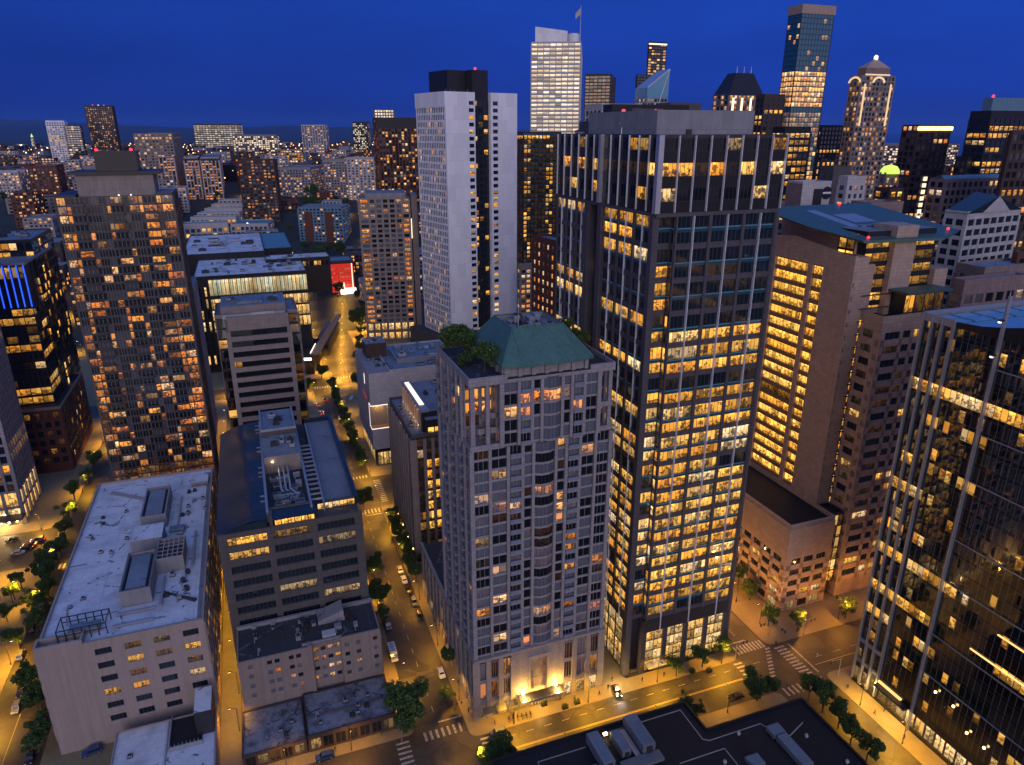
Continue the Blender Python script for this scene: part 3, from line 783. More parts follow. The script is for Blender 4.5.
mb.box(11.5, 16, -.85, .0, 0, 19.2, STONE_P); mb.box(21.0, 25, -.85, .0, 0, 19.2, STONE_P); mb.box(16, 21, -.85, .0, 15.5, 19.2, STONE_P, bottom=True)
mb.box(15.2, 16.0, -1.15, -.86, 5.6, 16.2, STONE_P); mb.box(21.0, 21.8, -1.15, -.86, 5.6, 16.2, STONE_P); mb.box(15.2, 21.8, -1.15, -.86, 16.2, 17.0, STONE_P, bottom=True)
B.add(mb, 'portal')
for k in range(2):
    for z in (5.6, 9.0, 12.2): B.win([(16.05+2.5*k, -.3, z), (18.45+2.5*k, -.3, z), (18.45+2.5*k, -.3, z+3.0), (16.05+2.5*k, -.3, z+3.0)], GW_RES, 2, .22, (0, -1))
mb = MB(); mb.box(11.8, 25.2, -4.2, -1.2, 5.0, 5.35, DMETAL, bottom=True); mb.box(11.8, 25.2, -4.3, -4.2, 4.8, 5.5, GMETAL, bottom=True); B.add(mb, 'canopy')
for x in (13.4, 23.6):
    mb = MB(); mb.lathe((x, -1.4, 6.1), [(0, -.5), (.42, -.4), (.5, 0), (.42, .4), (0, .5)], E_HOT, 10); B.add(mb, 'entrance_lamp')
for k in range(4): B.win([(15.+2.0*k, -.8, .2), (16.85+2.0*k, -.8, .2), (16.85+2.0*k, -.8, 4.2), (15.+2.0*k, -.8, 4.2)], GW_STORE, 2, 1.0, (0, -1))
for k, x in enumerate((1.5, 5.6, 9.2)):
    mb = MB(); mb.face([(x-.2, -2.3, 3.0), (x+2.6, -2.3, 3.0), (x+2.6, -.9, 4.2), (x-.2, -.9, 4.2)], DMETAL); mb.face([(x-.2, -2.3, 2.7), (x+2.6, -2.3, 2.7), (x+2.6, -2.3, 3.0), (x-.2, -2.3, 3.0)], GMETAL); B.add(mb, 'awning')
T1 = B.finish(100)
T1.scale = (.947, 1., 1.02); T1.location = (*XY(144, 43.2), 0)

# ------------------------------------------------------------------ the tall dark office tower with white fins
B = Bld('office_tower', 'tall grey granite office tower with white vertical fins and rows of golden lit floors', 'office tower', a=143, b=88, w=34, d=57)
HM = 148.5; ZC = 131.5; fh = 4.02
def mrow(x): return .9 if x < .6 else (.7 if x < .72 else (.4 if x < .84 else .3))
mw = lambda: lit_office(lambda x: .92 if x < .6 else .62, .78, .6, 1.3)
ml = lambda: lit_office(mrow, .8, .6, 1.3, dim=.04)
NF = 28; ZB = ZC-NF*fh
B.core(5.4, 33.2, 1.2, 26.5, 0, ZC, GREY); B.core(.8, 5.39, 3.3, 26.5, 0, ZC, GREYD); B.core(3.4, 33.2, 26.5, 36, 0, ZC, GREYD); B.core(.8, 33.2, 36, 56.2, 0, ZC, GREY)
ok = dict(ew=.0, pw=.85, pd=.5, sh=1.35, sd=.28, nm=3, gm=GW_OFF, wm=GREY, sm=GREY, alt=(.95, TEALSP, .12))
finS = (.17, .8, FIN, 1, ZB-4, ZC-.3)
bS = 28.0/6
B.facade((5.4, .6), (1, 0), 28.2, ZB, fh, NF, bays=[(bS*2, None)]*3, lit=ml(), fin=finS, **{**ok, 'nm': 7, 'ext': False})
B.facade((1.6, 2.4), (1, 0), 3.8, ZB, fh, NF, bays=[(3.8, None)], lit=ml(), **{**ok, 'pw': .2})
B.facade((5.4, 2.4), (0, -1), 1.8, ZB, fh, NF, bays=[(1.8, 'n1')], lit=ml(), **{**ok, 'pw': .2, 'pd': .2})
B.wall.box(1.5, 5.3, 2.5, 3.2, ZB, ZC, GREYD)
B.wall.box(-.2, 1.5, 1.2, 2.9, 0, ZC+.1, GREY); B.wall.box(33.4, 34.5, .1, 1.4, 0, ZC+.1, GREY)
finW = (.11, .5, FIN, 1, ZB-4, ZC-.3)
B.facade((.8, 27), (0, -1), 24., ZB, fh, NF, bays=[(7.5, None)]*3, lit=mw(), fin=finW, **{**ok, 'nm': 5})
B.wall.box(-.3, 2.2, 26.9, 29.2, 0, ZC+.1, GREY); B.wall.box(-.3, 2.2, 34.6, 36.9, 0, ZC+.1, GREY)
B.facade((3.3, 34.6), (0, -1), 5.4, ZB, fh, NF, bays=[(2.7, None)]*2, lit=mw(), **ok)
B.facade((.8, 57), (0, -1), 20, ZB, fh, NF, bays=[(6.6, None)]*3, lit=mw(), fin=finW, **{**ok, 'nm': 5})
B.facade((33.2, 1), (0, 1), 55, ZB, fh, NF, bw=7., lit=ml(), fin=finW, **{**ok, 'nm': 5})
B.facade((33.2, 56.2), (-1, 0), 32.4, ZB, fh, NF, bw=7., lit=ml(), **{**ok, 'nm': 5})
# glass crown
B.core(.4, 34.2, .6, 56.6, ZC, HM, BLACK, R_GREY, parapet=.5, pm=DMETAL)
B.wall.box(.0, 34.6, .2, 57, ZC-.4, ZC+.5, GREY, bottom=True)
def crown(f, i, n):
    if f == 1: return rnd.uniform(.8, 1.3) if ((i in (0, 1, 3, 4, 5) and n and rnd.random() < .8) or (i > 6 and rnd.random() < .45)) else rnd.uniform(0, .03)
    if f == 2: return rnd.uniform(.2, .7) if rnd.random() < .18 else 0.
    return .8 if rnd.random() < .12 else .0
ck = dict(ew=0., pw=.1, pd=.1, sh=2.5, sd=.1, gm=GW_CROWN, wm=DMETAL, sm=BLACK, nm=4)
fc = (HM-ZC-.5)/3
B.facade((.4, .6), (1, 0), 33.8, ZC+.5, fc, 3, bays=[(4.2, None)]*8, lit=crown, skip_pier=False, **{**ck, 'ext': False})
B.facade((.4, 56.6), (0, -1), 56, ZC+.5, fc, 3, bays=[(4.7, None)]*12, lit=crown, **ck)
B.facade((34.2, .6), (0, 1), 56, ZC+.5, fc, 3, bays=[(4.7, None)]*12, lit=crown, **ck)
mb = MB()
for i in range(9): x = .4+33.8*i/8; mb.box(x-.085, x+.085, -.15, .49, ZC+.6, HM+.3, FIN)
for i in range(13): y = .6+56*i/12; mb.box(-.1, .29, y-.07, y+.07, ZC+.6, HM+.3, FIN)
B.add(mb, 'crown_fins')
for q in ((-.7, .6, -.2, 1.2), (-.7, .6, 28., 29.2)): mb = MB(); mb.box(*q, ZC+.5, HM+.4, METAL); B.add(mb, 'corner_column')
mb = MB(); mb.box(3.6, 30.5, 8.5, 44, HM, 154.3, MECH, R_GREY); mb.box(11.5, 13, 8.2, 8.49, HM+.1, HM+1.6, DMETAL); mb.box(4.5, 9, 30, 52, HM, 152.2, GREY); B.add(mb, 'mechanical_screen')
mb = MB(); mb.box(17, 27, 44.1, 52, HM, 155.6, GREYC); B.add(mb, 'lift_house')
mb = MB(); mb.tube((.8, 20, HM), (.8, 20, HM+2.2), .12, .1, METAL); mb.tube((.8, 20, HM+2.1), (-2.6, 15, HM+2.9), .09, .07, METAL); mb.tube((.8, 20, HM+2.1), (3.8, 26, HM+2.9), .09, .07, METAL); B.add(mb, 'window_crane')
B.units(2, 32, 46, 56, HM+.05, 7, 8, hmax=1.6, name='rooftop_unit')
for x, y in ((12, 40), (22, 40), (26, 43)):
    mb = MB(); mb.lathe((x, y, 154.4), [(0, 0), (.5, .1), (.5, .7), (0, .9)], E_RED, 8); B.add(mb, 'red_beacon')
# lobby storey
mb = MB()
for x in (5.4, 12.3, 19.3, 26.2, 33.2): mb.box(x-.7, x+.7, .3, 1.6, 0, ZB, GREY)
mb.box(4.7, 34, .15, 1.5, ZB-4.2, ZB, GREYD, bottom=True); mb.box(.2, 34, .45, 1.6, 0, .5, GREYD)
B.add(mb, 'lobby_frame')
for i, x in enumerate((6.2, 13.1, 20.1, 27.0)):
    for k in range(2):
        for j in range(4):
            hh = (ZB-5.0)/4; za = .6+j*hh; zb_ = za+hh-.16
            B.win([(x+2.8*k, .95, za), (x+2.66+2.8*k, .95, za), (x+2.66+2.8*k, .95, zb_), (x+2.8*k, .95, zb_)], GW_STORE, 2, rnd.uniform(.55, 1.1), (0, -1))
for i in range(5):
    y = 5+i*4.4
    for j in range(4):
        hh = (ZB-2.2)/4; za = .6+j*hh; zb_ = za+hh-.2
        B.win([(.75, y+3.8, za), (.75, y, za), (.75, y, zb_), (.75, y+3.8, zb_)], GW_STORE, 3, rnd.uniform(.3, .9), (-1, 0))
mb = MB(); mb.box(6, 12, -2.2, .14, 3.6, 3.85, METAL, bottom=True); B.add(mb, 'canopy')
MT = B.finish(100)

# ------------------------------------------------------------------ limestone court tower with the tilted teal roof
B = Bld('court_tower', 'limestone court tower with a tilted teal wing roof and golden lit office floors', 'court tower', a=152.5, b=150, w=54, d=60)
B.core(.4, 18, .4, 43, 0, 31, COURT, R_BLACK, parapet=1.5)
pl = lit_res(.16, .3, 1.)
dk = dict(bw=5, ew=1.2, pw=1.2, pd=.4, sh=2.0, sd=.4, nm=3, gm=GW_OFF, wm=COURT, sm=COURT)
B.facade((.4, 43), (0, -1), 42.6, 3.4, 4.1, 4, lit=pl, **dk); B.facade((.4, .4), (1, 0), 17.6, 3.4, 4.1, 4, lit=pl, **{**dk, 'ext': True})
B.facade((.4, 43), (0, -1), 42.6, 0, 3.4, 1, lit=lit_res(.5, .3, .8), **{**dk, 'sh': .5, 'gm': GW_STORE})
B.facade((.4, .4), (1, 0), 17.6, 0, 3.4, 1, lit=lit_res(.3, .2, .5), **{**dk, 'sh': .5, 'gm': GW_STORE, 'ext': True})
B.wall.box(-.02, 18, -.02, .39, 19.8, 31.05, COURT); B.wall.box(-.02, .39, .39, 43, 19.8, 31.05, COURT)
mb = MB(); mb.box(-.1, -.021, 33, 38, 20.5, 27, GREYC); B.add(mb, 'vent_panel')
# dark glass stair between podium and wings
B.core(18.6, 22.6, 1.5, 8, 6, 32, BLACK, R_BLACK, parapet=.6, pm=DMETAL)
B.facade((18.6, 1.5), (1, 0), 4, 6, 4.3, 6, bays=[(2, 'n1')]*2, lit=lambda f, i, n: 1.2 if f < 2 else (.5 if rnd.random() < .4 else .05), ew=.1, pw=.2, pd=.1, sh=.3, sd=.1, gm=GW_OFF, wm=DMETAL, sm=DMETAL)
# main slab: wall with two columns of golden openings
SX0, SY0, SY1, SH = 18.0, 8.6, 47.0, 115.0
B.core(SX0+.5, SX0+8, SY0+.4, SY1, 0, SH-3, COURT, R_GREY)
gl = lambda: (lambda f, i, n: rnd.uniform(.9, 1.35) if rnd.random() < .93 else .15)
nfl = 19; ff = 4.05; zb = 33.0
# facade west: piers at both ends, wide and narrow opening columns
B.facade((SX0+.5, SY1), (0, -1), SY1-SY0, zb, ff, nfl, bays=[(4.2, 'wall'), (15.5, None), (2.0, 'wall'), (4.6, 'n3'), (12.1, 'wall')], lit=gl(), ew=0., pw=0., pd=.9, sh=.95, sd=.55, top=.45, nm=9, gm=GW_GOLD, wm=COURT, sm=plainmat('bronze_spandrel', (.24, .15, .08), rough=.4))
B.wall.box(SX0-.4, SX0+.45, SY0, SY1, zb+nfl*ff, SH, COURT); B.wall.box(SX0-.4, SX0+.45, SY0, SY1, 0, zb, COURT)
B.wall.face([(SX0-.4, SY0, SH), (SX0-.4, SY0+6, SH), (SX0-.4, SY0+26, SH+2.6), (SX0-.4, SY1, SH+1.4), (SX0-.4, SY1, SH)][::-1], COURT)
B.wall.face([(SX0+.45, SY0, SH), (SX0+.45, SY0+6, SH), (SX0+.45, SY0+26, SH+2.6), (SX0+.45, SY1, SH+1.4), (SX0+.45, SY1, SH)], COURT)
for (ya, za, yb, zb_) in ((SY0, SH, SY0+6, SH), (SY0+6, SH, SY0+26, SH+2.6), (SY0+26, SH+2.6, SY1, SH+1.4)): B.wall.face([(SX0-.4, ya, za), (SX0+.45, ya, za), (SX0+.45, yb, zb_), (SX0-.4, yb, zb_)], COURT)
# south side: stone piers and glass recesses
for (x0, x1, z1) in ((SX0, 23.0, SH-.5), (32, 40.5, 123.), (50.5, 56, 109.)): B.wall.box(x0+.46 if x0 == SX0 else x0, x1, SY0, SY0+9, 0, z1, COURT)
B.core(23, 32, SY0+2.2, 40, 0, 121.5, DARK); B.core(40.5, 50.5, SY0+2.2, 40, 0, 121.5, DARK)
def sl(f, i, n): return (rnd.uniform(.8, 1.3) if f < 17 and rnd.random() < .9 else rnd.uniform(.05, .7))
for x0, w in ((23, 9.), (40.5, 10.)):
    B.facade((x0, SY0+2.2), (1, 0), w, 34, 4.05, 21, bays=[(w, 'n3')], lit=sl, ew=.05, pw=0, pd=.05, sh=1.5, sd=.3, nm=5, gm=GW_GOLD, wm=DARK, sm=DARK)
    mb = MB()
    for f in range(0, 17, 1): mb.box(x0-1.2, x0+w+1.2, SY0-.9, SY0-.3, 34+4.05*f+3.9, 34+4.05*f+4.1, DMETAL, bottom=True)
    B.add(mb, 'sunshade')
B.core(SX0+8, 50, 20, 58, 0, 112, COURT, R_GREY)
# penthouse block and glass under the wing roof
B.core(22, 33, 14, 46, 112, 120.5, COURT, R_GREY); B.core(24, 52, 11.5, 44, 112, 118.3, DARK)
def phl(f, i, n): return rnd.uniform(.5, 1.2) if f == 0 or rnd.random() < .4 else .1
B.facade((22, 20.5), (0, -1), 6.4, 111, 4.2, 2, bays=[(3.2, 'n1')]*2, lit=phl, ew=.05, pw=.3, pd=.1, sh=.6, sd=.08, nm=2, gm=GW_GOLD, wm=DMETAL, sm=DMETAL)
mb = MB()
A0, A1, B0_, B1 = 6.0, 48.5, 12.0, 61.5
def rz(y): return 118.6+(y-A0)*(6.2/(A1-A0))
poly = [(B0_, A1), (13.0, 24.), (18.5, 8.), (49, A0), (62, 12.), (60, A1)]
top = [(x, y, rz(y)+.55) for x, y in poly]; bot = [(x+(.9 if x < 30 else -.9), y, rz(y)-.25) for x, y in poly]
mb.face(top[::-1], TEALRF); mb.face(bot, DARK)
for i in range(6):
    j = (i+1) % 6; mb.face([top[i], top[j], bot[j], bot[i]], COPPER)
B.add(mb, 'wing_roof')
mb = MB()
for (x0, x1, y0, y1) in ((22, 30, 10, 17), (33, 42, 26, 36), (38, 48, 14, 22), (27, 31, 20, 42)):
    mb.face([(x0, y0, rz(y0)+.58), (x1, y0, rz(y0)+.58), (x1, y1, rz(y1)+.58), (x0, y1, rz(y1)+.58)], PINK if x0 in (22, 38) else GMETAL)
for k in range(8): mb.box(30+k*2.4, 31.6+k*2.4, 20, 22, rz(20)+.6, rz(22)+1.1, GMETAL)
B.add(mb, 'roof_hatch')
for x, y in ((22, 9.5), (46, 47), (58, 13)):
    mb = MB(); mb.lathe((x, y, rz(y)+.6), [(0, 0), (.4, .1), (.4, .6), (0, .8)], E_RED, 8); B.add(mb, 'red_beacon')
# lower stone wing in front on the right
B.core(23.6, 48, .6, 11, 0, 96, COURT, R_BLACK, parapet=2., pm=COURT)
wk = dict(ew=.8, pw=1.2, pd=.4, sh=2.0, sd=.4, nm=3, gm=GW_OFF, wm=COURT, sm=COURT)
B.facade((23.6, .6), (1, 0), 24.4, 6, 4.35, 20, bays=[(7.5, 'n3'), (4.5, None), (7., 'n3'), (5., None)], lit=lit_res(.2, .4, 1.2), **{**wk, 'ext': True})
B.facade((23.6, 9.5), (0, -1), 8.9, 6, 4.35, 20, bays=[(8.9, None)], lit=lit_res(.12, .3, .8), **{**wk, 'winw': 4.0})
B.wall.box(23.3, 48, .2, .59, 93, 96, COURT)
B.core(34, 50, 3.5, 8.5, 96, 103.5, DARK); mb = MB(); mb.box(32.5, 51, 1.5, 8.59, 103.5, 104.2, TEALRF, bottom=True); B.add(mb, 'wing_roof')
B.facade((34, 3.5), (1, 0), 16, 97, 6, 1, bays=[(4, None)]*4, lit=lambda f, i, n: .9 if i == 0 else .1, ew=.2, pw=.3, pd=.1, sh=.5, sd=.1, gm=GW_GOLD, wm=DMETAL, sm=DMETAL)
# slim lit slot between slab and wing
B.facade((23.0, SY0-.05), (1, 0), .6, 10, 4.05, 21, bays=[(.6, 'n1')], lit=lambda f, i, n: 1.3, ew=0, pw=0, pd=.1, sh=1.4, sd=.05, gm=GW_GOLD, wm=DARK, sm=DARK)
B.finish(100)

# ------------------------------------------------------------------ black glass tower at the right edge
B = Bld('glass_tower', 'black curtain wall glass tower with grey fins and amber lit floor bands', 'office tower', a=52, b=149, w=60, d=69)
HG = 108.6
GLSP = plainmat('spandrel_glass', (.008, .009, .011), rough=.04, spec=1.)
B.core(.4, 59.6, .4, 68.6, 0, HG-1.0, BLACK, R_BLUE)
GF = 26; gh = (HG-8)/GF
def gll(side):
    def fn(f, i, n):
        r_ = rnd.random()
        if f == 21: return 1.0*rnd.uniform(.85, 1.1) if i > 2 or r_ < .6 else .1
        if f == 24: return .9*rnd.uniform(.8, 1.1) if i > 15 and r_ < .9 else (.5 if r_ < .1 else 0.)
        if f in (19, 17, 16): return rnd.uniform(.3, .9) if i < 14 and r_ < .5 else 0.
        if f in (14, 11): return rnd.uniform(.4, 1.) if i < 8 and r_ < .8 else 0.
        if f == 9: return rnd.uniform(.7, 1.1) if i < 17 and r_ < .9 else 0.
        if f == 6: return rnd.uniform(.7, 1.1) if i < 12 and r_ < .9 else (.8 if 22 < i < 30 else 0.)
        if f == 4: return rnd.uniform(.7, 1.1) if (i < 6 or 9 < i < 14) and r_ < .9 else 0.
        if f == 2: return rnd.uniform(.3, .7) if r_ < .25 else 0.
        return rnd.uniform(.1, .7) if r_ < .085 else 0.
    return fn
gk = dict(ew=.0, pw=.07, pd=.05, sh=.9, sd=.025, nm=1, gm=GW_BLACK, wm=plainmat('mullion_grey', (.13, .13, .14), rough=.4), sm=GLSP, bw=1.55)
B.facade((.4, 68.6), (0, -1), 68.2, 8, gh, GF, lit=gll(0), **gk)
B.facade((59.6, 68.6), (-1, 0), 59.2, 8, gh, GF, lit=gll(1), **gk)
B.facade((.4, .4), (1, 0), 59.2, 8, gh, GF, lit=gll(2), **gk)
mb = MB()
for i, y in enumerate((68.2, 65.6, 63.0, 60.2)): mb.box(-.5, .38, y-.22, y+.22, 1.5, HG+.3, GMETAL)
mb.box(-.6, .38, 48.75, 49.15, 0, HG+8.5, GMETAL)
for f in (3, 6, 10, 13, 17, 20, 24): mb.box(.1, .36, .4, 48.5, 8+gh*f-.08, 8+gh*f+.12, GMETAL)
for f in (0, 1): mb.box(-.1, .36, 60.4, 68.4, 7.8+f*6.6, 8.9+f*6.6, GMETAL)
B.add(mb, 'facade_fins')
mb = MB(); mb.box(-.2, .3, 60., 68.8, HG-1.2, HG+.6, GMETAL); mb.box(-.2, 59.8, 68.5, 68.9, HG-1.2, HG+.6, GMETAL)
pr = [(60, HG+.2), (54, HG+.6), (48, HG+1.8), (30, HG+6.5), (0, HG+12)]
for (ya, za), (yb, zb_) in zip(pr, pr[1:]): mb.face([(.35, yb, HG-1.1), (.35, ya, HG-1.1), (.35, ya, za), (.35, yb, zb_)][::-1], BLACK); mb.face([(.42, yb, HG-1.1), (.42, ya, HG-1.1), (.42, ya, za), (.42, yb, zb_)], BLACK)
B.add(mb, 'parapet')
mb = MB()
for k in range(8):
    for j in range(2): mb.box(1.6+6.8*k, 7.2+6.8*k, 61.5+3.4*j-(.0), 64.2+3.4*j, HG-.98, HG-.55, SKYL)
mb.box(2, 56, 49, 59.5, HG-.98, HG-.3, SKYL)
B.add(mb, 'skylight')
mb = MB(); mb.box(-.3, .39, 52.5, 59.9, 6.8, 7.2, E_STRIP, bottom=True); mb.box(-1.6, .3, 50, 60, 5.9, 6.3, DMETAL, bottom=True); B.add(mb, 'canopy')
for f, ya, yb in ((6, 34, 41), (8, 8, 36)):
    mb = MB(); mb.box(.02, .34, ya-8, yb-2, 8+gh*f+3.1, 8+gh*f+3.35, E_STRIP, bottom=True); B.add(mb, 'light_line')
for (y, z) in ((44, 17.2), (39, 17.2), (34.5, 13.2), (30, 13), (24, 13)):
    mb = MB(); mb.lathe((-.3, y, z), [(0, -.3), (.3, -.2), (.3, .2), (0, .3)], E_WARM, 8); B.add(mb, 'wall_lamp')
B.facade((.4, 68.6), (0, -1), 68.2, 1.2, 4.6, 1, bw=3., lit=lambda f, i, n: rnd.uniform(.5, 1.1) if 4 < i < 19 else .2, ew=.2, pw=.4, pd=.2, sh=.4, sd=.1, gm=GW_STORE, wm=DMETAL, sm=DMETAL)
mb = MB(); mb.tube((-.4, 48.95, HG+8), (-.4, 48.95, HG+9.6), .14, .05, METAL); B.add(mb, 'mast')
for z in (HG+3.2, HG-4.5):
    mb = MB(); mb.box(-1.9, -.61, 48.5, 49.4, z, z+.3, DMETAL, bottom=True); mb.lathe((-1.7, 48.9, z-.1), [(0, -.3), (.35, -.2), (.35, .12), (0, .14)], E_WHITE, 8); B.add(mb, 'flood_lamp')
B.finish(100)

# ------------------------------------------------------------------ dark flat roofed block in the foreground
B = Bld('dark_roof_building', 'low building with a stepped black flat roof and blue grey air units in the foreground', 'building', a=60, b=38, w=79.5, d=57)
DZ = 15.
poly = [(0, 0), (79.3, 0), (79.3, 47.5), (51.2, 47.5), (51.2, 56.8), (0, 56.8)]
B.wall.prism(poly, 0, DZ, BRICKD, R_BLACK)
n = len(poly)
for i in range(n):
    (xa, ya), (xb, yb) = poly[i], poly[(i+1) % n]
    L = math.hypot(xb-xa, yb-ya); dx, dy = (xb-xa)/L, (yb-ya)/L; nx, ny = -dy, dx
    q = [(xa, ya), (xb, yb), (xb+nx*.5, yb+ny*.5), (xa+nx*.5, ya+ny*.5)]
    B.wall.prism(q, DZ+.003*i, DZ+.7+.003*i, BLACK)
mb = MB()
def line(p, q, w=.2):
    (xa, ya), (xb, yb) = p, q; L = math.hypot(xb-xa, yb-ya); dx, dy = (xb-xa)/L*w/2, (yb-ya)/L*w/2
    mb.prism([(xa-dy, ya+dx), (xa+dy, ya-dx), (xb+dy, yb-dx), (xb-dy, yb+dx)], DZ+.02, DZ+.16, GMETAL)
for p, q in (((28, 55), (48.8, 55)), ((48.8, 55), (48.8, 45.5)), ((48.8, 45.5), (50, 44.6)), ((50, 44.6), (64.5, 44.6)), ((64.5, 44.6), (65.2, 43)), ((65.2, 43), (65.2, 20)), ((40, 41.5), (52, 41.5)), ((52, 41.5), (52, 20)), ((10, 53), (22, 53)), ((10, 53), (10, 30))): line(p, q)
B.add(mb, 'conduit')
UNITM = plainmat('unit_casing', (.13, .14, .16), rough=.5)
def acunit(x, y, w, d, h):
    w *= .85; h *= .8; mb = MB(); mb.box(x, x+w, y, y+d, DZ+.4, DZ+.4+h, UNITM, R_BLUE); mb.box(x-.2, x+w+.2, y+.3, y+.6, DZ, DZ+.4, DMETAL); mb.box(x-.2, x+w+.2, y+d-.6, y+d-.3, DZ, DZ+.4, DMETAL)
    for k in range(int(d/.55)): mb.box(x+.15, x+w-.15, y+.15+k*.55, y+.4+k*.55, DZ+.4+h, DZ+.5+h, R_BLUE)
    mb.box(x+w*.3, x+w*.7, y-.5, y-.01, DZ+.6, DZ+h, DMETAL)
    B.add(mb, 'air_unit')
acunit(22.5, 45.0, 3.4, 9., 3.2); acunit(28.2, 46.8, 2.6, 6.2, 2.6); acunit(33.0, 46, 3.8, 9.4, 3.4); acunit(20.5, 44, 1.4, 3, 1.2); acunit(64.5, 30, 3.2, 9, 1.8); acunit(64.2, 39.4, 4., 3, 1.4); acunit(54, 34, 4, 3, 1.2)
mb = MB(); mb.box(27., 37, 43.2, 45.8, DZ+.3, DZ+1.2, UNITM, bottom=True); mb.box(31.3, 32.6, 45, 54, DZ+.2, DZ+.9, METAL, bottom=True); mb.tube((66, 38, DZ+.5), (74, 41, DZ+.5), .15, .15, METAL); B.add(mb, 'duct')
mb = MB(); mb.box(27, 27.9, 53.5, 54.1, DZ+1.1, DZ+1.5, E_HOT, bottom=True); mb.tube((27.4, 53.8, DZ), (27.4, 53.8, DZ+1.1), .07, .07, DMETAL); B.add(mb, 'work_lamp')
for x, y in ((49.5, 38), (72, 37.5), (75.5, 28.5), (44, 30), (57.5, 43.6), (66.5, 18)):
    mb = MB(); mb.lathe((x, y, DZ), [(.28, 0), (.28, .5), (.5, .55), (.35, .95), (0, 1.0)], METAL, 9); B.add(mb, 'roof_vent')
mb = MB()                                                           # lower louvred strip in the notch facing the street
for k in range(22): mb.box(51.6+k*1.26, 52.5+k*1.26, 47.6, 49.6, 9., 9.5, GREYC, bottom=True)
mb.box(51.3, 79.3, 47.51, 49.9, 8.5, 9.0, DARK, bottom=True)
B.add(mb, 'louvre_strip')
mb = MB()
for k in range(36): mb.box(79.4, 80.5, 1+k*1.3, 1.8+k*1.3, 9, 9.4, GREYC, bottom=True)
mb.box(79.31, 80.6, 0, 47.5, 8.6, 9, DARK, bottom=True); B.add(mb, 'louvre_strip')
B.finish()

# ------------------------------------------------------------------ wide white roofed building
B = Bld('white_roof_building', 'long pale plaster building with a large stained white flat roof crowded by plant rooms', 'building', a=169.5, b=-59.8, w=38.3, d=93)
HW = 31.
B.core(.3, 38., .3, 92.7, 0, HW, WRW, R_WHITE, parapet=.7, pt=.5)
wl_ = lambda f, i, n: (rnd.uniform(.35, .8) if f in (2, 4) and rnd.random() < .85 else (.1 if rnd.random() < .3 else 0.))
B.facade((.3, .3), (1, 0), 37.7, 5., 4.15, 6, bays=[(11., 'wall'), (6.6, None), (6.6, None), (6.6, None), (6.9, None)], winw=3.7, lit=wl_, ew=0, pw=.0, pd=.25, sh=1.7, sd=.25, top=.6, nm=4, gm=GW_OFF, wm=WRW, sm=WRW)
B.wall.box(.3, 38, .05, .29, 0, 5, WRW); B.wall.box(.3, 38, .05, .29, 29.9, 31.7, WRW)
B.facade((38., .3), (0, 1), 92.4, 4.2, 4.4, 6, bw=4.2, lit=lit_res(.45, .2, .7), ew=.6, pw=.9, pd=.3, sh=1.5, sd=.2, nm=3, gm=GW_OFF, wm=WRW, sm=WRW)
B.facade((.3, 92.7), (0, -1), 92.4, 4.2, 4.4, 6, bw=5., lit=lit_res(.2, .2, .7), ew=.6, pw=1.9, pd=.3, sh=1.7, sd=.3, nm=3, gm=GW_OFF, wm=WRW, sm=WRW)
def wrp(px, py): a, b = ABz(px, py, HW); return (b+59.8, a-169.5)
def plant(name, x0, x1, y0, y1, h, m=MECH, mt=None):
    mb = MB(); mb.box(x0, x1, y0, y1, HW, HW+h, m, mt or R_BLUE); mb.box(x0-.15, x1+.15, y0-.15, y1+.15, HW, HW+.25, GREYC)
    mb.box(x0-.1, x1+.1, y0-.1, y1+.1, HW+h-.25, HW+h-.02, GMETAL); B.add(mb, name); return mb
def trough(x0, x1, y0, y1, h):                                      # plant room with a sunken louvred top
    mb = MB(); w = .45
    mb.box(x0, x1, y0, y1, HW, HW+h*.62, MECH, R_BLUE)
    for (xa, xb, ya, yb) in ((x0, x0+w, y0, y1), (x1-w, x1, y0, y1), (x0+w, x1-w, y1-w, y1), (x0+w, x1-w, y0, y0+w)): mb.box(xa, xb, ya, yb, HW+h*.62, HW+h, MECH)
    mb.box(x0+w, x1-w, y0+w, y1-w, HW+h*.62, HW+h*.7, DMETAL)
    mb.box(x0+1.3, x1-1.3, y0+1.2, y1-2.2, HW+h*.7, HW+h*.97, GMETAL, R_BLUE)
    B.add(mb, 'plant_room')
trough(18.2, 25.6, 54.0, 74.5, 4.6); plant('plant_room', 17.2, 25.6, 39.5, 48.5, 4.6, MECH, R_WHITE); trough(17.6, 25., 13., 32.5, 5.0)
mb = MB()                                                           # screened frame with open grid top
x0, x1, y0, y1, h = 25.0, 32.2, 26.5, 38.0, 4.8
mb.box(x0, x1, y0, y0+.3, HW, HW+h, MECH); mb.box(x1-.3, x1, y0+.3, y1, HW, HW+h, COURT); mb.box(x0, x0+.3, y0+.3, y1, HW, HW+h, MECH); mb.box(x0+.3, x1-.3, y1-.3, y1, HW, HW+h, MECH)
for k in range(1, 5): mb.box(x0+.3+k*1.3, x0+.5+k*1.3, y0+.3, y1-.3, HW+h-.3, HW+h-.1, METAL, bottom=True)
for k in range(1, 5): mb.box(x0+.3, x1-.3, y0+.3+k*2.2, y0+.5+k*2.2, HW+h-.55, HW+h-.32, METAL, bottom=True)
mb.box(x0+1.2, x1-1.2, y0+1.5, y1-1.5, HW, HW+2.4, DMETAL); B.add(mb, 'screen_frame')
mb = MB()                                                           # steel frame at the front left corner
x0, x1, y0, y1, h = 4.8, 15.6, 3.2, 9., 3.4
for x in [x0+k*(x1-x0)/6 for k in range(7)]:
    for y in (y0, y1): mb.box(x-.12, x+.12, y-.12, y+.12, HW, HW+h, DMETAL)
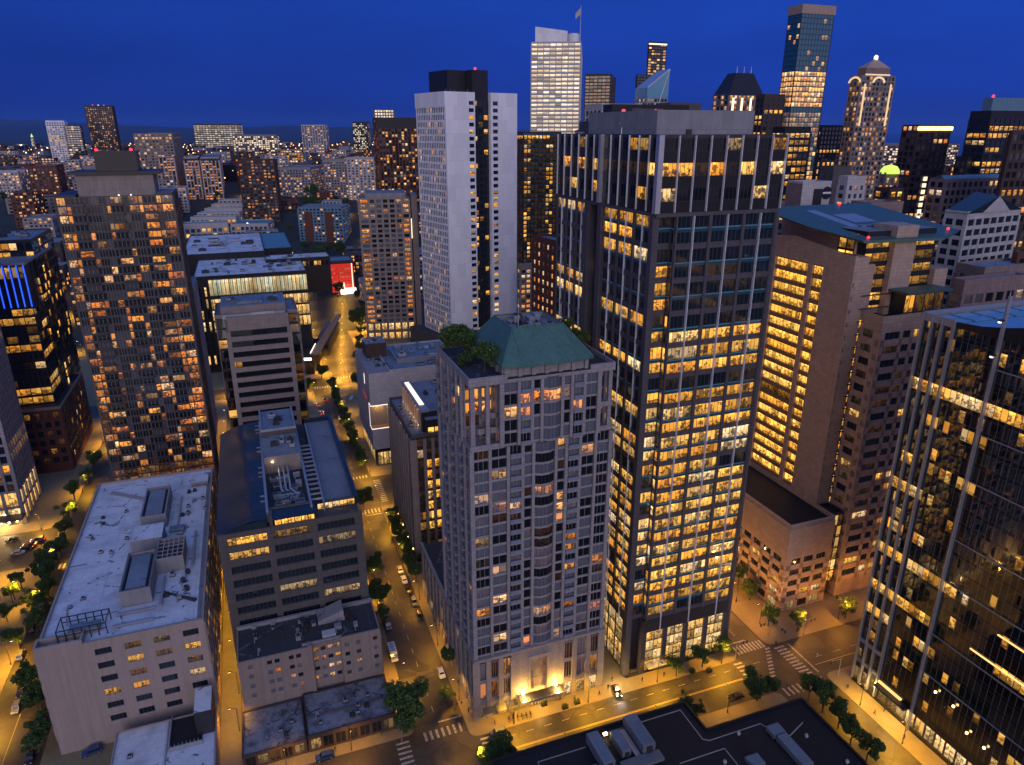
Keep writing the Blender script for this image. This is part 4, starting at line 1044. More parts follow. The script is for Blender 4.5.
for y in (y0, y1): mb.box(x0, x1, y-.1, y+.1, HW+h-.22, HW+h, DMETAL, bottom=True); mb.box(x0, x1, y-.1, y+.1, HW+h*.5, HW+h*.55, DMETAL, bottom=True)
for x in (x0, x1): mb.box(x-.1, x+.1, y0+.1, y1-.1, HW+h-.22, HW+h-.01, DMETAL, bottom=True)
mb.box(x0+2, x1-2, y0+1.5, y1-1.2, HW, HW+1.6, MECH, R_BLUE); B.add(mb, 'steel_frame')
mb = MB(); mb.box(.26, 10.6, .02, .5, HW+.7, HW+1.9, WRW); mb.box(.26, .75, .5, 4, HW+.7, HW+1.9, WRW); mb.box(10.1, 10.6, .5, 4, HW+.0, HW+1.9, WRW); mb.box(.75, 10.1, 3.5, 4, HW, HW+1.9, WRW); B.add(mb, 'raised_parapet')
plant('plant_room', 31.5, 36.8, 80, 85, 1.4, TAN, R_WHITE); plant('plant_room', 26.5, 30.6, 49.5, 52, .9, METAL)
mb = MB()
for (x0, x1, y0, y1) in ((33.8, 34.4, 27, 47), (16.6, 26, 9.5, 10.1), (16.6, 26, 4.6, 5.2), (26.8, 27.4, 10, 24), (28.4, 28.8, 53, 73)): mb.box(x0, x1, y0, y1, HW+.25, HW+.8, GMETAL, bottom=True)
mb.prism([(28, 16), (28.6, 15.2), (35.4, 9.2), (36, 10)], HW+.1, HW+.6, DMETAL); mb.prism([(5.2, 83.5), (5.6, 85.5), (19.5, 74.5), (19, 73)], HW+.05, HW+.4, GMETAL)
B.add(mb, 'duct')
B.units(27.5, 36, 8, 26, HW, 7, 21, hmax=1.0, smax=1.6); B.units(26.5, 37, 58, 78, HW, 9, 22, hmax=.7, smax=1.2); B.units(3, 16, 15, 80, HW, 10, 23, hmax=.4, smax=.9, name='roof_vent')
mb = MB(); mb.box(.6, 37.6, .7, 1.5, HW+.0, HW+.12, R_BLUE); mb.box(36.3, 37.4, 1.6, 90, HW, HW+.1, R_GREY); B.add(mb, 'gutter')
B.finish(100)

# low annex in front of it
B = Bld('annex', 'low pale roofed annex with a sunken courtyard at the foot of the white roofed building', 'annex', a=141, b=-45.5, w=24, d=25)
B.core(.2, 23.8, .2, 24., 0, 6.4, WRW, R_WHITE, parapet=.5)
mb = MB(); mb.box(13.2, 20.5, 13.5, 24.6, 6.42, 6.6, R_BLACK); mb.box(13.0, 20.7, 13.2, 13.45, 6.42, 7.6, GMETAL); mb.box(13.0, 13.15, 13.45, 24.6, 6.42, 7.4, GMETAL)
for k in range(8): mb.box(13.5+k*.9, 13.6+k*.9, 13.2, 13.4, 7.6, 8.4, GMETAL)
B.add(mb, 'courtyard')
mb = MB(); mb.box(19.4, 23.4, 16.2, 25, 6.42, 13.5, GREYD, R_WHITE); B.add(mb, 'stair_head')
mb = MB(); mb.box(12.2, 12.5, .6, 23.6, 6.4, 6.75, GMETAL); B.add(mb, 'roof_seam')
B.units(2, 10, 3, 20, 6.4, 4, 31, hmax=.5, smax=1., name='roof_vent')
B.facade((.2, .2), (1, 0), 23.6, .5, 5, 1, bw=4, lit=lit_res(.3), ew=.5, pw=1.2, pd=.2, sh=1., sd=.15, nm=2, wm=WRW)
B.finish()

# ------------------------------------------------------------------ beige building with paired windows
B = Bld('beige_apartment_building', 'low beige plaster building with small square windows and a dark cluttered roof', 'building', a=164.2, b=-15.3, w=37.4, d=14.8)
HB = 19.5
B.core(.2, 37.2, 1.0, 14.6, 0, HB, TAN2, R_DARK); B.core(.2, 18.6, .2, .99, 0, HB, TAN2, R_DARK); B.core(26.6, 37.2, .2, .99, 0, HB, TAN2, R_DARK)
B.wall.box(.2, 37.2, 13.8, 14.65, HB, HB+1.0, METAL); B.wall.box(.15, 18.5, .15, .5, HB, HB+.25, TAN2); B.wall.box(26.5, 37.25, .15, .5, HB, HB+.9, TAN2); B.wall.box(36.9, 37.25, .5, 13.7, HB, HB+.9, TAN2); B.wall.box(.15, .5, .5, 13.7, HB, HB+.3, TAN2)
bl = lit_res(.13, .4, 1.0)
bk = dict(ew=0, pw=0, pd=.2, sh=1.35, sd=.2, top=.5, nm=2, gm=GW_RES, wm=TAN2, sm=TAN2, frames=False)
B.facade((.2, .2), (1, 0), 17.6, 6.5, 3.1, 4, bays=[(1.6, 'wall'), (2.6, None), (2.6, 'wall'), (1.9, None), (1.9, None), (1.7, 'wall'), (1.9, None), (1.9, None), (1.5, 'wall')], winw=1.25, lit=bl, **bk)
B.facade((18.9, .98), (1, 0), 7.6, 6.5, 3.1, 4, bays=[(1.9, None)]*4, winw=1.3, lit=lit_res(.4, .4, 1.), **bk)
B.facade((26.6, .2), (1, 0), 10.6, 6.5, 3.1, 4, bays=[(2.9, None), (3.2, None), (1.6, 'wall'), (2.9, None)], winw=1.25, lit=bl, **bk)
B.wall.box(.2, 18, -.0, .19, 0, 6.5, TAN2); B.wall.box(26.6, 37.2, -.0, .19, 0, 6.5, TAN2); B.wall.box(17.8, 18.9, -.5, 1.5, 0, 20.4, TAN2); B.wall.box(.2, 18, -.0, .19, 18.9, 19.7, TAN2); B.wall.box(26.6, 37.2, -.0, .19, 18.9, 20.4, TAN2)
B.facade((37.2, .2), (0, 1), 14.4, 3.4, 3.1, 5, bays=[(3, None)]*4, winw=1.2, lit=bl, **bk)
mb = MB(); mb.face([(21.5, 8.5, HB), (28.6, 8.5, HB), (28.6, 8.5, HB+3.4), (21.5, 8.5, HB+1.2)], MECH); mb.face([(21.5, 8.5, HB+1.2), (28.6, 8.5, HB+3.4), (28.6, 13.5, HB+3.4), (21.5, 13.5, HB+1.2)], R_GREY); mb.face([(28.6, 8.5, HB), (28.6, 13.5, HB), (28.6, 13.5, HB+3.4), (28.6, 8.5, HB+3.4)], GREYD); B.add(mb, 'stair_head')
B.units(15, 33, 1.5, 12.5, HB, 14, 41, hmax=1.3, smax=2.2); B.units(2, 14, 2, 13, HB, 7, 42, hmax=.4, smax=.6, name='roof_vent')
mb = MB(); mb.box(16.5, 27, .8, 1.4, HB+.3, HB+.8, GMETAL, bottom=True); mb.box(22, 25.6, 2, 4.4, HB, HB+1.1, WHITE2); B.add(mb, 'duct')
for x in (9, 18, 4): mb = MB(); mb.box(x, x+1.2, 13.0, 13.7, HB, HB+.9, METAL); B.add(mb, 'roof_vent')
B.finish()

# low flat roofs with blackened membrane in front of it
B = Bld('low_shop', 'single storey shop with a blotched black and white flat roof beside the alley', 'shop', a=148.4, b=-16, w=15.5, d=15.4)
B.core(.1, 15.4, .1, 15.2, 0, 4.2, BRICKD, R_DIRTY, parapet=.4, pt=.3); B.units(2, 13, 2, 9, 4.2, 4, 51, hmax=.5, smax=1.0, name='roof_vent')
B.facade((.1, .1), (1, 0), 15.3, .3, 3.4, 1, bw=3., lit=lit_res(.3, .1, .4), ew=.3, pw=.6, pd=.15, sh=.5, sd=.1, nm=2, gm=GW_STORE, wm=BRICKD); B.finish()
B = Bld('low_shop', 'single storey shop with a blotched bluish flat roof beside the big corner tree', 'shop', a=148.4, b=-.3, w=22.5, d=15.4)
B.core(.1, 22.4, .1, 15.2, 0, 5.0, BRICKD, R_DIRTY, parapet=.4, pt=.3); B.wall.box(.5, 22, 6.2, 6.6, 5, 5.6, GREYC); B.units(2, 20, 2, 10, 5.0, 8, 52, hmax=.7, smax=1.2)
B.facade((.1, .1), (1, 0), 22.3, .3, 3.8, 1, bw=3., lit=lit_res(.3, .1, .4), ew=.3, pw=.6, pd=.15, sh=.5, sd=.1, nm=2, gm=GW_STORE, wm=BRICKD); B.finish()

# ------------------------------------------------------------------ grey office block with the blue metal roof
B = Bld('blue_roof_office', 'grey banded office block with a dark blue curved metal roof and an open plant deck', 'office block', a=180, b=-16.6, w=38.2, d=73)
HR = 49.; nfr = 10; fr_ = 4.35
B.core(.6, 37.6, .6, 72.4, 0, HR-1, GREYC, R_DARK)
def brl(f, i, n):
    if f == 9 and i == 0: return 1.5
    if f == 8 and i == 0: return .7
    return rnd.uniform(.1, .5) if rnd.random() < .15 else .0
rk = dict(ew=.9, pw=1.6, pd=.55, sh=2.0, sd=.5, nm=6, gm=GW_OFF, wm=GREYC, sm=GREYC, lit=brl)
B.facade((.6, .6), (1, 0), 37, HR-1.8-nfr*fr_, fr_, nfr, bw=12, **{**rk, 'ext': True, 'nm': 9}); B.facade((37.6, .6), (0, 1), 71.8, HR-1.8-nfr*fr_, fr_, nfr, bw=12, **rk); B.facade((.6, 72.4), (0, -1), 71.8, HR-1.8-nfr*fr_, fr_, nfr, bw=12, **rk)
B.wall.box(0, 38.2, 0, .59, HR-1.8, HR-.2, GREYC)
mb = MB(); N = 10                                                   # curved blue roof on the alley side, in long shallow waves
for j in range(24):
    ya, yb = .3+72*j/24, .3+72*(j+1)/24
    for i in range(N):
        def zz(q, y): u = q/N; return HR-.9+3.0*math.sin(math.pi*.5*min(1, u*1.25))+.32*math.sin(y*.36)*u
        xa, xb = -.3+13*i/N, -.3+13*(i+1)/N
        mb.face([(xa, ya, zz(i, ya)), (xb, ya, zz(i+1, ya)), (xb, yb, zz(i+1, yb)), (xa, yb, zz(i, yb))], BLUERF)
mb.face([(-.3, .3, HR-1.2), (12.7, .3, HR-1.2), (12.7, .3, HR+2.1), (6, .3, HR+1.6), (-.3, .3, HR-.9)], BLUERF)
mb.smooth = True; B.add(mb, 'curved_roof')
mb = MB()                                                           # open plant well with ribs
mb.box(12.8, 13.5, 4, 72, HR-1, HR+2.6, GMETAL); mb.box(24.6, 25.2, 4, 66, HR-1, HR+2.2, GMETAL); mb.box(13.5, 24.6, 6.2, 6.9, HR-1, HR+2.0, GREYC)
for k in range(13): mb.box(25.21, 28.2, 8+k*3.2, 8.35+k*3.2, HR+1.4, HR+1.9, GMETAL, bottom=True)
for k in range(20): mb.box(11.6, 12.79, 8+k*3.2, 8.3+k*3.2, HR+1.7, HR+2.1, GMETAL, bottom=True)
mb.box(28.2, 28.6, 5, 66, HR-1, HR+1.9, GMETAL); B.add(mb, 'plant_screen')
B.units(14, 24, 8, 33, HR-1, 26, 61, hmax=2.4, smax=2.8, mats=[GMETAL, R_BLUE, METAL, DMETAL])
mb = MB()
for x in (17.6, 18.9, 20.2): mb.tube((x, 18, HR+1.2), (x, 34, HR+1.2), .28, .28, METAL, 8); mb.tube((x, 18, HR+1.2), (x+1.8, 14, HR+1.), .28, .28, METAL, 8)
B.add(mb, 'pipe')
mb = MB(); mb.box(13.6, 24.5, 35, 52, HR-1, HR+4.6, TAN, R_GREY); mb.box(13.4, 24.7, 52.1, 71.5, HR-1, HR+6.2, GREYC, R_BLUE); mb.box(13.4, 24.7, 52.1, 52.6, HR+6.2, HR+7, GMETAL); mb.box(13.4, 13.9, 52.6, 71.5, HR+6.2, HR+7, GMETAL); mb.box(24.2, 24.7, 52.6, 71.5, HR+6.2, HR+7, GMETAL); B.add(mb, 'lift_house')
mb = MB(); mb.lathe((16, 34.6, HR+3), [(0, -.3), (.35, 0), (0, .3)], E_HOT, 8); B.add(mb, 'wall_lamp')
B.units(14.5, 23.5, 38, 50, HR+4.6, 6, 62, hmax=1.4, smax=2.4); B.units(14.5, 23, 56, 69, HR+6.2, 4, 63, hmax=1.2, smax=3)
mb = MB(); mb.box(28.7, 37.9, 7.5, 72.2, HR-1, HR-.2, GREYC, R_GREY); mb.box(36.9, 38.1, 6.4, 72.4, HR-1, HR+1.3, BLUERF); mb.box(28.7, 36.9, 6.4, 7.4, HR-1, HR+1.2, GREYC); mb.box(28.7, 36.9, 71.4, 72.4, HR-1, HR+1.2, BLUERF); B.add(mb, 'roof_terrace')
mb = MB(); mb.box(14.6, 25.4, .9, 6.1, HR-1, HR+1.2, DARK, R_BLUE); mb.box(14.2, 25.8, .5, 6.15, HR+1.2, HR+1.6, BLUERF, bottom=True); mb.box(13.4, 14.3, .7, 5, HR-1, HR+2.4, GREYC); B.add(mb, 'penthouse')
for k in range(6): B.win([(14.8+1.76*k, .86, HR-.6), (16.4+1.76*k, .86, HR-.6), (16.4+1.76*k, .86, HR+1.1), (14.8+1.76*k, .86, HR+1.1)], GW_GOLD, 2, 1.2, (0, -1))
for k in range(5): B.win([(26.6+2.1*k, 6.35, HR-.9), (28.6+2.1*k, 6.35, HR-.9), (28.6+2.1*k, 6.35, HR+.9), (26.6+2.1*k, 6.35, HR+.9)], GW_OFF, 2, .9, (0, -1))
B.finish(100)

# ------------------------------------------------------------------ banded concrete office tower
B = Bld('banded_office_tower', 'concrete office tower with long horizontal window bands and dark glass side wings', 'office tower', a=300, b=-12, w=24.8, d=30)
HT = 77.5
B.core(.4, 24.4, .8, 29.4, 0, HT, BANDC, R_BLUE, parapet=1.2)
tl = lit_office(.18, .35, .4, 1.1, dim=.15)
B.facade((.4, .8), (1, 0), 24, 2.5, 4.4, 16, bays=[(3, None)]*8, lit=lambda f, i, n: (.5 if f in (5, 12) else .0) if i == 0 else 0., ew=1., pw=.0, pd=.8, sh=2.0, sd=.75, nm=12, gm=GW_CROWN, wm=BANDC, sm=BANDC, ext=True)
B.core(24.41, 28.6, 4, 28, 0, HT+.5, BLACK, R_BLUE, parapet=1.2, pm=BANDC); B.core(-4, .39, 4, 28, 0, HT+.5, BLACK, R_BLUE, parapet=1.2, pm=BANDC)
for x0 in (24.6, -3.9):
    B.facade((x0, 4), (1, 0), 3.9, 2.5, 4.4, 17, bays=[(3.9, 'n1')], lit=tl, ew=.2, pw=0, pd=.15, sh=.9, sd=.08, gm=GW_BLACK, wm=BANDC, sm=BLACK)
B.facade((28.6, 4), (0, 1), 24, 2.5, 4.4, 17, bays=[(12, None)]*2, lit=tl, ew=.8, pw=1., pd=.4, sh=2., sd=.35, nm=5, gm=GW_CROWN, wm=BANDC, sm=BANDC)
mb = MB(); mb.box(-1.5, 24, 6.5, 27, HT, HT+4.4, BANDC, R_BLUE); mb.box(5, 15, 10, 22, HT+4.4, HT+5.2, R_BLUE); mb.box(-1, 23.5, 3, 5.4, HT, HT+1.6, GMETAL); B.add(mb, 'plant_room')
mb = MB(); mb.box(10, 19, 2.8, 3.3, HT+.9, HT+2.0, WHITE2, bottom=True); B.add(mb, 'gantry')
B.units(0, 22, 8, 25, HT+4.4, 8, 71, hmax=1.2, smax=3.2)
B.finish(100)
# small blue roofed link beside the blue roofed office
B = Bld('link_building', 'small blue roofed service building between the blue roofed office and the banded tower', 'building', a=254.5, b=14, w=7.5, d=8); B.core(.1, 7.4, .1, 7.9, 0, 41, GREYC, R_BLUE, parapet=.6); B.facade((.1, .1), (1, 0), 7.3, 3, 3.8, 9, bw=3.6, lit=lit_res(.1), ew=.4, pw=.8, pd=.15, sh=1.4, sd=.1, wm=GREYC); B.finish()

# ------------------------------------------------------------------ dark office building with a lit roof colonnade
B = Bld('dark_pilaster_office', 'dark office building with tall stone pilasters and a warm lit roof colonnade', 'office building', a=221.5, b=44.6, w=34, d=40)
HD = 50.
B.core(.5, 33.5, .5, 39.5, 0, HD, GREYD, R_GREY, parapet=1.0, pm=GREYC)
dl = lambda f, i, n: (rnd.uniform(.8, 1.3) if 2 <= f <= 8 and i in (1, 2) and rnd.random() < .85 else (.3 if rnd.random() < .12 else .02))
B.facade((.5, 39.5), (0, -1), 39, 4, 4.1, 11, bw=4.3, lit=lit_res(.06, .1, .4), ew=1.4, pw=1.0, pd=.7, sh=.9, sd=.1, nm=3, gm=GW_CROWN, wm=BANDC, sm=GREYD)
B.facade((.5, .5), (1, 0), 33, 4, 4.1, 11, bays=[(3.4, None), (3.0, None), (5, None), (5, None), (5, None), (5, None), (5, None)], lit=dl, ew=1.2, pw=1.1, pd=.7, sh=.9, sd=.1, nm=2, gm=GW_OFF, wm=BANDC, sm=GREYD, ext=True)
mb = MB(); mb.box(5.4, 30, 4, 36, HD, HD+7.5, DARK, R_GREY); mb.box(5., 8.0, 3.6, 36.4, HD+7.5, HD+8.3, GMETAL, bottom=True); B.add(mb, 'attic')
mb = MB(); mb.box(5.8, 7.4, 9, 34, HD+8.31, HD+8.5, E_COVE); B.add(mb, 'skylight')
mb = MB()
for k in range(8): mb.box(4.6, 5.35, 6+k*3.9, 6.8+k*3.9, HD, HD+7.4, COURT)
B.add(mb, 'colonnade')
for k in range(7):
    mb = MB(); mb.box(5.0, 5.38, 8.4+k*3.9, 8.8+k*3.9, HD+.6, HD+1.1, E_HOT, bottom=True); B.add(mb, 'wall_lamp')
    B.win([(5.36, 10.0+k*3.9, HD+.3), (5.36, 7.0+k*3.9, HD+.3), (5.36, 7.0+k*3.9, HD+7.), (5.36, 10.0+k*3.9, HD+7.)], GW_GOLD, 2, .55, (-1, 0))
mb = MB(); mb.box(6., 33, 1.0, 3.9, HD, HD+5.6, DARK, R_BLUE); B.add(mb, 'terrace_room')
for k in range(5): B.win([(6.6+2.4*k, .96, HD+.6), (8.8+2.4*k, .96, HD+.6), (8.8+2.4*k, .96, HD+2.8), (6.6+2.4*k, .96, HD+2.8)], GW_GOLD, 1, 1.0, (0, -1))
B.units(1.2, 4, 6, 34, HD, 6, 81, hmax=.8, smax=1.6); B.units(10, 28, 8, 34, HD+7.5, 9, 82, hmax=1.5, smax=3)
for k in range(4):
    mb = MB(); mb.box(-.4, -.2, 3+9*k, 3.4+9*k, 4.2, 4.7, E_WARM, bottom=True); B.add(mb, 'wall_lamp')
B.finish(100)

# ------------------------------------------------------------------ white gallery-like building with the glowing notch
B = Bld('white_notched_building', 'pale windowless building with a glowing angular notch cut into its overhanging corner', 'building', a=305.5, b=44.2, w=44, d=41)
HN = 46.5; zb = 9.
# notch: opening on the south face corner
B.core(1.2, 43.6, 1.2, 40.6, 0, zb, DARK); B.core(9.5, 43.6, .2, 40.6, zb, HN, WHITE2, R_BLUE, parapet=.8)
B.wall.box(0, 9.5, 5.0, 40.8, zb, HN, WHITE2, bottom=True); B.wall.box(0, 9.5, 0, 5.0, 31, HN, WHITE2, bottom=True); B.wall.box(0, 9.5, 0, 5., zb, 19.5, WHITE2, bottom=True); B.wall.box(8.2, 9.5, 0, 5., 19.5, 31, WHITE2)
B.wall.face([(0, 5, 31), (0, 14, 31), (0, 5, 36)], WHITE2)
mb = MB(); mb.box(.3, 8.19, 4.7, 4.99, 19.6, 30.9, TAN2); mb.box(.2, 8.19, .3, 4.7, 19.51, 19.6, plainmat('timber_deck', (.42, .24, .09), rough=.6)); B.add(mb, 'notch_lining')
mb = MB()
for (x0, x1, y0, y1, z0, z1) in ((-.06, 8.2, -.08, -.01, 19.4, 19.62), (-.06, 8.2, -.08, -.01, 30.85, 31.05), (8.1, 8.3, -.08, -.01, 19.62, 30.85), (-.08, -.01, -.06, 4.9, 19.4, 19.62), (-.08, -.01, 4.9, 5.1, 19.4, 31), (-.08, -.01, -.06, 4.9, 30.85, 31.05)): mb.box(x0, x1, y0, y1, z0, z1, E_WHITE, bottom=True)
B.add(mb, 'light_trim')
lp = bpy.data.lights.new('notch_light', 'POINT'); lp.energy = 900; lp.color = (1, .6, .2); lp.shadow_soft_size = .4
lo = bpy.data.objects.new('notch_light', lp); C.objects.link(lo); lo.parent = B.root; lo.location = (4, 2.6, 29.5)
mb = MB(); mb.lathe((4, 2.6, 30.6), [(0, -.35), (.4, -.2), (.4, .2), (0, .35)], E_HOT, 8); B.add(mb, 'ceiling_lamp')
mb = MB(); mb.box(-.12, -.01, 13.6, 14.1, 37.5, 42.5, E_WHITE, bottom=True); B.add(mb, 'lit_sign')
mb = MB(); mb.box(-.1, -.01, 9, 22, 30.6, 32.2, plainmat('painted_red_reflection', (.32, .05, .08), rough=.3, emit=(1, .08, .16), estr=.25), bottom=True); B.add(mb, 'red_reflection')  # red reflection on the wall, put in as a faintly glowing strip
mb = MB(); mb.box(3, 13, 24, 36, HN, HN+7, BRICKD, R_GREY); B.add(mb, 'plant_tower'); B.units(4, 12, 25, 35, HN+7, 5, 90, hmax=.8, smax=2)
B.units(2, 12, 3, 22, HN, 8, 91, hmax=1.0, smax=2.4); B.units(15, 42, 3, 38, HN, 22, 92, hmax=1.8, smax=4, mats=[GMETAL, WHITE2, R_BLUE])
mb = MB(); mb.box(15, 43, 10, 10.4, HN, HN+2.6, GMETAL); mb.box(15, 15.4, 10.4, 30, HN, HN+2.2, GMETAL); B.add(mb, 'roof_screen')
for k in range(5): B.win([(1.16, 5+7*k+5.5, .4), (1.16, 5+7*k, .4), (1.16, 5+7*k, 7), (1.16, 5+7*k+5.5, 7)], GW_STORE, 3, .7, (-1, 0))
for k in range(3): B.win([(2+2.6*k, 1.16, .4), (4.3+2.6*k, 1.16, .4), (4.3+2.6*k, 1.16, 7), (2+2.6*k, 1.16, 7)], GW_STORE, 2, .7, (0, -1))
B.finish()

# ------------------------------------------------------------------ mid-rise apartment tower with lit corner bays
B = Bld('grid_apartment_tower', 'tan gridded apartment tower with warm lit balcony bays at both edges', 'apartment tower', a=516, b=76, w=36, d=34, rot=R(-10))
B.core(.5, 35.5, .8, 33.5, 0, 104, TAN, R_GREY, parapet=.8)
def gml(f, i, n): return (rnd.uniform(.5, 1.2) if i in (0, 6) and rnd.random() < .72 else (rnd.uniform(.4, 1.) if rnd.random() < .12 else 0.))
B.facade((.5, .8), (1, 0), 35, 14, 3.45, 26, bays=[(6.4, 'n3'), (4.4, None), (4.4, None), (4.4, None), (4.4, None), (4.4, None), (5., 'n3')], lit=gml, ew=0, pw=1.5, pd=.6, sh=1.2, sd=.45, nm=2, gm=GW_RES, wm=TAN, sm=TAN, ext=True)
B.facade((.5, .8), (1, 0), 35, 0, 7, 2, bw=5, lit=lambda f, i, n: rnd.uniform(.7, 1.1) if f else .8, ew=0, pw=1.5, pd=.6, sh=2., sd=.45, nm=3, gm=GW_STORE, wm=PINK, sm=PINK, ext=True)
B.facade((35.5, .8), (0, 1), 32.7, 7, 3.45, 28, bw=4.5, lit=lit_res(.15), ew=.6, pw=1.5, pd=.5, sh=1.2, sd=.4, gm=GW_RES, wm=TAN, sm=TAN); B.facade((.5, 33.5), (0, -1), 32.7, 7, 3.45, 28, bw=4.5, lit=lit_res(.3), ew=.6, pw=1.5, pd=.5, sh=1.2, sd=.4, gm=GW_RES, wm=TAN, sm=TAN)
mb = MB(); mb.box(5, 33, 2, 30, 104, 108, MECH, R_GREY); mb.box(37, 41, 2, 30, 0, 106, TAN2); B.add(mb, 'mechanical_screen')
mb = MB(); mb.box(36.2, 36.8, 1.6, 1.9, 76, 90, E_COVE); B.add(mb, 'wall_washer')
B.finish(100)

# ------------------------------------------------------------------ white hotel tower
def hotel():
    B = far('white_hotel_tower', 'tall white concrete hotel tower with a dark central slot and small dense side windows', 'hotel tower', 444.7, 92.7, 470, 415, 517, rot=13.5)
    H = B.H; w, d = B.w, B.d; n = 38; fh = (H-10)/n; g = .40*w; g2 = .62*w
    B.core(.3, g, .3, d-.3, 0, H, WHITE, R_GREY, parapet=.8); B.core(g2, w-.3, .3, d-.3, 0, H, WHITE, R_GREY, parapet=.8); B.core(g, g2, 3.2, d-4, 0, H+14, DARK, R_DARK)
    B.core(.4*g, g, 12, d-4, H, H+14, DARK, R_DARK)
    hl = lambda f, i, n_: rnd.uniform(.5, 1.1) if rnd.random() < (.4 if f < 20 else .25) else 0.
    B.facade((0, .3), (1, 0), g, 6, fh, n, bays=[(g*.75, 'wall'), (g*.25, 'n1')], lit=hl, ew=0, pw=0, pd=.35, sh=1.6, sd=.3, top=.3, winw=g*.17, nm=1, gm=GW_OFF, wm=WHITE, sm=WHITE)
    B.facade((g2, .3), (1, 0), w-g2, 6, fh, n, bays=[(w*.13, 'n1'), (w*.25, 'wall')], lit=hl, ew=0, pw=0, pd=.35, sh=1.6, sd=.3, top=.3, winw=w*.07, nm=1, gm=GW_OFF, wm=WHITE, sm=WHITE)
    B.facade((g, 3.2), (1, 0), g2-g, 6, fh, n, bw=(g2-g)/3, lit=lambda f, i, n_: rnd.uniform(.3, .9) if rnd.random() < .2 else 0., ew=0, pw=.9, pd=.3, sh=1.2, sd=.2, nm=1, gm=GW_OFF, wm=DARK, sm=DARK)
    B.facade((.3, d-.3), (0, -1), d-.6, 6, fh, n-1, bw=d/17, lit=lit_res(.13, .3, .9), ew=1.2, pw=.75, pd=.25, sh=1.2, sd=.2, nm=1, gm=GW_BLUE, wm=WHITE, sm=WHITE)
    B.wall.box(-.3, .2, .0, d, 6+(n-1)*fh, H+.9, WHITE)
    B.wall.box(0, g, -.06, .29, 6+n*fh, H+.85, WHITE); B.wall.box(g2, w, -.06, .29, 6+n*fh, H+.85, WHITE)
    mb = MB(); mb.lathe((g+.35*(g2-g), 6, H+14), [(.3, 0), (.7, .4), (.7, 1.4), (0, 1.7)], E_RED, 8); B.add(mb, 'red_beacon')
    for i in range(9): mb = MB(); mb.tube((2+i*w/10, 2+(i*37 % 11), H), (2+i*w/10, 2+(i*37 % 11), H+2.5), .12, .08, METAL, 5); B.add(mb, 'antenna')
    mb = MB(); mb.box(-9, w+3, -8, d+6, 0, 15, GREYC, R_DARK); mb.box(-9.2, w+3, -8.2, -8.01, 9, 14, E_COVE, bottom=True); B.add(mb, 'podium')
    B.finish(100)
hotel()

# ------------------------------------------------------------------ convention hall complex with glowing glazing
B = Bld('convention_hall', 'dark convention hall with a wide pale roof and a glowing glazed front', 'hall', a=480, b=-62, w=98, d=170)
B.core(18, 73, 66, 170, 0, 67, BLACK, R_WHITE, parapet=.6, pm=BLACK); B.core(73.1, 93, 80, 170, 0, 66.5, BLACK, R_TEAL, parapet=.5)
B.core(28, 96, .8, 65.9, 0, 63, DARK, R_WHITE, parapet=.4)
B.core(72.5, 116, 40, 62, 40, 64.6, BLACK, R_WHITE, parapet=.6, pm=BLACK)
GH = winmat('glass_hall', [(1., .66, .26), (1., .78, .42), (.85, .9, .6), (.7, .9, .8)], .85, busy=.35, mull=.06)
B.facade((36, .8), (1, 0), 60, 50, 11, 1, bw=2.4, lit=lambda f, i, n: rnd.uniform(.7, 1.2), ew=.0, pw=.3, pd=.3, sh=.5, sd=.2, nm=2, gm=GH, wm=DMETAL, sm=DARK)
B.facade((36, .8), (1, 0), 60, 26, 7.5, 3, bw=2.4, lit=lambda f, i, n: rnd.uniform(.7, 1.2) if i > 18 or i < 3 else .3, ew=.0, pw=.3, pd=.3, sh=.9, sd=.2, nm=2, gm=GW_STORE, wm=DMETAL, sm=DARK)
B.facade((96, .8), (0, 1), 38, 26, 9, 4, bw=4, lit=lambda f, i, n: rnd.uniform(.7, 1.1), ew=.5, pw=.4, pd=.3, sh=1., sd=.2, nm=2, gm=GW_STORE, wm=DMETAL, sm=DARK)
B.facade((28, .8), (1, 0), 8, 4, 7.5, 7, bw=4, lit=lambda f, i, n: rnd.uniform(.6, 1.1) if rnd.random() < .5 else .0, ew=.4, pw=2.4, pd=.3, sh=1.4, sd=.2, nm=1, gm=GW_STORE, wm=BLACK, sm=BLACK)
B.facade((72.5, 40), (1, 0), 43, 58.5, 4, 1, bw=2.6, lit=lit_res(.6), ew=.5, pw=.5, pd=.2, sh=.8, sd=.15, gm=GW_STORE, wm=BLACK, sm=BLACK)
mb = MB(); mb.box(93.1, 93.6, 84, 112, 46, 62, E_COVE, bottom=True); B.add(mb, 'lit_soffit')
B.units(22, 70, 72, 160, 67, 18, 101, hmax=2.4, smax=9, mats=[DMETAL, GMETAL]); B.units(30, 94, 4, 60, 63, 40, 102, hmax=2.2, smax=5, mats=[DMETAL, GMETAL, R_BLUE]); B.units(76, 112, 43, 58, 64.6, 5, 103, hmax=1., smax=4)
B.finish(100)
B = Bld('red_lit_hall', 'hall with a glowing red light wall beside the bright street corner', 'hall', a=664, b=68, w=22, d=30)
B.core(.2, 21.8, .4, 29.6, 0, 36, BRICK, R_TEAL, parapet=1.0)
mb = MB(); mb.box(.6, 21, .1, .39, 8, 34, E_REDW, bottom=True); mb.box(19.4, 20.2, -.1, .09, 6, 34, E_COVE, bottom=True); B.add(mb, 'light_wall')
for f in range(6):
    for k in range(9): B.win([(1.2+1.9*k, .08, 10+3.8*f), (2.3+1.9*k, .08, 10+3.8*f), (2.3+1.9*k, .08, 10.8+3.8*f), (1.2+1.9*k, .08, 10.8+3.8*f)], GW_FAR, 1, .8 if rnd.random() < .5 else .1, (0, -1))
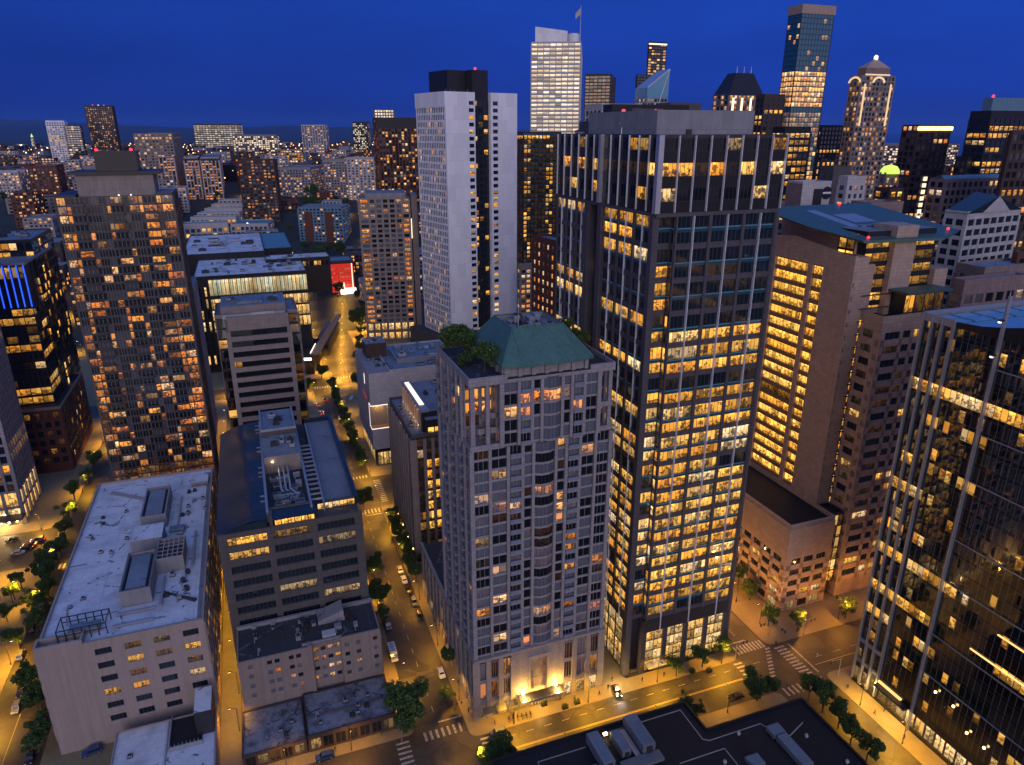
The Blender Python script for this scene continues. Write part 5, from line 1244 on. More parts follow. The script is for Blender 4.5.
mb = MB(); mb.box(8, 22, -4, -.2, 6.5, 11.5, E_WHITE, bottom=True); B.add(mb, 'lit_sign'); mb = MB(); mb.lathe((11, -5, 0), [(.9, 0), (.9, 14), (.6, 17), (0, 18)], E_COVE, 10); B.add(mb, 'light_column')
B.finish()
B = Bld('low_pavilion', 'low dark pavilion with an orange lit sloping roof edge beside the lit avenue', 'pavilion', a=462, b=2, w=36, d=110, rot=R(-14))
B.core(.5, 30, .5, 40, 0, 12, DARK, R_BLACK, parapet=.8, pm=DARK); B.core(24, 34, 40, 105, 0, 8, DARK, R_GREY)
mb = MB(); mb.face([(28, 2, 13.5), (34, 2, 13.5), (36, 108, 13), (32, 108, 13)], plainmat('timber_canopy', (.45, .26, .12), rough=.6)); mb.face([(34, 2, 12.6), (36, 108, 12.2), (36, 108, 13), (34, 2, 13.5)], COURT); mb.face([(28, 2, 12.6), (34, 2, 12.6), (34, 2, 13.5), (28, 2, 13.5)], COURT); B.add(mb, 'canopy')
mb = MB(); mb.box(12, 29, .1, .45, 9.4, 11.2, E_WHITE, bottom=True); mb.box(28.1, 28.5, 2, 24, 13.6, 14.0, E_WHITE, bottom=True); B.add(mb, 'lit_sign')
B.facade((.5, .5), (1, 0), 29.5, 0, 8, 1, bw=3, lit=lit_res(.3), ew=.3, pw=.5, pd=.2, sh=.6, sd=.1, gm=GW_STORE, wm=DARK, sm=DARK); B.finish()

# ------------------------------------------------------------------ condominium tower on the left
B = Bld('condominium_tower', 'wide glass condominium tower with patchwork warm lit rooms and a dark penthouse block', 'apartment tower', a=300, b=-63, w=39.4, d=24)
HC = 127.
B.core(.4, 39, .8, 23.4, 0, HC, GREYD, R_DARK)
cl = lit_res(.25, .4, 1.3)
ck2 = dict(ew=.3, pw=.22, pd=.22, sh=.42, sd=.12, nm=2, gm=GW_CT, wm=GREYC, sm=GREYD)
CB = [(2.6, 'n3'), (1.4, 'n1'), (4.2, 'balc'), (1.5, 'n1'), (2.8, 'n3'), (2.0, None), (1.3, 'n1'), (4.0, 'balc'), (1.6, 'n1'), (3.0, 'n3'), (1.4, 'n1'), (4.2, 'balc'), (1.6, None), (3.6, 'n3')]
def ctl(f, i, n):
    hot = i in (0, 1, 11, 12, 13)
    if f < 3: return rnd.uniform(.1, .3)
    if f < 5: return rnd.uniform(.05, .3)
    return rnd.uniform(.15, 1.3) if rnd.random() < (.6 if hot else .26) else 0.
B.facade((.4, .8), (1, 0), 38.6, 3, 3.18, 39, bays=CB, lit=ctl, **{**ck2, 'ext': True, 'rail': plainmat('dark_glass_rail', (.05, .05, .06), rough=.15)}); B.facade((39, .8), (0, 1), 22.6, 3, 3.18, 39, bw=2.6, lit=cl, **ck2); B.facade((.4, 23.4), (0, -1), 22.6, 3, 3.18, 39, bw=2.6, lit=cl, **ck2)
mb = MB(); mb.box(7.5, 33, 4, 19, HC, HC+7.5, TAN, R_DARK); mb.box(5.5, 35.5, 3, 21, HC+7.5, HC+8.6, DARK, bottom=True); mb.box(14, 28, 8, 18, HC+8.6, HC+15.5, DARK); B.add(mb, 'penthouse')
mb = MB(); mb.box(14, 28, 7.8, 8, HC+14.9, HC+15.7, DARK); B.add(mb, 'parapet')
for x in (15.2, 26.6): mb = MB(); mb.lathe((x, 8.2, HC+15.6), [(0, 0), (.5, .1), (.5, .8), (0, 1.)], E_RED, 8); B.add(mb, 'red_beacon')
for x in (21, 25): mb = MB(); mb.lathe((x, .6, HC+.2), [(0, 0), (.35, .2), (0, .6)], E_WHITE, 8); B.add(mb, 'terrace_lamp')
mb = MB(); mb.box(33, 38.8, 1, 23, HC, HC+.9, GREYC, R_BLUE); mb.box(.6, 7, 1, 23, HC, HC+1.0, DARK); B.add(mb, 'roof_terrace')
CTB = B.finish(100)
B = Bld('slim_slab_tower', 'slim lavender slab block squeezed between the condominium tower and the alley', 'apartment block', a=352, b=-33, w=7.4, d=30)
B.core(.2, 7.2, .2, 29.8, 0, 81, STONE, R_BLUE, parapet=.6); B.facade((7.2, .2), (0, 1), 29.6, 3, 3.2, 24, bw=3.2, lit=lit_res(.1), ew=.4, pw=1.2, pd=.2, sh=1.2, sd=.15, gm=GW_RES, wm=STONE); B.facade((.2, .2), (1, 0), 7, 3, 3.2, 21, bays=[(4.8, 'wall'), (2.2, 'n1')], lit=lit_res(.1), ew=0, pw=0, pd=.2, sh=1.2, sd=.18, winw=1.2, gm=GW_RES, wm=STONE)
mb = MB(); mb.box(.4, 5, -.1, .0, 70, 80, plainmat('blue_mural', (.12, .22, .42), rough=.6), bottom=True); mb.prism([(1, -.16), (2.5, -.16), (2.5, -.11), (1, -.11)], 71, 79, DARK); mb.box(2.9, 4.4, -.16, -.11, 73, 78, DARK, bottom=True); B.add(mb, 'mural'); B.finish()

# ------------------------------------------------------------------ buildings at the left edge
B = Bld('lavender_grid_tower', 'lavender gridded office tower with a bright lit lobby at the left edge', 'office tower', a=304, b=-150, w=53, d=26)
B.core(.4, 52.6, .6, 25.4, 0, 125, STONE, R_GREY, parapet=1)
B.facade((.4, .6), (1, 0), 52.2, 14, 4.0, 27, bw=3.3, lit=lit_office(.42, .8, .7, 1.2, dim=.1), ew=0, pw=.9, pd=.8, sh=.9, sd=.5, nm=1, gm=GW_OFF, wm=STONE, sm=STONE, ext=True); B.facade((52.6, .6), (0, 1), 24.8, 14, 4.0, 27, bw=3.3, lit=lit_office(.3), ew=0, pw=.9, pd=.8, sh=.9, sd=.5, nm=1, gm=GW_OFF, wm=STONE, sm=STONE)
B.facade((.4, .6), (1, 0), 52.2, 0, 7, 2, bw=5.2, lit=lambda f, i, n: 1.2, ew=0, pw=1., pd=.8, sh=.8, sd=.3, nm=4, gm=GW_STORE, wm=STONE, sm=STONE, ext=True); B.facade((52.6, .6), (0, 1), 24.8, 0, 7, 2, bw=5.2, lit=lambda f, i, n: 1.2, ew=0, pw=1., pd=.8, sh=.8, sd=.3, nm=4, gm=GW_STORE, wm=STONE, sm=STONE)
mb = MB(); mb.box(20, 54, -6, -.3, 4.6, 5.0, DMETAL, bottom=True); B.add(mb, 'canopy')
for k in range(12): mb = MB(); mb.box(22+2.7*k, 22.5+2.7*k, -5.8, -5.3, 4.1, 4.59, E_HOT, bottom=True); B.add(mb, 'canopy_lamp')
B.finish(100)
def lb():
    B = far('blue_crown_tower', 'dark reflective glass tower with a glowing blue crown at the left edge', 'office tower', 23, 262, 372, -60, 70, rot=0., dep=50)
    H = B.H; w, d = B.w, B.d
    B.core(.3, w-.3, .3, d-.3, 0, H-1, BLACK, R_GREY)
    k = dict(ew=0, pw=.25, pd=.15, sh=1., sd=.08, nm=2, gm=GW_BLACK, wm=DMETAL, sm=BLACK)
    n = int((H-22)/4.1)
    for f, org, dd, L in (('S', (.3, .3), (1, 0), w-.6), ('E', (w-.3, .3), (0, 1), d-.6)):
        B.facade(org, dd, L, 2, 4.1, n, bw=4., lit=lit_office(.5, .6, .4, 1., dim=.3), **k)
    mb = MB(); mb.box(-1.2, w+1.2, -1.2, d+1, 2+4.1*n, 2+4.1*n+.8, BLUERF, bottom=True); mb.box(-.6, w+.6, -.6, d+.6, H-1.2, H, GMETAL, R_BLUE, bottom=True); B.add(mb, 'crown_slab')
    mb = MB()
    m_ = int(w/2.6)
    for i in range(m_): mb.box(w-.6-2.6*i, w-.2-2.6*i, -.35, .25, 2+4.1*n+.81, H-1.3, E_BLUE, bottom=True)
    for i in range(int(d/9)): mb.box(w-.25, w+.1, 1+9*i, 1.3+9*i, 2+4.1*n+.81, H-1.3, DMETAL, bottom=True)
    B.add(mb, 'crown_fins')
    for i in range(m_): B.win([(w-2.4-2.6*i, .25, H-7), (w-.7-2.6*i, .25, H-7), (w-.7-2.6*i, .25, H-2), (w-2.4-2.6*i, .25, H-2)], GW_OFF, 1, .5, (0, -1))
    B.finish(100)
lb()
B = Bld('black_glass_block', 'black glass block with a lit base strip standing behind the condominium tower', 'office block', a=378, b=-122, w=31, d=40)
B.core(.3, 30.7, .3, 39.7, 0, 103, BLACK, R_BLUE, parapet=.6, pm=DMETAL)
def bkl(f, i, n): return (.85 if f == 14 else (rnd.uniform(.3, 1.) if f > 17 and rnd.random() < .4 else 0.))
B.facade((.3, .3), (1, 0), 30.4, 2, 4., 25, bw=3., lit=bkl, ew=0, pw=.15, pd=.1, sh=.9, sd=.06, nm=1, gm=GW_BLACK, wm=DMETAL, sm=BLACK); B.facade((30.7, .3), (0, 1), 39.4, 2, 4., 25, bw=3., lit=lit_res(.1), ew=0, pw=.15, pd=.1, sh=.9, sd=.06, nm=1, gm=GW_BLACK, wm=DMETAL, sm=BLACK)
B.units(3, 28, 4, 35, 103, 8, 111, hmax=2, smax=5); B.finish(100)
B = Bld('brick_warehouse', 'dark red brick warehouse with a flat black roof beside the leafy side street', 'warehouse', a=352, b=-112, w=24, d=52)
B.core(.2, 23.8, .2, 51.8, 0, 31, BRICK, R_BLACK, parapet=.9, pm=TAN)
for f, org, dd, L in (('S', (.2, .2), (1, 0), 23.6), ('E', (23.8, .2), (0, 1), 51.6)): B.facade(org, dd, L, 3, 4.4, 6, bw=3.8, lit=lit_res(.1, .2, .6), ew=.6, pw=1.5, pd=.2, sh=1.7, sd=.18, gm=GW_OFF, wm=BRICK, sm=BRICK)
B.finish(60)
B = Bld('corner_block', 'grey ribbed building with a glowing ground floor cut by the lower left edge', 'building', a=178, b=-150, w=57, d=52)
B.core(.3, 56.7, .3, 51.7, 0, 40, BANDC, R_GREY, parapet=.8); B.facade((56.7, .3), (0, 1), 51.4, 7, 3.6, 9, bw=2.6, lit=lit_res(.1), ew=0, pw=.9, pd=.4, sh=1., sd=.2, nm=1, gm=GW_OFF, wm=BANDC, sm=BANDC); B.facade((56.7, .3), (0, 1), 51.4, 0, 6.5, 1, bw=4, lit=lambda f, i, n: 1.1, ew=0, pw=.8, pd=.3, sh=.5, sd=.2, nm=2, gm=GW_STORE, wm=BANDC, sm=BANDC); B.facade((.3, .3), (1, 0), 56.4, 7, 3.6, 9, bw=2.6, lit=lit_res(.1), ew=0, pw=.9, pd=.4, sh=1., sd=.2, nm=1, wm=BANDC, sm=BANDC, ext=True)
mb = MB(); mb.box(56.8, 60, 20, 48, 6.4, 6.9, DMETAL, bottom=True); B.add(mb, 'canopy'); B.finish(100)

# ------------------------------------------------------------------ towers of the skyline and the districts behind
def simple(name, label, cat, xc, yc, D, xl, xr, rot=0., wm=TAN, gm=None, lit=None, fh=3.8, bw=4., pw=1.2, sh=1.4, pd=.4, sd=.3, nm=1, roof=None, dep=None, wid=None, group=None, fin=True, sm=None, z0=0., nwin=40, extra=None, ew=.4, par=.8):
    B = far(name, label, cat, xc, yc, D, xl, xr, rot, dep, wid, group)
    H = B.H; w, d = B.w, B.d
    B.core(.3, w-.3, .3, d-.3, 0, H, sm or wm, roof or R_GREY, parapet=par, pm=wm)
    n = max(1, int((H-4)/fh)); lit = lit or lit_res(.25, .4, 1.2)
    k = dict(ew=ew, pw=pw, pd=pd, sh=sh, sd=sd, nm=nm, gm=gm or GW_FAR, wm=wm, sm=sm or wm, lit=lit)
    B.facade((.3, .3), (1, 0), w-.6, 4, fh, n, bw=bw, **{**k, 'ext': True}); B.facade((.3, d-.3), (0, -1), d-.6, 4, fh, n, bw=bw, **k); B.facade((w-.3, .3), (0, 1), d-.6, 4, fh, n, bw=bw, **k)
    B.zt = 4+n*fh
    if extra: extra(B)
    if fin: B.finish(nwin, 5.)
    return B
OFF = lit_office
# white lit tower with a slanted crown
def ex(B):
    w, d, H = B.w, B.d, B.H
    mb = MB(); mb.prism([(w*.07, 3), (w*.93, 3), (w*.93, d-3), (w*.07, d-3)], H, H+.5, WHITE2); q = [(w*.08, H+18), (w*.70, H+13), (w*.70, H+9)]
    mb.face([(w*.08, 3.2, H), (w*.72, 3.2, H), (w*.72, 3.2, H+12), (w*.08, 3.2, H+17)], WHITE); mb.face([(w*.08, 20, H), (w*.08, 3.2, H), (w*.08, 3.2, H+17), (w*.08, 20, H+17)], WHITE); mb.face([(w*.72, 3.2, H), (w*.72, 20, H), (w*.72, 20, H+12), (w*.72, 3.2, H+12)], WHITE)
    mb.face([(w*.08, 3.2, H+17), (w*.72, 3.2, H+12), (w*.72, 20, H+12), (w*.08, 20, H+17)], WHITE); mb.face([(w*.72, 20, H), (w*.08, 20, H), (w*.08, 20, H+17), (w*.72, 20, H+12)], WHITE); mb.lathe((w*.84, 9, H), [(7, 0), (7, 9), (4, 10), (0, 10)], WHITE, 14); B.add(mb, 'crown')
    mb = MB(); mb.tube((w*.97, 4, H), (w*.97, 4, H+38), .6, .3, METAL, 6); mb.face([(w*.97, 4, H+36), (w*.97-6, 4, H+30), (w*.97-6, 4, H+24), (w*.97, 4, H+29)], WHITE2); B.add(mb, 'flagpole')
simple('white_lit_tower', 'brightly lit white office tower with a slanted crown and a flagpole', 'office tower', 581.5, 42, 900, 531, 585, rot=-26, wm=WHITE2, gm=GW_WHITE, lit=lambda f, i, n: rnd.uniform(.7, 1.15) if rnd.random() < .9 else .3, fh=4.6, bw=7, pw=.5, sh=2.1, extra=ex)
simple('teal_top_tower', 'dark tower with a teal glass top beside the white lit tower', 'office tower', 611, 74, 1050, 585, 616, rot=-32, wm=DARK, gm=GW_TEAL, lit=lambda f, i, n: (.25 if f > .72*n else (rnd.uniform(.5, 1.1) if rnd.random() < .5 else 0)), fh=4.2, bw=6, pw=.6, sm=DARK)
simple('black_slender_tower', 'tallest slender black tower with a white roof line behind the dark office tower', 'office tower', 649, 42, 1250, 648, 667, wm=BLACK, gm=GW_BLACK, lit=lit_res(.35, .5, 1.2), fh=4.2, bw=5, pw=.4, extra=lambda B: B.wall.box(0, B.w, -.5, 0, B.H-3.5, B.H-1.5, E_COVE, bottom=True))
simple('black_shoulder_tower', 'lower black tower against the foot of the slender black tower', 'office tower', 637, 75, 1230, 636, 650, wm=BLACK, gm=GW_BLACK, lit=lit_res(.25, .5, 1.2), fh=4.2, bw=5, pw=.4)
def ex(B):
    w, d, H = B.w, B.d, B.H
    mb = MB(); mb.face([(0, 0, H), (w, 0, H), (w, 0, H+28), (0, 0, H+10)], SKYL); mb.face([(w, 0, H), (w, d, H), (w, d, H+28), (w, 0, H+28)], SKYL); mb.face([(0, 0, H+10), (w, 0, H+28), (w, d, H+28), (0, d, H+10)], METAL); mb.face([(0, d, H), (0, 0, H), (0, 0, H+10), (0, d, H+10)], SKYL); mb.face([(w, d, H), (0, d, H), (0, d, H+10), (w, d, H+28)], SKYL)
    mb.tube((0, -.3, H+10), (w, -.3, H+28), .5, .5, FIN, 5); mb.tube((w*.55, -.3, H-6), (w, -.3, H+28), .5, .5, FIN, 5); B.add(mb, 'glass_peak')
simple('glass_peak_tower', 'pale blue glass tower with a slanted triangular peak', 'office tower', 647, 98, 800, 646, 668, wm=GMETAL, gm=GW_WHITE, lit=lit_res(.5, .2, .6), fh=4, bw=4, dep=25, extra=ex)
def ex(B):
    w, d, H = B.w, B.d, B.H
    mb = MB(); e = 0; h = 17
    p = [(e, e, H), (w-e, e, H), (w-e, d-e, H), (e, d-e, H)]; q = [(w*.25, d*.25, H+h), (w*.75, d*.25, H+h), (w*.75, d*.75, H+h), (w*.25, d*.75, H+h)]
    for i in range(4): mb.face([p[i], p[(i+1) % 4], q[(i+1) % 4], q[i]], DARK)
    mb.face(q, DARK); B.add(mb, 'hip_roof')
    mb = MB()
    for i in range(9): mb.box(w*i/8-.7, w*i/8+.7, -.9, .2, H-26, H-2, E_COVE if i % 2 else PINK)  # light from the eaves put into every second column as its own glow
    B.add(mb, 'glowing_columns')
    for x in (.3, .5, .7): mb = MB(); mb.tube((w*x, d*.3, H+h), (w*x, d*.3, H+h+5), .4, .2, METAL, 5); B.add(mb, 'mast')
simple('hip_roof_tower', 'brown tower with a dark hipped roof and glowing columns under its eaves', 'office tower', 729, 95, 640, 713, 764, rot=2, wm=PINK, gm=GW_FAR, lit=lit_res(.5, .5, 1.2), fh=4.2, bw=4.5, pw=1.6, extra=ex)
def ex(B):
    w, d, H = B.w, B.d, B.H
    B.wall.box(-.4, w+.4, -.4, d+.4, H-6, H+.9, COURT)
def tul(f, i, n):
    v = f/n
    if .67 < v < .78: return rnd.uniform(.8, 1.4)  # golden reflection across the middle, put in as glowing panes
    if .655 < v <= .67: return 0.
    if .56 < v <= .655: return rnd.uniform(.25, .6) if rnd.random() < .75 else .15
    if v >= .78: return rnd.uniform(.4, 1.2) if rnd.random() < .09 else .0
    return rnd.uniform(.4, 1.2) if rnd.random() < .5 else 0.
simple('teal_glass_skyscraper', 'tallest teal glass skyscraper with an orange crown band and a golden glowing middle', 'skyscraper', 803, 5, 700, 789, 836, rot=0, wm=DMETAL, gm=GW_TEAL, lit=tul, fh=4.1, bw=3.2, pw=.3, pd=.2, sh=.8, sm=TEALSP, extra=ex, nwin=60)
def ex(B):
    w, d, H = B.w, B.d, B.H
    mb = MB(); c = (w/2, d/2)
    r = [(w*.04, d*.04), (w*.96, d*.04), (w*.96, d*.96), (w*.04, d*.96)]; a = [(w*.15, d*.15), (w*.85, d*.15), (w*.85, d*.85), (w*.15, d*.85)]
    mb.prism(a, H, H+7, PINK)
    for i in range(4): p, q = a[i], a[(i+1) % 4]; mb.face([(*p, H+7), (*q, H+7), (*c, H+15)], COURT)
    B.add(mb, 'pyramid_roof'); mb = MB(); mb.lathe((*c, H+14), [(1.6, 0), (1.6, 2.5), (0, 3.5)], E_WHITE, 8); B.add(mb, 'beacon')
    mb = MB(); 
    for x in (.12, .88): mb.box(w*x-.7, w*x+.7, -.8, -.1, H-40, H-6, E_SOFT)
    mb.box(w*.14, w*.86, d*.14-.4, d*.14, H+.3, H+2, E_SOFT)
    B.add(mb, 'light_strip')
    for (x, y, nx) in ((w*.5, -.6, 0), (-.6, d*.5, 1)):
        mb = MB(); N = 16
        for k in range(N):
            a0, a1 = math.pi*k/N, math.pi*(k+1)/N; R0, R1 = w*.13, w*.19
            pts = [(R0*math.cos(a0), R0*math.sin(a0)*.7), (R1*math.cos(a0), R1*math.sin(a0)*.7), (R1*math.cos(a1), R1*math.sin(a1)*.7), (R0*math.cos(a1), R0*math.sin(a1)*.7)]
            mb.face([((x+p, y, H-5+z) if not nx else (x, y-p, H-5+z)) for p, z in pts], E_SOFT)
        B.add(mb, 'arched_crown')
simple('pyramid_top_tower', 'pale tower with white arched crowns and a lit pyramid roof', 'office tower', 862, 76, 720, 850, 896, rot=0, wm=BANDC, gm=GW_FAR, lit=lit_res(.4, .4, 1.), fh=4.1, bw=4, pw=1.4, extra=ex, nwin=60)
simple('small_dark_tower', 'small dark tower between the teal skyscraper and the pyramid topped tower', 'office tower', 822, 126, 760, 819, 847, wm=BLACK, gm=GW_BLACK, lit=OFF(.3), fh=4, bw=4)  # black panels and black glass all over
def ex(B):
    mb = MB()
    for k in range(26): mb.box(B.w*.42, B.w*.52, -.7, -.2, 10+k*4.3, 12.6+k*4.3, E_COVE, bottom=True)
    mb.box(-.6, B.w+.6, -.6, 0, B.H-2.5, B.H-.5, E_WARM, bottom=True); B.add(mb, 'light_column')
simple('lit_spine_tower', 'dark tower with a vertical line of lights and a lit roof edge', 'office tower', 919, 126, 560, 902, 952, wm=BRICKD, gm=GW_FAR, lit=OFF(.35, .5), fh=4, bw=4.5, extra=ex)
simple('broad_lit_tower', 'broad dark tower with many golden lit floors near the right edge', 'office tower', 992, 112, 520, 970, 1060, wm=DARK, gm=GW_OFF, lit=OFF(.75, .75, .5, 1.), fh=4., bw=4, pw=.4, extra=lambda B: (lambda m: (m.box(4, B.w*.8, 4, B.d-4, B.H, B.H+8, TEALW), m.lathe((5, 5, B.H+8), [(0, 0), (.7, .2), (.7, 1.2), (0, 1.6)], E_RED, 8), B.add(m, 'roof_house')))(MB()))
simple('edge_tower', 'tall dark tower cut off by the right edge', 'office tower', 1013, 132, 400, 1008, 1080, wm=BRICKD, gm=GW_FAR, lit=OFF(.4, .5), fh=4, bw=4)
def vault(B):
    w, d, H = B.w, B.d, B.H
    mb = MB(); N = 12; R_ = d/2-2
    for k in range(N):
        a0, a1 = math.pi*k/N, math.pi*(k+1)/N
        y0, z0, y1, z1 = d/2-R_*math.cos(a0), H+R_*math.sin(a0)*.8, d/2-R_*math.cos(a1), H+R_*math.sin(a1)*.8
        mb.face([(1, y0, z0), (w-1, y0, z0), (w-1, y1, z1), (1, y1, z1)], TEALW)
    for x in (1, w-1): mb.face([(x, d/2-R_*math.cos(math.pi*k/N), H+R_*math.sin(math.pi*k/N)*.8) for k in range(N+1)], PINK)
    B.add(mb, 'barrel_roof')
    mb = MB()
    for k in range(N):
        a0, a1 = math.pi*k/N, math.pi*(k+1)/N; q = R_*.62
        mb.face([(.9, d/2, H+1), (.9, d/2-q*math.cos(a1), H+1+q*math.sin(a1)*.8), (.9, d/2-q*math.cos(a0), H+1+q*math.sin(a0)*.8)], GW_BLACK)
    B.add(mb, 'arched_window')
simple('barrel_roof_building', 'pink stone building with a teal barrel roof and a big arched end window', 'office building', 946, 181, 430, 929, 1006, wm=PINK, gm=GW_FAR, lit=OFF(.5, .5, .5, 1.1), fh=3.9, bw=3.6, pw=1.3, extra=vault)
simple('stepped_plaza_building', 'broad stepped building with a dark flat top behind the barrel roofed building', 'office building', 968, 158, 520, 955, 1010, wm=DARK, gm=GW_FAR, lit=lit_res(.2), fh=4, bw=4)
def prow(B):
    w, d, H = B.w, B.d, B.H
    mb = MB(); mb.face([(w*.25, -.3, H), (w*.75, -.3, H), (w*.5, -.3, H+6)], WHITE2); mb.face([(0, d, H), (0, 0, H), (w*.25, 0, H), (w*.5, 0, H+6), (w*.5, d, H+7)], BLUERF); mb.face([(w*.75, 0, H), (w, 0, H), (w, d, H), (w*.5, d, H+7), (w*.5, 0, H+6)], BLUERF); mb.face([(w, d, H), (0, d, H), (w*.5, d, H+7)], BLUERF); B.add(mb, 'facet_roof')
simple('white_grid_building', 'white gridded office building with a faceted blue roof in front of the barrel roofed building', 'office building', 968, 214, 330, 944, 1022, rot=8, wm=WHITE2, gm=GW_OFF, lit=OFF(lambda v: .85 if .25 < v < .55 else .12, .7, .5, 1.), fh=3.9, bw=5, pw=1.0, sh=1.5, nm=2, extra=prow, nwin=100)
def emblem(B):
    w, d, H = B.w, B.d, B.H
    B.wall.box(w*.42, w*.70, -.12, .29, 4, H-2, DARK)
    mb = MB(); c = (w*.86, H-3.6)
    mb.face([(c[0]+2.4*math.cos(2*math.pi*k/20), -.08, c[1]+2.4*math.sin(2*math.pi*k/20)) for k in range(20)], BLACK); mb.box(c[0]-2.0, c[0]+2.0, -.14, -.09, c[1]-.35, c[1]+.35, FIN, bottom=True); B.add(mb, 'round_sign')
B = far('white_panel_building', 'blank white panelled building with a dark central stripe and a round black sign', 'building', 803, 184, 300, 787, 832, 0); B.core(.3, B.w, .3, B.d, 0, B.H, WHITE2, R_BLUE, parapet=.8); B.wall.face([(-.02, B.d, 0), (-.02, .3, 0), (-.02, .3, B.H), (-.02, B.d, B.H)], PINK); emblem(B); B.finish()
simple('white_punched_building', 'small white building with a grid of dark punched windows', 'building', 848, 178, 360, 838, 867, wm=WHITE2, gm=GW_BLUE, lit=lit_res(.05), fh=3.6, bw=3.4, pw=1.6, sh=1.6)
simple('grey_stub_tower', 'plain grey tower with a blue flat roof beside the small white building', 'building', 834, 168, 400, 821, 852, wm=GREYC, gm=GW_FAR, lit=lit_res(.03), fh=5, bw=14, pw=10, roof=R_BLUE)
simple('lit_cap_tower', 'dark slender tower with a lit cap behind the white panelled building', 'office tower', 821, 162, 470, 816, 836, wm=DARK, gm=GW_FAR, lit=lambda f, i, n: 1. if f > n-4 else (.5 if rnd.random() < .2 else 0), fh=4, bw=3)
def dome(B): mb = MB(); mb.lathe((B.w/2, B.d/2, B.H), [(B.w*.5, 0), (B.w*.47, 2), (B.w*.33, 4), (0, 5)], E_GREEN, 14); B.add(mb, 'glowing_dome')
simple('green_dome_building', 'narrow lit building with a glowing yellow green dome', 'building', 886, 174, 470, 879, 900, wm=PINK, gm=GW_FAR, lit=lit_res(.6, .5, 1.2), fh=4, bw=3.5, extra=dome)
simple('golden_window_block', 'golden lit block standing in front of the green domed building', 'office block', 890, 190, 420, 874, 905, wm=BRICKD, gm=GW_OFF, lit=lit_res(.6, .5, 1.2), fh=4, bw=4)
simple('brown_midrise', 'brown low block with lit rows just left of the teal wing roof', 'office block', 778, 205, 330, 765, 800, wm=PINK, gm=GW_OFF, lit=OFF(.8, .8), fh=4, bw=4)
simple('penthouse_block', 'low pale block with rooftop plant behind the teal wing roof', 'building', 870, 205, 300, 850, 905, wm=PINK, gm=GW_FAR, lit=lit_res(.1), fh=4, bw=4)
simple('terracotta_block', 'low terracotta block with a white parapet behind the glass tower roof', 'building', 965, 283, 262, 950, 1030, wm=PINK, gm=GW_FAR, lit=lit_res(.15), fh=4.2, bw=5, roof=R_BLUE)
simple('terracotta_tower', 'small terracotta tower at the right edge above the blue skylight roof', 'building', 1018, 255, 300, 1012, 1060, wm=BRICK, gm=GW_FAR, lit=lit_res(.3), fh=4, bw=4)
simple('pale_low_block', 'pale low block with a blue flat roof beside the court tower', 'building', 985, 270, 280, 955, 1040, wm=PINK, gm=GW_FAR, lit=lit_res(.1), fh=4, bw=6, pw=3, roof=R_BLUE)
simple('golden_lattice_tower', 'dark tower of golden lit floors rising behind the teal wing roof', 'office tower', 785, 128, 480, 772, 812, wm=BLACK, gm=GW_OFF, lit=OFF(.8, .8, .5, 1.1), fh=4, bw=4, pw=.3, nwin=60)
simple('amber_block', 'dark block of scattered amber windows below the pyramid topped tower', 'office block', 915, 168, 600, 890, 960, wm=BRICKD, gm=GW_FAR, lit=lit_res(.4), fh=4, bw=4)
simple('lowrise_lit_block', 'wide low block of bright windows far behind the pyramid topped tower', 'office block', 885, 145, 1400, 840, 960, wm=PINK, gm=GW_WHITE, lit=lit_res(.5), fh=4, bw=6)
# between the hotel and the office tower
simple('teal_balcony_tower', 'dark apartment tower with teal balconies between the hotel and the office tower', 'apartment tower', 523, 133, 560, 518, 562, wm=DARK, gm=GW_CROWN, lit=lambda f, i, n: (1.1 if f == n-1 and i < 6 else (rnd.uniform(.5, 1.2) if i in (0, 1, 6, 7) and rnd.random() < .5 else .04)), fh=3.3, bw=3, pw=.5, sh=.9, sm=TEALSP, dep=20, nwin=100)
simple('brick_hotel_block', 'dark red brick block with rows of small lit windows beside the office tower', 'building', 556, 243, 262, 532, 575, rot=8, wm=BRICK, gm=GW_FAR, lit=lambda f, i, n: 1. if rnd.random() < .62 else .1, fh=3.4, bw=3.4, pw=1.7, sh=1.6, nwin=100)
simple('beige_window_block', 'small beige block of lit windows at the foot of the teal balcony tower', 'building', 520, 266, 470, 517, 537, wm=TAN, gm=GW_FAR, lit=lit_res(.5), fh=3.4, bw=3.4, pw=1.0)
simple('rooftop_neighbour', 'long pale flat topped block just visible over the roof of the office tower', 'building', 602, 105, 420, 585, 640, wm=WHITE2, gm=GW_WHITE, lit=lit_res(.4), fh=4, bw=5)
simple('red_lamp_block', 'dark flat block with red roof lamps just over the office tower roof', 'building', 612, 106, 330, 602, 690, wm=BLACK, gm=GW_BLACK, lit=lit_res(.1), fh=4, bw=6)
simple('grey_block', 'plain grey block over the right end of the office tower roof', 'building', 670, 104, 420, 655, 702, wm=GREYC, gm=GW_FAR, lit=lit_res(.03), fh=4, bw=6, pw=3)
simple('golden_office', 'dark office block with golden floors right of the hip roofed tower', 'office block', 765, 95, 600, 756, 786, wm=BRICKD, gm=GW_OFF, lit=OFF(.6, .7), fh=4, bw=4)
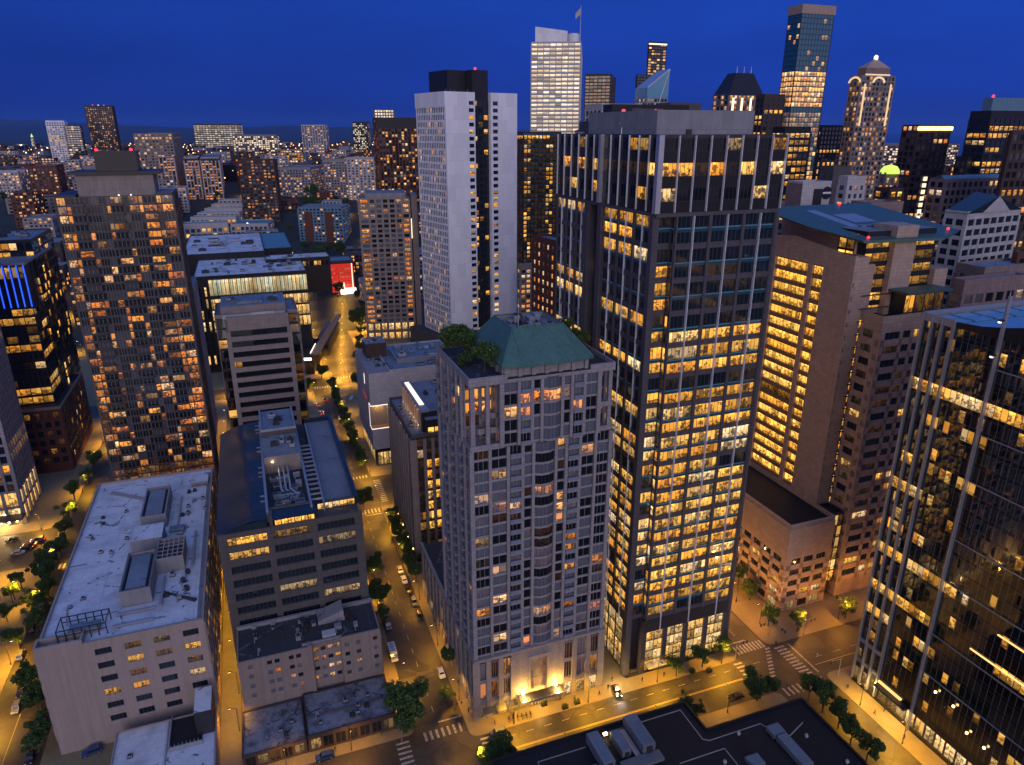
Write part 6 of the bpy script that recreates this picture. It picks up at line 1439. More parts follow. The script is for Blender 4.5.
# left middle distance
simple('copper_rib_tower', 'dark tower with glowing copper coloured ribs behind the grid apartment tower', 'apartment tower', 377, 118, ('b', 206), 373, 417, wm=BRICK, gm=GW_FAR, lit=lit_res(.25), fh=3.5, bw=4.2, pw=1.4, sh=.7, sm=BLACK, dep=34, nwin=60, extra=lambda B: B.wall.box(.1, B.w-.1, -.3, .2, B.H-12, B.H+.6, BLACK))
simple('crown_lit_tower', 'slim tower with a bright lit crown behind the copper ribbed tower', 'apartment tower', 374, 110, ('b', 190), 373, 394, wm=PINK, gm=GW_WHITE, lit=lambda f, i, n: 1. if f > n-6 else .2, fh=3.8, bw=3.6)
simple('slim_lit_tower', 'slim tower of scattered pale lights left of the copper ribbed tower', 'apartment tower', 367, 122, ('b', 166), 352, 370, rot=-22, wm=DARK, gm=GW_WHITE, lit=lit_res(.5), fh=3.6, bw=3.6)
simple('striped_tower', 'grey tower with white vertical stripes on the horizon', 'apartment tower', 325, 125, ('b', 160), 301, 328, rot=-22, wm=WHITE2, gm=GW_FAR, lit=lit_res(.25), fh=3.6, bw=7, pw=3, sh=1.)
simple('brown_tower', 'tall brown tower with scattered lights and red roof lamps on the left horizon', 'apartment tower', 112, 106, ('b', 170), 84, 114, wm=BRICKD, gm=GW_FAR, lit=lit_res(.3, .3, .9), fh=3.4, bw=4, pw=1.4, dep=32, extra=lambda B: [B.add((lambda m: (m.lathe((B.w*x, 3, B.H), [(0, 0), (1., .2), (1., 1.5), (0, 2)], E_WHITE if x == .5 else E_RED, 8), m)[1])(MB()), 'beacon') for x in (.3, .5, .7)])
simple('white_grid_tower', 'pale tower with a white square grid on the far left', 'apartment tower', 64, 121, ('b', 176), 45, 71, rot=0, wm=WHITE, gm=GW_BLUE, lit=lit_res(.3, .5, 1.1), fh=3.5, bw=3.8, pw=1.3, sh=1.3, dep=24, nwin=60)
simple('black_tower', 'black tower with few lights right behind the pale grid tower', 'apartment tower', 80, 126, ('b', 177), 64, 82, wm=BLACK, gm=GW_BLACK, lit=lit_res(.12), fh=3.6, bw=4, pw=.6)
simple('tan_slab', 'long tan slab block with a lit top floor on the left', 'apartment block', 172, 134, ('b', 196), 133, 184, wm=TAN, gm=GW_FAR, lit=lambda f, i, n: 1. if f == n-2 and rnd.random() < .8 else (rnd.uniform(.4, 1) if rnd.random() < .2 else 0), fh=3.6, bw=4, pw=1.2)
simple('green_white_office', 'bright greenish white lit office slab on the horizon', 'office block', 240, 124, ('b', 150), 192, 242, rot=-12, wm=DARK, gm=GW_WHITE, lit=lambda f, i, n: rnd.uniform(.2, .8), fh=7, bw=11, pw=1.6, sh=3.2)
for k, (x0, x1, y, D, lb_) in enumerate([(158, 174, 157, 640, 'left'), (183, 198, 158, 655, 'middle'), (200, 219, 158, 670, 'right')]):
    simple('balcony_slab', {'left': 'narrow lit balcony slab standing leftmost of three beside the tan slab', 'middle': 'lit balcony slab in the middle of three in a row', 'right': 'lit balcony slab with a pale end wall, the third of three in a row'}[lb_], 'apartment block', x1, y, ('b', 199), x0, x1+2, wm=WHITE2, gm=GW_RES, lit=lit_res(.55, .5, 1.2), fh=3.3, bw=4, pw=1.2, sm=BRICKD, group='balcony slabs on the left')
simple('dark_brown_tower', 'dark brown tower of orange windows over the tree lined street', 'apartment tower', 274, 160, ('b', 222), 237, 277, rot=-12, wm=BRICKD, gm=GW_RES, lit=lit_res(.3, .4, 1.1), fh=3.4, bw=4.4, pw=1.6, nwin=80)
simple('grey_slab', 'grey apartment slab with evenly lit windows left of the copper ribbed tower', 'apartment block', 310, 168, ('b', 198), 277, 325, rot=-22, wm=STONE, gm=GW_FAR, lit=lit_res(.4), fh=3.3, bw=4, pw=1.6)
simple('twin_slab', 'broad grey apartment slab with dark vertical strips', 'apartment block', 362, 160, ('b', 199), 323, 375, rot=-22, wm=STONE, gm=GW_FAR, lit=lit_res(.4), fh=3.3, bw=4, pw=1.6, dep=25)
simple('pale_corner_slab', 'pale apartment slab with a blank corner beside the copper ribbed tower', 'apartment block', 374, 158, ('b', 201), 346, 378, rot=-24, wm=WHITE2, gm=GW_FAR, lit=lit_res(.35), fh=3.3, bw=5, pw=2.6)
simple('lit_hospital', 'stepped tan block with yellow lit floors on the horizon', 'hospital', 276, 135, ('b', 166), 232, 279, rot=-22, wm=TAN, gm=GW_WHITE, lit=lit_res(.6), fh=4, bw=5)
simple('yellow_floor_block', 'tan block with three bright yellow floors', 'office block', 300, 150, ('b', 176), 277, 303, rot=-22, wm=TAN, gm=GW_OFF, lit=lit_res(.7), fh=4, bw=5)
simple('blue_render_flats', 'blue grey rendered apartment block with brick red bays behind the trees', 'apartment block', 342, 208, ('b', 244), 297, 357, rot=-20, wm=TEALW, gm=GW_FAR, lit=lit_res(.25), fh=3.2, bw=4, pw=1.6, dep=40, nwin=100, extra=lambda B: [B.wall.box(B.w*x, B.w*(x+.17), -1.2, .29, 0, B.H-4, BRICK) for x in (.15, .6)])
simple('arched_white_block', 'long low white block with a row of arched windows and a teal roof', 'apartment block', 228, 223, ('b', 238), 183, 232, wm=WHITE2, gm=GW_BLUE, lit=lit_res(.1), fh=5.5, bw=5.2, pw=1.6, sh=1.6, roof=R_TEAL, dep=20, nwin=60)
simple('arched_white_wing', 'shorter white wing with a lit lamp on its teal roof beside the long arched block', 'apartment block', 268, 224, ('b', 237), 230, 274, rot=-12, wm=WHITE2, gm=GW_BLUE, lit=lit_res(.1), fh=5.5, bw=5.2, pw=1.6, sh=1.6, roof=R_TEAL, dep=40, nwin=60, extra=lambda B: B.add((lambda m: (m.lathe((B.w*.45, 2, B.H), [(0, 0), (1.5, .5), (0, 2)], E_WHITE, 8), m)[1])(MB()), 'roof_lamp'))
for k in range(5):
    simple('teal_roof_terrace', ['teal roofed white terrace nearest the long arched block', 'second teal roofed white terrace in the row of five', 'middle teal roofed white terrace in the row of five', 'fourth teal roofed white terrace in the row of five', 'farthest teal roofed white terrace in the row of five'][k], 'terrace', 236+3.2*k, 217-4.2*k, ('b', 230-5*k), 190+7*k, 240+3.4*k, rot=-12, wm=WHITE2, gm=GW_BLUE, lit=lit_res(.12), fh=4.5, bw=5, pw=1.6, roof=R_TEAL, dep=16, group='teal roofed terraces')
simple('brick_flats', 'brown brick apartment block with warm windows on the far left', 'apartment block', 56, 166, ('b', 201), 27, 60, wm=BRICK, gm=GW_FAR, lit=lit_res(.25), fh=3.4, bw=4, pw=1.8, dep=40)
simple('long_dark_hall', 'long dark roofed hall with a cream wall on the far left', 'hall', 55, 198, ('b', 214), 5, 66, wm=TAN, gm=GW_FAR, lit=lit_res(.2), fh=4, bw=6, pw=3, roof=R_DARK, dep=40)
simple('lavender_flats', 'lavender apartment block with small windows left of the condominium tower', 'apartment block', 52, 218, ('b', 242), 22, 57, wm=STONE, gm=GW_FAR, lit=lit_res(.25), fh=3.2, bw=4, pw=1.8, dep=36)
simple('blue_roof_hall', 'flat blue roofed low hall left of the condominium tower', 'hall', 60, 243, ('b', 264), 10, 66, wm=DARK, gm=GW_FAR, lit=lit_res(.1), fh=5, bw=6, pw=3, roof=R_BLUE, dep=40)
simple('pale_flats', 'pale stepped apartment block at the far left edge', 'apartment block', 18, 172, ('b', 196), -20, 20, wm=WHITE2, gm=GW_FAR, lit=lit_res(.3), fh=3.3, bw=4, pw=1.6)
simple('lit_spire_hall', 'small lit greenish spire on the left horizon', 'church', 33, 137, ('b', 150), 29, 34, wm=COURT, gm=GW_WHITE, lit=lit_res(.6), fh=4, bw=4, dep=9, wid=9, extra=lambda B: B.add((lambda m: (m.lathe((B.w/2, B.d/2, B.H), [(5, 0), (2.5, 6), (0, 13)], E_GREEN, 8), m)[1])(MB()), 'spire'))
simple('tall_grey_block', 'grey block with reddish lit flats behind the condominium penthouse', 'apartment block', 125, 160, ('b', 190), 98, 135, wm=STONE, gm=GW_FAR, lit=lit_res(.4), fh=3.4, bw=4, pw=1.4, dep=30)
simple('low_link_block', 'low grey block between the condominium penthouse and the balcony slabs', 'apartment block', 155, 165, ('b', 196), 134, 158, wm=STONE, gm=GW_FAR, lit=lit_res(.3), fh=3.4, bw=4, pw=1.4, dep=30)

# ------------------------------------------------------------------ low houses and blocks filling the districts
occ = []
for o in bpy.data.objects:
    if o.parent is None and o.type == 'EMPTY':
        xs = []
        for ch in o.children:
            if ch.name.startswith('wall'):
                for v in ch.bound_box: xs.append(o.location+Vector((v[0]*math.cos(o.rotation_euler.z)-v[1]*math.sin(o.rotation_euler.z), v[0]*math.sin(o.rotation_euler.z)+v[1]*math.cos(o.rotation_euler.z), 0)))
        if xs:
            q = [toab(v.x, v.y) for v in xs]; occ.append((min(p[0] for p in q)-6, max(p[0] for p in q)+6, min(p[1] for p in q)-6, max(p[1] for p in q)+6))
KIND = [('brick_block', 'small brick block with warm windows in the crowded district behind the towers', 'brick blocks of the district', BRICK, R_DARK), ('grey_apartment_house', 'small grey apartment house in the crowded district behind the towers', 'grey houses of the district', STONE, R_BLUE), ('pale_block', 'small pale block with a blue grey roof in the crowded district', 'pale blocks of the district', WHITE2, R_BLUE), ('dark_block', 'small dark block with scattered lights in the crowded district', 'dark blocks of the district', BRICKD, R_GREY)]
rf = random.Random(17); nfill = 0
for ia in range(-1, 40):
    for ib in range(-46, 40):
        sp = 46 if ia < 22 else 62
        a = 670+ia*sp if ia < 22 else 670+22*46+(ia-22)*62
        b = ib*sp
        if nfill > 292: break
        x, y = XY(a, b); D = math.hypot(x, y)
        p = proj(x, y, 15)
        if not (-15 < p[0] < 1040) or D < 420 or D > 2000: continue
        if 430 < p[0] < 790 and D < 1500: continue
        if p[0] > 560 and D > 1500: continue
        if rf.random() < (.06 if D < 1000 else .3): continue
        w, d = rf.uniform(18, 34), rf.uniform(16, 30); h = rf.choice([9, 12, 15, 18, 22, 28]) * (1 if D < 900 else 1.3)
        if 40 < b < 86 and a < 900: continue
        a += rf.uniform(-4, 4); b += rf.uniform(-4, 4)
        if any(a < o[1] and a+d > o[0] and b < o[3] and b+w > o[2] for o in occ): continue
        nm_, lb_, gp, wm_, rm_ = rf.choice(KIND)
        B = Bld(nm_, lb_, 'building', a=a, b=b, w=w, d=d, group=gp, rot=R(rf.choice([0, 0, 0, -12])), z=max(0, hill(*XY(a+d/2, b+w/2))-1.5))
        B.core(.2, w-.2, .2, d-.2, 0, h, wm_, rm_, parapet=.6)
        k = dict(ew=.5, pw=1.5, pd=.2, sh=1.3, sd=.18, gm=GW_FAR, wm=wm_, lit=lit_res(rf.uniform(.1, .5), .5, 1.5)); n = int(h/3.2)
        B.facade((.2, .2), (1, 0), w-.4, .3, h/n-.05, n, bw=4.2, **k)
        if p[0] < 238: B.facade((w-.2, .2), (0, 1), d-.4, .3, h/n-.05, n, bw=4.2, **k)
        else: B.facade((.2, d-.2), (0, -1), d-.4, .3, h/n-.05, n, bw=4.2, **k)
        if rf.random() < .7:
            m2 = MB(); m2.box(w*.3, w*.3+6, d*.3, d*.3+5, h, h+rf.uniform(1.5, 3.5), GREYC); B.add(m2, 'roof_house')
        B.finish(0); nfill += 1
# the far city as one mass: countless small roofs and lights towards the horizon
far_m = MB(); rf = random.Random(23)
FLT = [plainmat('far_light_amber', (.5, .4, .2), emit=(1., .55, .16), estr=3.2), plainmat('far_light_white', (.6, .6, .6), emit=(1., .86, .66), estr=3.), plainmat('far_light_orange', (.5, .3, .1), emit=(1., .36, .08), estr=3.)]
for k in range(3600):
    D = 1200*math.exp(rf.random()*1.55); az = R(rf.uniform(-38, 38)); x, y = D*math.sin(az), D*math.cos(az)
    if x > 1000 and y > 3700: continue
    w, d, h = rf.uniform(12, 40), rf.uniform(10, 30), rf.uniform(6, 26)
    g_ = hill(x, y)*sstep((9000-D)/6500); far_m.box(x-w/2, x+w/2, y-d/2, y+d/2, g_-2, g_+h, rf.choice([BRICKD, DARK, GREYC, STONE, BRICK]), rf.choice([R_DARK, R_BLUE, R_GREY]))
    for q in range(rf.choice([0, 1, 2, 3, 4])):
        u, z = rf.uniform(-w/2, w/2), g_+rf.uniform(2, h); s_ = D*.00055*rf.uniform(.6, 1.3)
        m_ = rf.choice(FLT)
        far_m.face([(x+u-s_, y-d/2-.3, z-s_), (x+u+s_, y-d/2-.3, z-s_), (x+u+s_, y-d/2-.3, z+s_), (x+u-s_, y-d/2-.3, z+s_)], m_)
tag(far_m.obj('distant_city'), 'mass of small roofs and pinpoint lights of the distant city', 'city', kind='stuff')

# ------------------------------------------------------------------ trees
LEAF = newmat('foliage'); t = NT(LEAF)
at = t.node('ShaderNodeAttribute', attribute_name='wv'); sp = t.node('ShaderNodeSeparateXYZ', {0: at.outputs['Vector']})
c_ = t.ramp(sp.outputs[1], [(0, (.026, .062, .012)), (.5, (.06, .115, .02)), (1, (.12, .17, .03))])
pb = t.node('ShaderNodeBsdfPrincipled', {'Base Color': c_, 'Roughness': .6}); tr = t.node('ShaderNodeBsdfTranslucent', {'Color': c_}); ms = t.node('ShaderNodeMixShader', {0: .18, 1: pb.outputs[0], 2: tr.outputs[0]}); t.out(ms.outputs[0])
BARK = wallmat('bark', (.07, .05, .035))
def tree_meshes(seed, h, r, n, ls, kind, cb=.45):
    rr = random.Random(seed); tk = MB(); cr = MB()
    tk.tube((0, 0, -.2), (0, 0, h*.42), .22*h/9, .14*h/9, BARK, 8)
    cl = []
    for k in range(9):
        a = rr.uniform(0, 6.28); e = rr.uniform(.2, 1.2); q = rr.uniform(.45, 1.05)*r
        p = (q*math.cos(a)*math.cos(e*.6), q*math.sin(a)*math.cos(e*.6), h*cb+(h*(.93-cb))*rr.uniform(.1, .9))
        tk.tube((0, 0, h*.3+rr.uniform(0, h*.12)), p, .09*h/9, .03*h/9, BARK, 5)
        cl.append((p, rr.uniform(.2, .42)*r))
    for k in range(9):
        a = rr.uniform(0, 6.28); q = rr.uniform(0, .75)*r; cl.append(((q*math.cos(a), q*math.sin(a), h*(cb-.03)+h*(1-cb)*rr.random()**.8*(1-.35*q/r)), rr.uniform(.24, .46)*r))
    for k in range(n):
        c, R_ = rr.choice(cl)
        d = Vector((rr.gauss(0, 1), rr.gauss(0, 1), rr.gauss(0, .8))).normalized()*R_*(rr.random()**.4)
        p = Vector(c)+d
        if p.z < h*(cb-.21): continue
        nx = Vector((rr.gauss(0, 1), rr.gauss(0, 1), rr.gauss(.5, 1))).normalized(); u = nx.orthogonal().normalized()*ls*rr.uniform(.6, 1.3); v = nx.cross(u).normalized()*ls*rr.uniform(.5, 1.)
        cr.face([tuple(p-u), tuple(p+v*.7), tuple(p+u), tuple(p-v*.7)], LEAF, [(0, 0)]*4, (0, min(1, max(0, rr.gauss(.5, .25))), 0))
    return tk.mesh('trunk'), cr.mesh('crown')
TM = [tree_meshes(1, 9, 4.0, 5200, .32, 0), tree_meshes(2, 8.5, 3.2, 3200, .3, 0), tree_meshes(3, 11, 5.2, 8000, .34, 0), tree_meshes(4, 5.5, 2.4, 1700, .25, 1), tree_meshes(5, 9, 3.8, 4800, .32, 0), tree_meshes(6, 7.6, 4.2, 8500, .3, 0, .26)]
def tree(label, a, b, k, s=1., z=.13, name='street_tree', group=None, xy=None):
    x, y = xy or XY(a, b); o = thing(name, label, 'tree', (x, y, z), rnd.uniform(0, 6.28), group); o.scale = (s*rnd.uniform(.93, 1.07), s*rnd.uniform(.93, 1.07), s*rnd.uniform(.92, 1.1))
    for nm, me in (('trunk', TM[k][0]), ('crown', TM[k][1])): c = bpy.data.objects.new(nm, me); C.objects.link(c); c.parent = o
    return o
def pxtree(label, px, py, k, s=1., z=.13, **kw):
    a, b = ABz(px, py, z); return tree(label, a, b, k, s, z, **kw)
pxtree('big dark round street tree hiding the corner beside the low shops', 411, 727, 2, 1.25)
pxtree('small yellow lit street tree between the big dark tree and the podium', 447, 705, 3, 1.05)
pxtree('slender lit street tree behind the parked white car', 450, 668, 1, .8)
pxtree('bright green street tree near the top of the beige building side', 383, 622, 3, .95)
pxtree('dark green street tree beside the grey office block, nearer of two', 378, 606, 0, 1.1)
pxtree('dark green street tree beside the grey office block, farther of two', 374, 578, 0, 1.1)
pxtree('dark tree at the far corner of the grey office block', 364, 512, 1, 1.2)
pxtree('tree top cut off by the bottom edge', 500, 778, 2, 1.0)
pxtree('broad dark street tree standing in the kerb lane right of the office tower', 757, 700, 0, 1.15)
pxtree('spindly lamp lit street tree near the notch of the dark roof', 684, 712, 3, 1.0)
pxtree('bare topped small tree beside the dark roof notch', 697, 718, 3, .9)
pxtree('street tree in front of the lit lobby windows, left one', 676, 676, 3, 1.25); pxtree('street tree in front of the lit lobby windows, middle one', 702, 667, 3, 1.3); pxtree('street tree in front of the lit lobby windows, right one', 722, 657, 3, 1.2)
pxtree('bright lamp lit tree under the court podium corner', 768, 626, 3, 1.25); pxtree('dark tree left of the court podium corner', 750, 600, 0, .8); pxtree('shadowed tree right of the court podium corner', 797, 632, 1, .95); pxtree('bright lamp lit tree beside the glass tower corner', 845, 618, 3, 1.3); pxtree('tree in the shade of the court podium', 738, 585, 1, .9)
for i, (px, py) in enumerate([(808, 700), (822, 712), (838, 728), (850, 745), (866, 762)]):
    pxtree(['slender median tree nearest the crossing', 'second slender median tree from the crossing', 'middle slender median tree of five', 'fourth slender median tree from the crossing', 'slender median tree nearest the bottom edge'][i], px, py, 1, 1.0, group='median trees beside the dark roof')
for i, (a, b) in enumerate([(238, 41.8), (231, 41.5), (224, 41.9), (217, 41.6), (210, 41.8), (252, 41.7), (245, 41.8)]):
    tree('yellow lit street tree in the row along the dark pilaster office', a, b, 1, .85, group='street trees along the pilaster office')
for i, a in enumerate([304, 314, 324, 334, 345, 356, 368, 380, 392, 404, 416]): tree('street tree in the long row leading to the lit avenue', a, 38.2 if a < 340 else 38, 1, 1.0, group='street trees of the upper street')
for i, (px, py) in enumerate([(322, 378), (372, 392), (358, 388), (310, 392)]): pxtree(['round tree at the dim corner beside the banded tower', 'tree beside the notched pale building', 'tree at the bright avenue corner', 'tree at the foot of the banded tower'][i], px, py, 0, 1.1)
for i in range(8): tree('avenue tree in front of the grid apartment tower', 470+22*i, 62+4*i, 0, .9, group='avenue trees')
for i, (px, py) in enumerate([(46, 585), (50, 600), (42, 612), (52, 570), (58, 560), (38, 632), (62, 556), (45, 740), (40, 752), (42, 710), (75, 500), (70, 520), (95, 468), (88, 486), (20, 648), (30, 690), (66, 538)]): pxtree('street tree in the leafy row beside the white roofed building', px, py, [0, 1, 3][i % 3], [1., 1., 1.5][i % 3], group='trees of the left side street')
for i, (px, py) in enumerate([(15, 600), (30, 607), (8, 622), (22, 588)]): pxtree('plaza tree lit from below beside the ribbed building', px, py, 3, 1.2, group='plaza trees')
# rooftop garden of the residential tower
def rooftree(label, x, y, k, s):
    px_, py_ = T1.location.x+x*.947*math.cos(GROT)-y*math.sin(GROT), T1.location.y+x*.947*math.sin(GROT)+y*math.cos(GROT)
    return tree(label, 0, 0, k, s, 96.3, name='rooftop_tree', xy=(px_, py_))
rooftree('large round tree on the roof terrace left of the green copper roof', 4.2, 21.5, 5, 1.12); rooftree('olive shrub tree at the front corner of the roof terrace', 5.6, 5.5, 3, 1.25); rooftree('dark shrub on the left edge of the roof terrace', 3.0, 12.5, 5, .5); rooftree('low shrub between the two trees of the roof terrace', 5.8, 14.5, 3, .7)
rooftree('dark tree right of the green copper roof', 34.8, 14, 5, .78); rooftree('dark tree behind the right end of the green copper roof', 34, 21, 1, .8); rooftree('tree top peeping over the back of the copper roof', 20, 26.3, 1, .95); rooftree('second tree top peeping over the back of the copper roof', 26, 26.3, 1, .9)
# wooded slopes among the houses on the left
rf = random.Random(31)
for i in range(150):
    D = 430*math.exp(rf.random()*1.25); az = R(rf.uniform(-36, -12)); x, y = D*math.sin(az), D*math.cos(az); a, b = toab(x, y)
    if any(a < o[1] and a > o[0] and b < o[3] and b > o[2] for o in occ): continue
    tree('dark tree among the houses of the left hand district', a, b, rf.choice([0, 1, 4]), rf.uniform(1.1, 1.8), hill(x, y), name='tree', group='trees of the left hand district')
for i in range(36):
    px, py = rf.uniform(283, 350), rf.uniform(190, 262); a, b = ABz(px, py, 26)
    if any(a < o[1] and a > o[0] and b < o[3] and b > o[2] for o in occ): continue
    tree('dark park tree in front of the blue grey flats', a, b, rf.choice([0, 2, 4]), rf.uniform(1.2, 1.9), hill(*XY(a, b)), name='tree', group='park trees')

# ------------------------------------------------------------------ street lamps
LPOLE = MB(); LPOLE.tube((0, 0, 0), (0, 0, 7.6), .1, .07, DMETAL, 8); LPOLE.tube((0, 0, 0), (0, 0, .8), .17, .14, DMETAL, 8)
LARM = MB(); LARM.tube((0, 0, 7.5), (1.5, 0, 8.1), .05, .04, DMETAL, 6)
LHEAD = MB(); LHEAD.box(1.2, 2.0, -.16, .16, 8.0, 8.18, DMETAL, bottom=True); LHEAD.box(1.3, 1.95, -.12, .12, 7.93, 7.999, E_HOT, bottom=True)
LAMP_ME = [('pole', LPOLE.mesh('pole')), ('arm', LARM.mesh('arm')), ('lamp_head', LHEAD.mesh('lamp_head'))]
def lampdata(nm, e, c):
    l = bpy.data.lights.new(nm, 'POINT'); l.energy = e; l.color = c; l.shadow_soft_size = .3; return l
def conedata(nm, e, c): l = bpy.data.lights.new(nm, 'SPOT'); l.energy = e; l.color = c; l.shadow_soft_size = .3; l.spot_size = R(152); l.spot_blend = .7; return l
LD = [conedata('sodium', 10500, (1., .48, .02)), conedata('sodium_far', 21000, (1., .47, .03)), conedata('sodium_dim', 4200, (1., .45, .02)), lampdata('sodium_globe', 4200, (1., .40, .05))]
nl = 0
def lamp(a, b, rz, k=0, group='street lamps', label='street lamp on a dark pole glowing amber along the street'):
    global nl
    x, y = XY(a, b); o = thing('street_lamp', label, 'street lamp', (x, y, .13+hill(x, y)), GROT+rz, group); nl += 1
    for nm, me in LAMP_ME: c = bpy.data.objects.new(nm, me); C.objects.link(c); c.parent = o
    l = bpy.data.objects.new('lamp_light', LD[k]); C.objects.link(l); l.parent = o; l.location = (1.7, 0, 7.6)
    return o
PI = math.pi
for a in (128, 152, 176, 200, 224, 248, 272, 298, 324, 350, 378, 404, 430): lamp(a, 40.6, PI, 2 if a < 240 and a > 130 else 0, 'lamps of the middle street', 'street lamp on the right kerb of the middle street')
for a in (163, 211, 259, 311, 365, 415): lamp(a, 26., 0, 0, 'lamps of the middle street left kerb', 'street lamp on the left kerb of the middle street')
for b in (52, 74, 96, 118): lamp(139., b, -PI/2, 0, 'lamps of the front street', 'street lamp in front of the apartment and office towers')
for b in (10, -6): lamp(145.5, b, -PI/2, 2, 'lamps before the low shops', 'street lamp on the pavement before the low shops')
for b in (60, 86, 108): lamp(122.5, b, PI/2, 2, 'lamps behind the dark roof', 'street lamp on the kerb behind the black roof')
for a in (150, 162, 176, 190, 206): lamp(a, 140.5, PI, 3, 'lamps of the court street', 'street lamp beside the court podium')
for b in (150, 166, 182): lamp(143, b, -PI/2, 3, 'lamps of the court corner', 'street lamp under the court tower wing')
for a in (112, 98, 84): lamp(a, 144, PI, 0, 'lamps of the glass tower pavement', 'street lamp on the pavement of the black glass tower')
for a in (160, 186, 212, 238, 264, 300, 326, 352, 380, 405): lamp(a, -80.5, 0, 0, 'lamps of the left street', 'street lamp along the left side street')
for b in (-90, -110, -130, -152): lamp(296, b, -PI/2, 0, 'lamps of the left crossing street', 'street lamp of the cross street at the left edge')
for b in (-50, -30, 10, 60, 100): lamp(269, b, PI/2, 0, 'lamps of the cross street', 'street lamp of the cross street behind the office blocks')
for b in (-60, -20, 0, 20, 50, 80, 110): lamp(430, b, PI/2, 1, 'lamps of the second cross street', 'street lamp of the second cross street')
for a in range(446, 700, 26): lamp(a, 60+.2*(a-446), PI, 1, 'lamps of the lit avenue', 'street lamp on the right kerb of the lit avenue'); lamp(a+13, 37.5, 0, 1, 'lamps of the lit avenue left kerb', 'street lamp on the left kerb of the lit avenue')
for b in (-140, -100, -60, -20, 20, 110, 150): lamp(650, b, PI/2, 1, 'lamps of the far cross street', 'street lamp of the far cross street')
for i in range(9): lamp(162+14*i, -16.9, PI, 2, 'alley lamps', 'lamp glowing along the narrow alley')
for i in range(6): lamp(306+16*i, -20.5, PI, 2, 'upper alley lamps', 'lamp glowing along the upper end of the alley')
for a in range(448, 660, 20): lamp(a, 49+.14*(a-446), PI if a % 40 else 0, 1, 'lamps of the avenue middle', 'street lamp in the middle of the lit avenue')
for a, b in ((186, -92), (206, -88), (226, -95), (246, -88), (262, -96), (236, -110)): lamp(a, b, 0, 0, 'plaza lamps', 'street lamp on the leafy plaza at the left edge')
rf = random.Random(41)
for i in range(110):
    D = 560*math.exp(rf.random()*1.2); az = R(rf.uniform(-36, -9) if i < 44 else rf.uniform(18, 34)); x, y = D*math.sin(az), D*math.cos(az); a, b = toab(x, y)
    if any(a < o[1] and a > o[0] and b < o[3] and b > o[2] for o in occ): continue
    lamp(a, b, rf.uniform(0, 6.28), 1, 'lamps of the distant streets', 'street lamp glowing in the distant streets')
# entrance and storefront lights
for nm, (a, b, z), e, col in [('entrance_light', (141.0, 56.0, 6.4), 4200, (1, .52, .10)), ('entrance_light', (141.0, 65.6, 6.4), 4200, (1, .52, .10)), ('entrance_light', (141.4, 60.8, 4.2), 2500, (1, .52, .10)), ('lobby_light', (141.5, 84.5, 4.0), 2600, (1, .66, .25)), ('canopy_light', (113, 147.5, 4.6), 1500, (1, .62, .2)), ('canopy_light', (104, 147.5, 4.6), 2500, (1, .62, .2)), ('canopy_light', (303, -104, 4.0), 6000, (1, .68, .3)), ('canopy_light', (303, -125, 4.0), 6000, (1, .68, .3))]:
    l = lampdata(nm, e, col); o = bpy.data.objects.new(nm, l); C.objects.link(o); o.location = (*XY(a, b), z)

# ------------------------------------------------------------------ vehicles
def carpaint(nm, c): return plainmat(nm, c, rough=.25, spec=.7)
def car_meshes(paint, L=4.5, Wd=1.8, suv=False):
    out = []
    h1, h2 = (.95, 1.75) if suv else (.85, 1.42)
    prof = [(-L/2, .35), (-L/2+.05, .75), (-L/2+.25, h1-.05), (-L*.26, h1), (-L*.15, h2-.03), (L*.22 if not suv else L*.38, h2), (L*.38 if not suv else L*.47, h1+.08), (L/2-.05, h1-.05), (L/2, .7), (L/2, .35)]
    mb = MB(); n = len(prof)
    def hw(z): return Wd/2-(.16*(z-h1)/(h2-h1) if z > h1 else 0)-(.06 if z < .5 else 0)
    Lp = [(x, -hw(z), z) for x, z in prof]; Rp = [(x, hw(z), z) for x, z in prof]
    mb.face(Lp[::-1] if False else Lp, paint); mb.face(Rp[::-1], paint)
    for i in range(n): j = (i+1) % n; mb.face([Lp[j], Lp[i], Rp[i], Rp[j]], paint)
    out.append(('body', mb))
    g = MB()
    g.face([(-L*.255, -Wd*.40, h1+.04), (-L*.255, Wd*.40, h1+.04), (-L*.155, Wd*.36, h2-.06), (-L*.155, -Wd*.36, h2-.06)], GW_GLASS)
    xr_, xe = (L*.235, L*.37) if not suv else (L*.39, L*.465)
    g.face([(xr_+.02, -Wd*.36, h2-.03), (xr_+.02, Wd*.36, h2-.03), (xe+.02, Wd*.40, h1+.14), (xe+.02, -Wd*.40, h1+.14)], GW_GLASS)
    for s in (-1, 1):
        q = [(-L*.22, s*(hw(h1+.06)+.012), h1+.06), (xe-.15, s*(hw(h1+.06)+.012), h1+.06), (xr_-.1, s*(hw(h2-.1)+.012), h2-.1), (-L*.14, s*(hw(h2-.1)+.012), h2-.1)]
        g.face(q if s < 0 else q[::-1], GW_GLASS)
    out.append(('car_window', g))
    for x in (-L*.31, L*.31):
        for s in (-1, 1):
            w = MB(); w.tube((x, s*(Wd/2-.2), .33), (x, s*(Wd/2+.02), .33), .33, .33, BLACK, 12); w.tube((x, s*(Wd/2+.021), .33), (x, s*(Wd/2+.04), .33), .19, .18, METAL, 10); out.append(('wheel', w))
    for s in (-1, 1):
        l = MB(); l.box(-L/2-.03, -L/2+.04, s*Wd*.36-.17, s*Wd*.36+.17, .62, .78, E_HEAD, bottom=True); out.append(('headlight', l))
        l = MB(); l.box(L/2-.04, L/2+.03, s*Wd*.38-.15, s*Wd*.38+.15, .68, .86, E_TAIL, bottom=True); out.append(('tail_light', l))
    return [(nm, m.mesh(nm)) for nm, m in out]
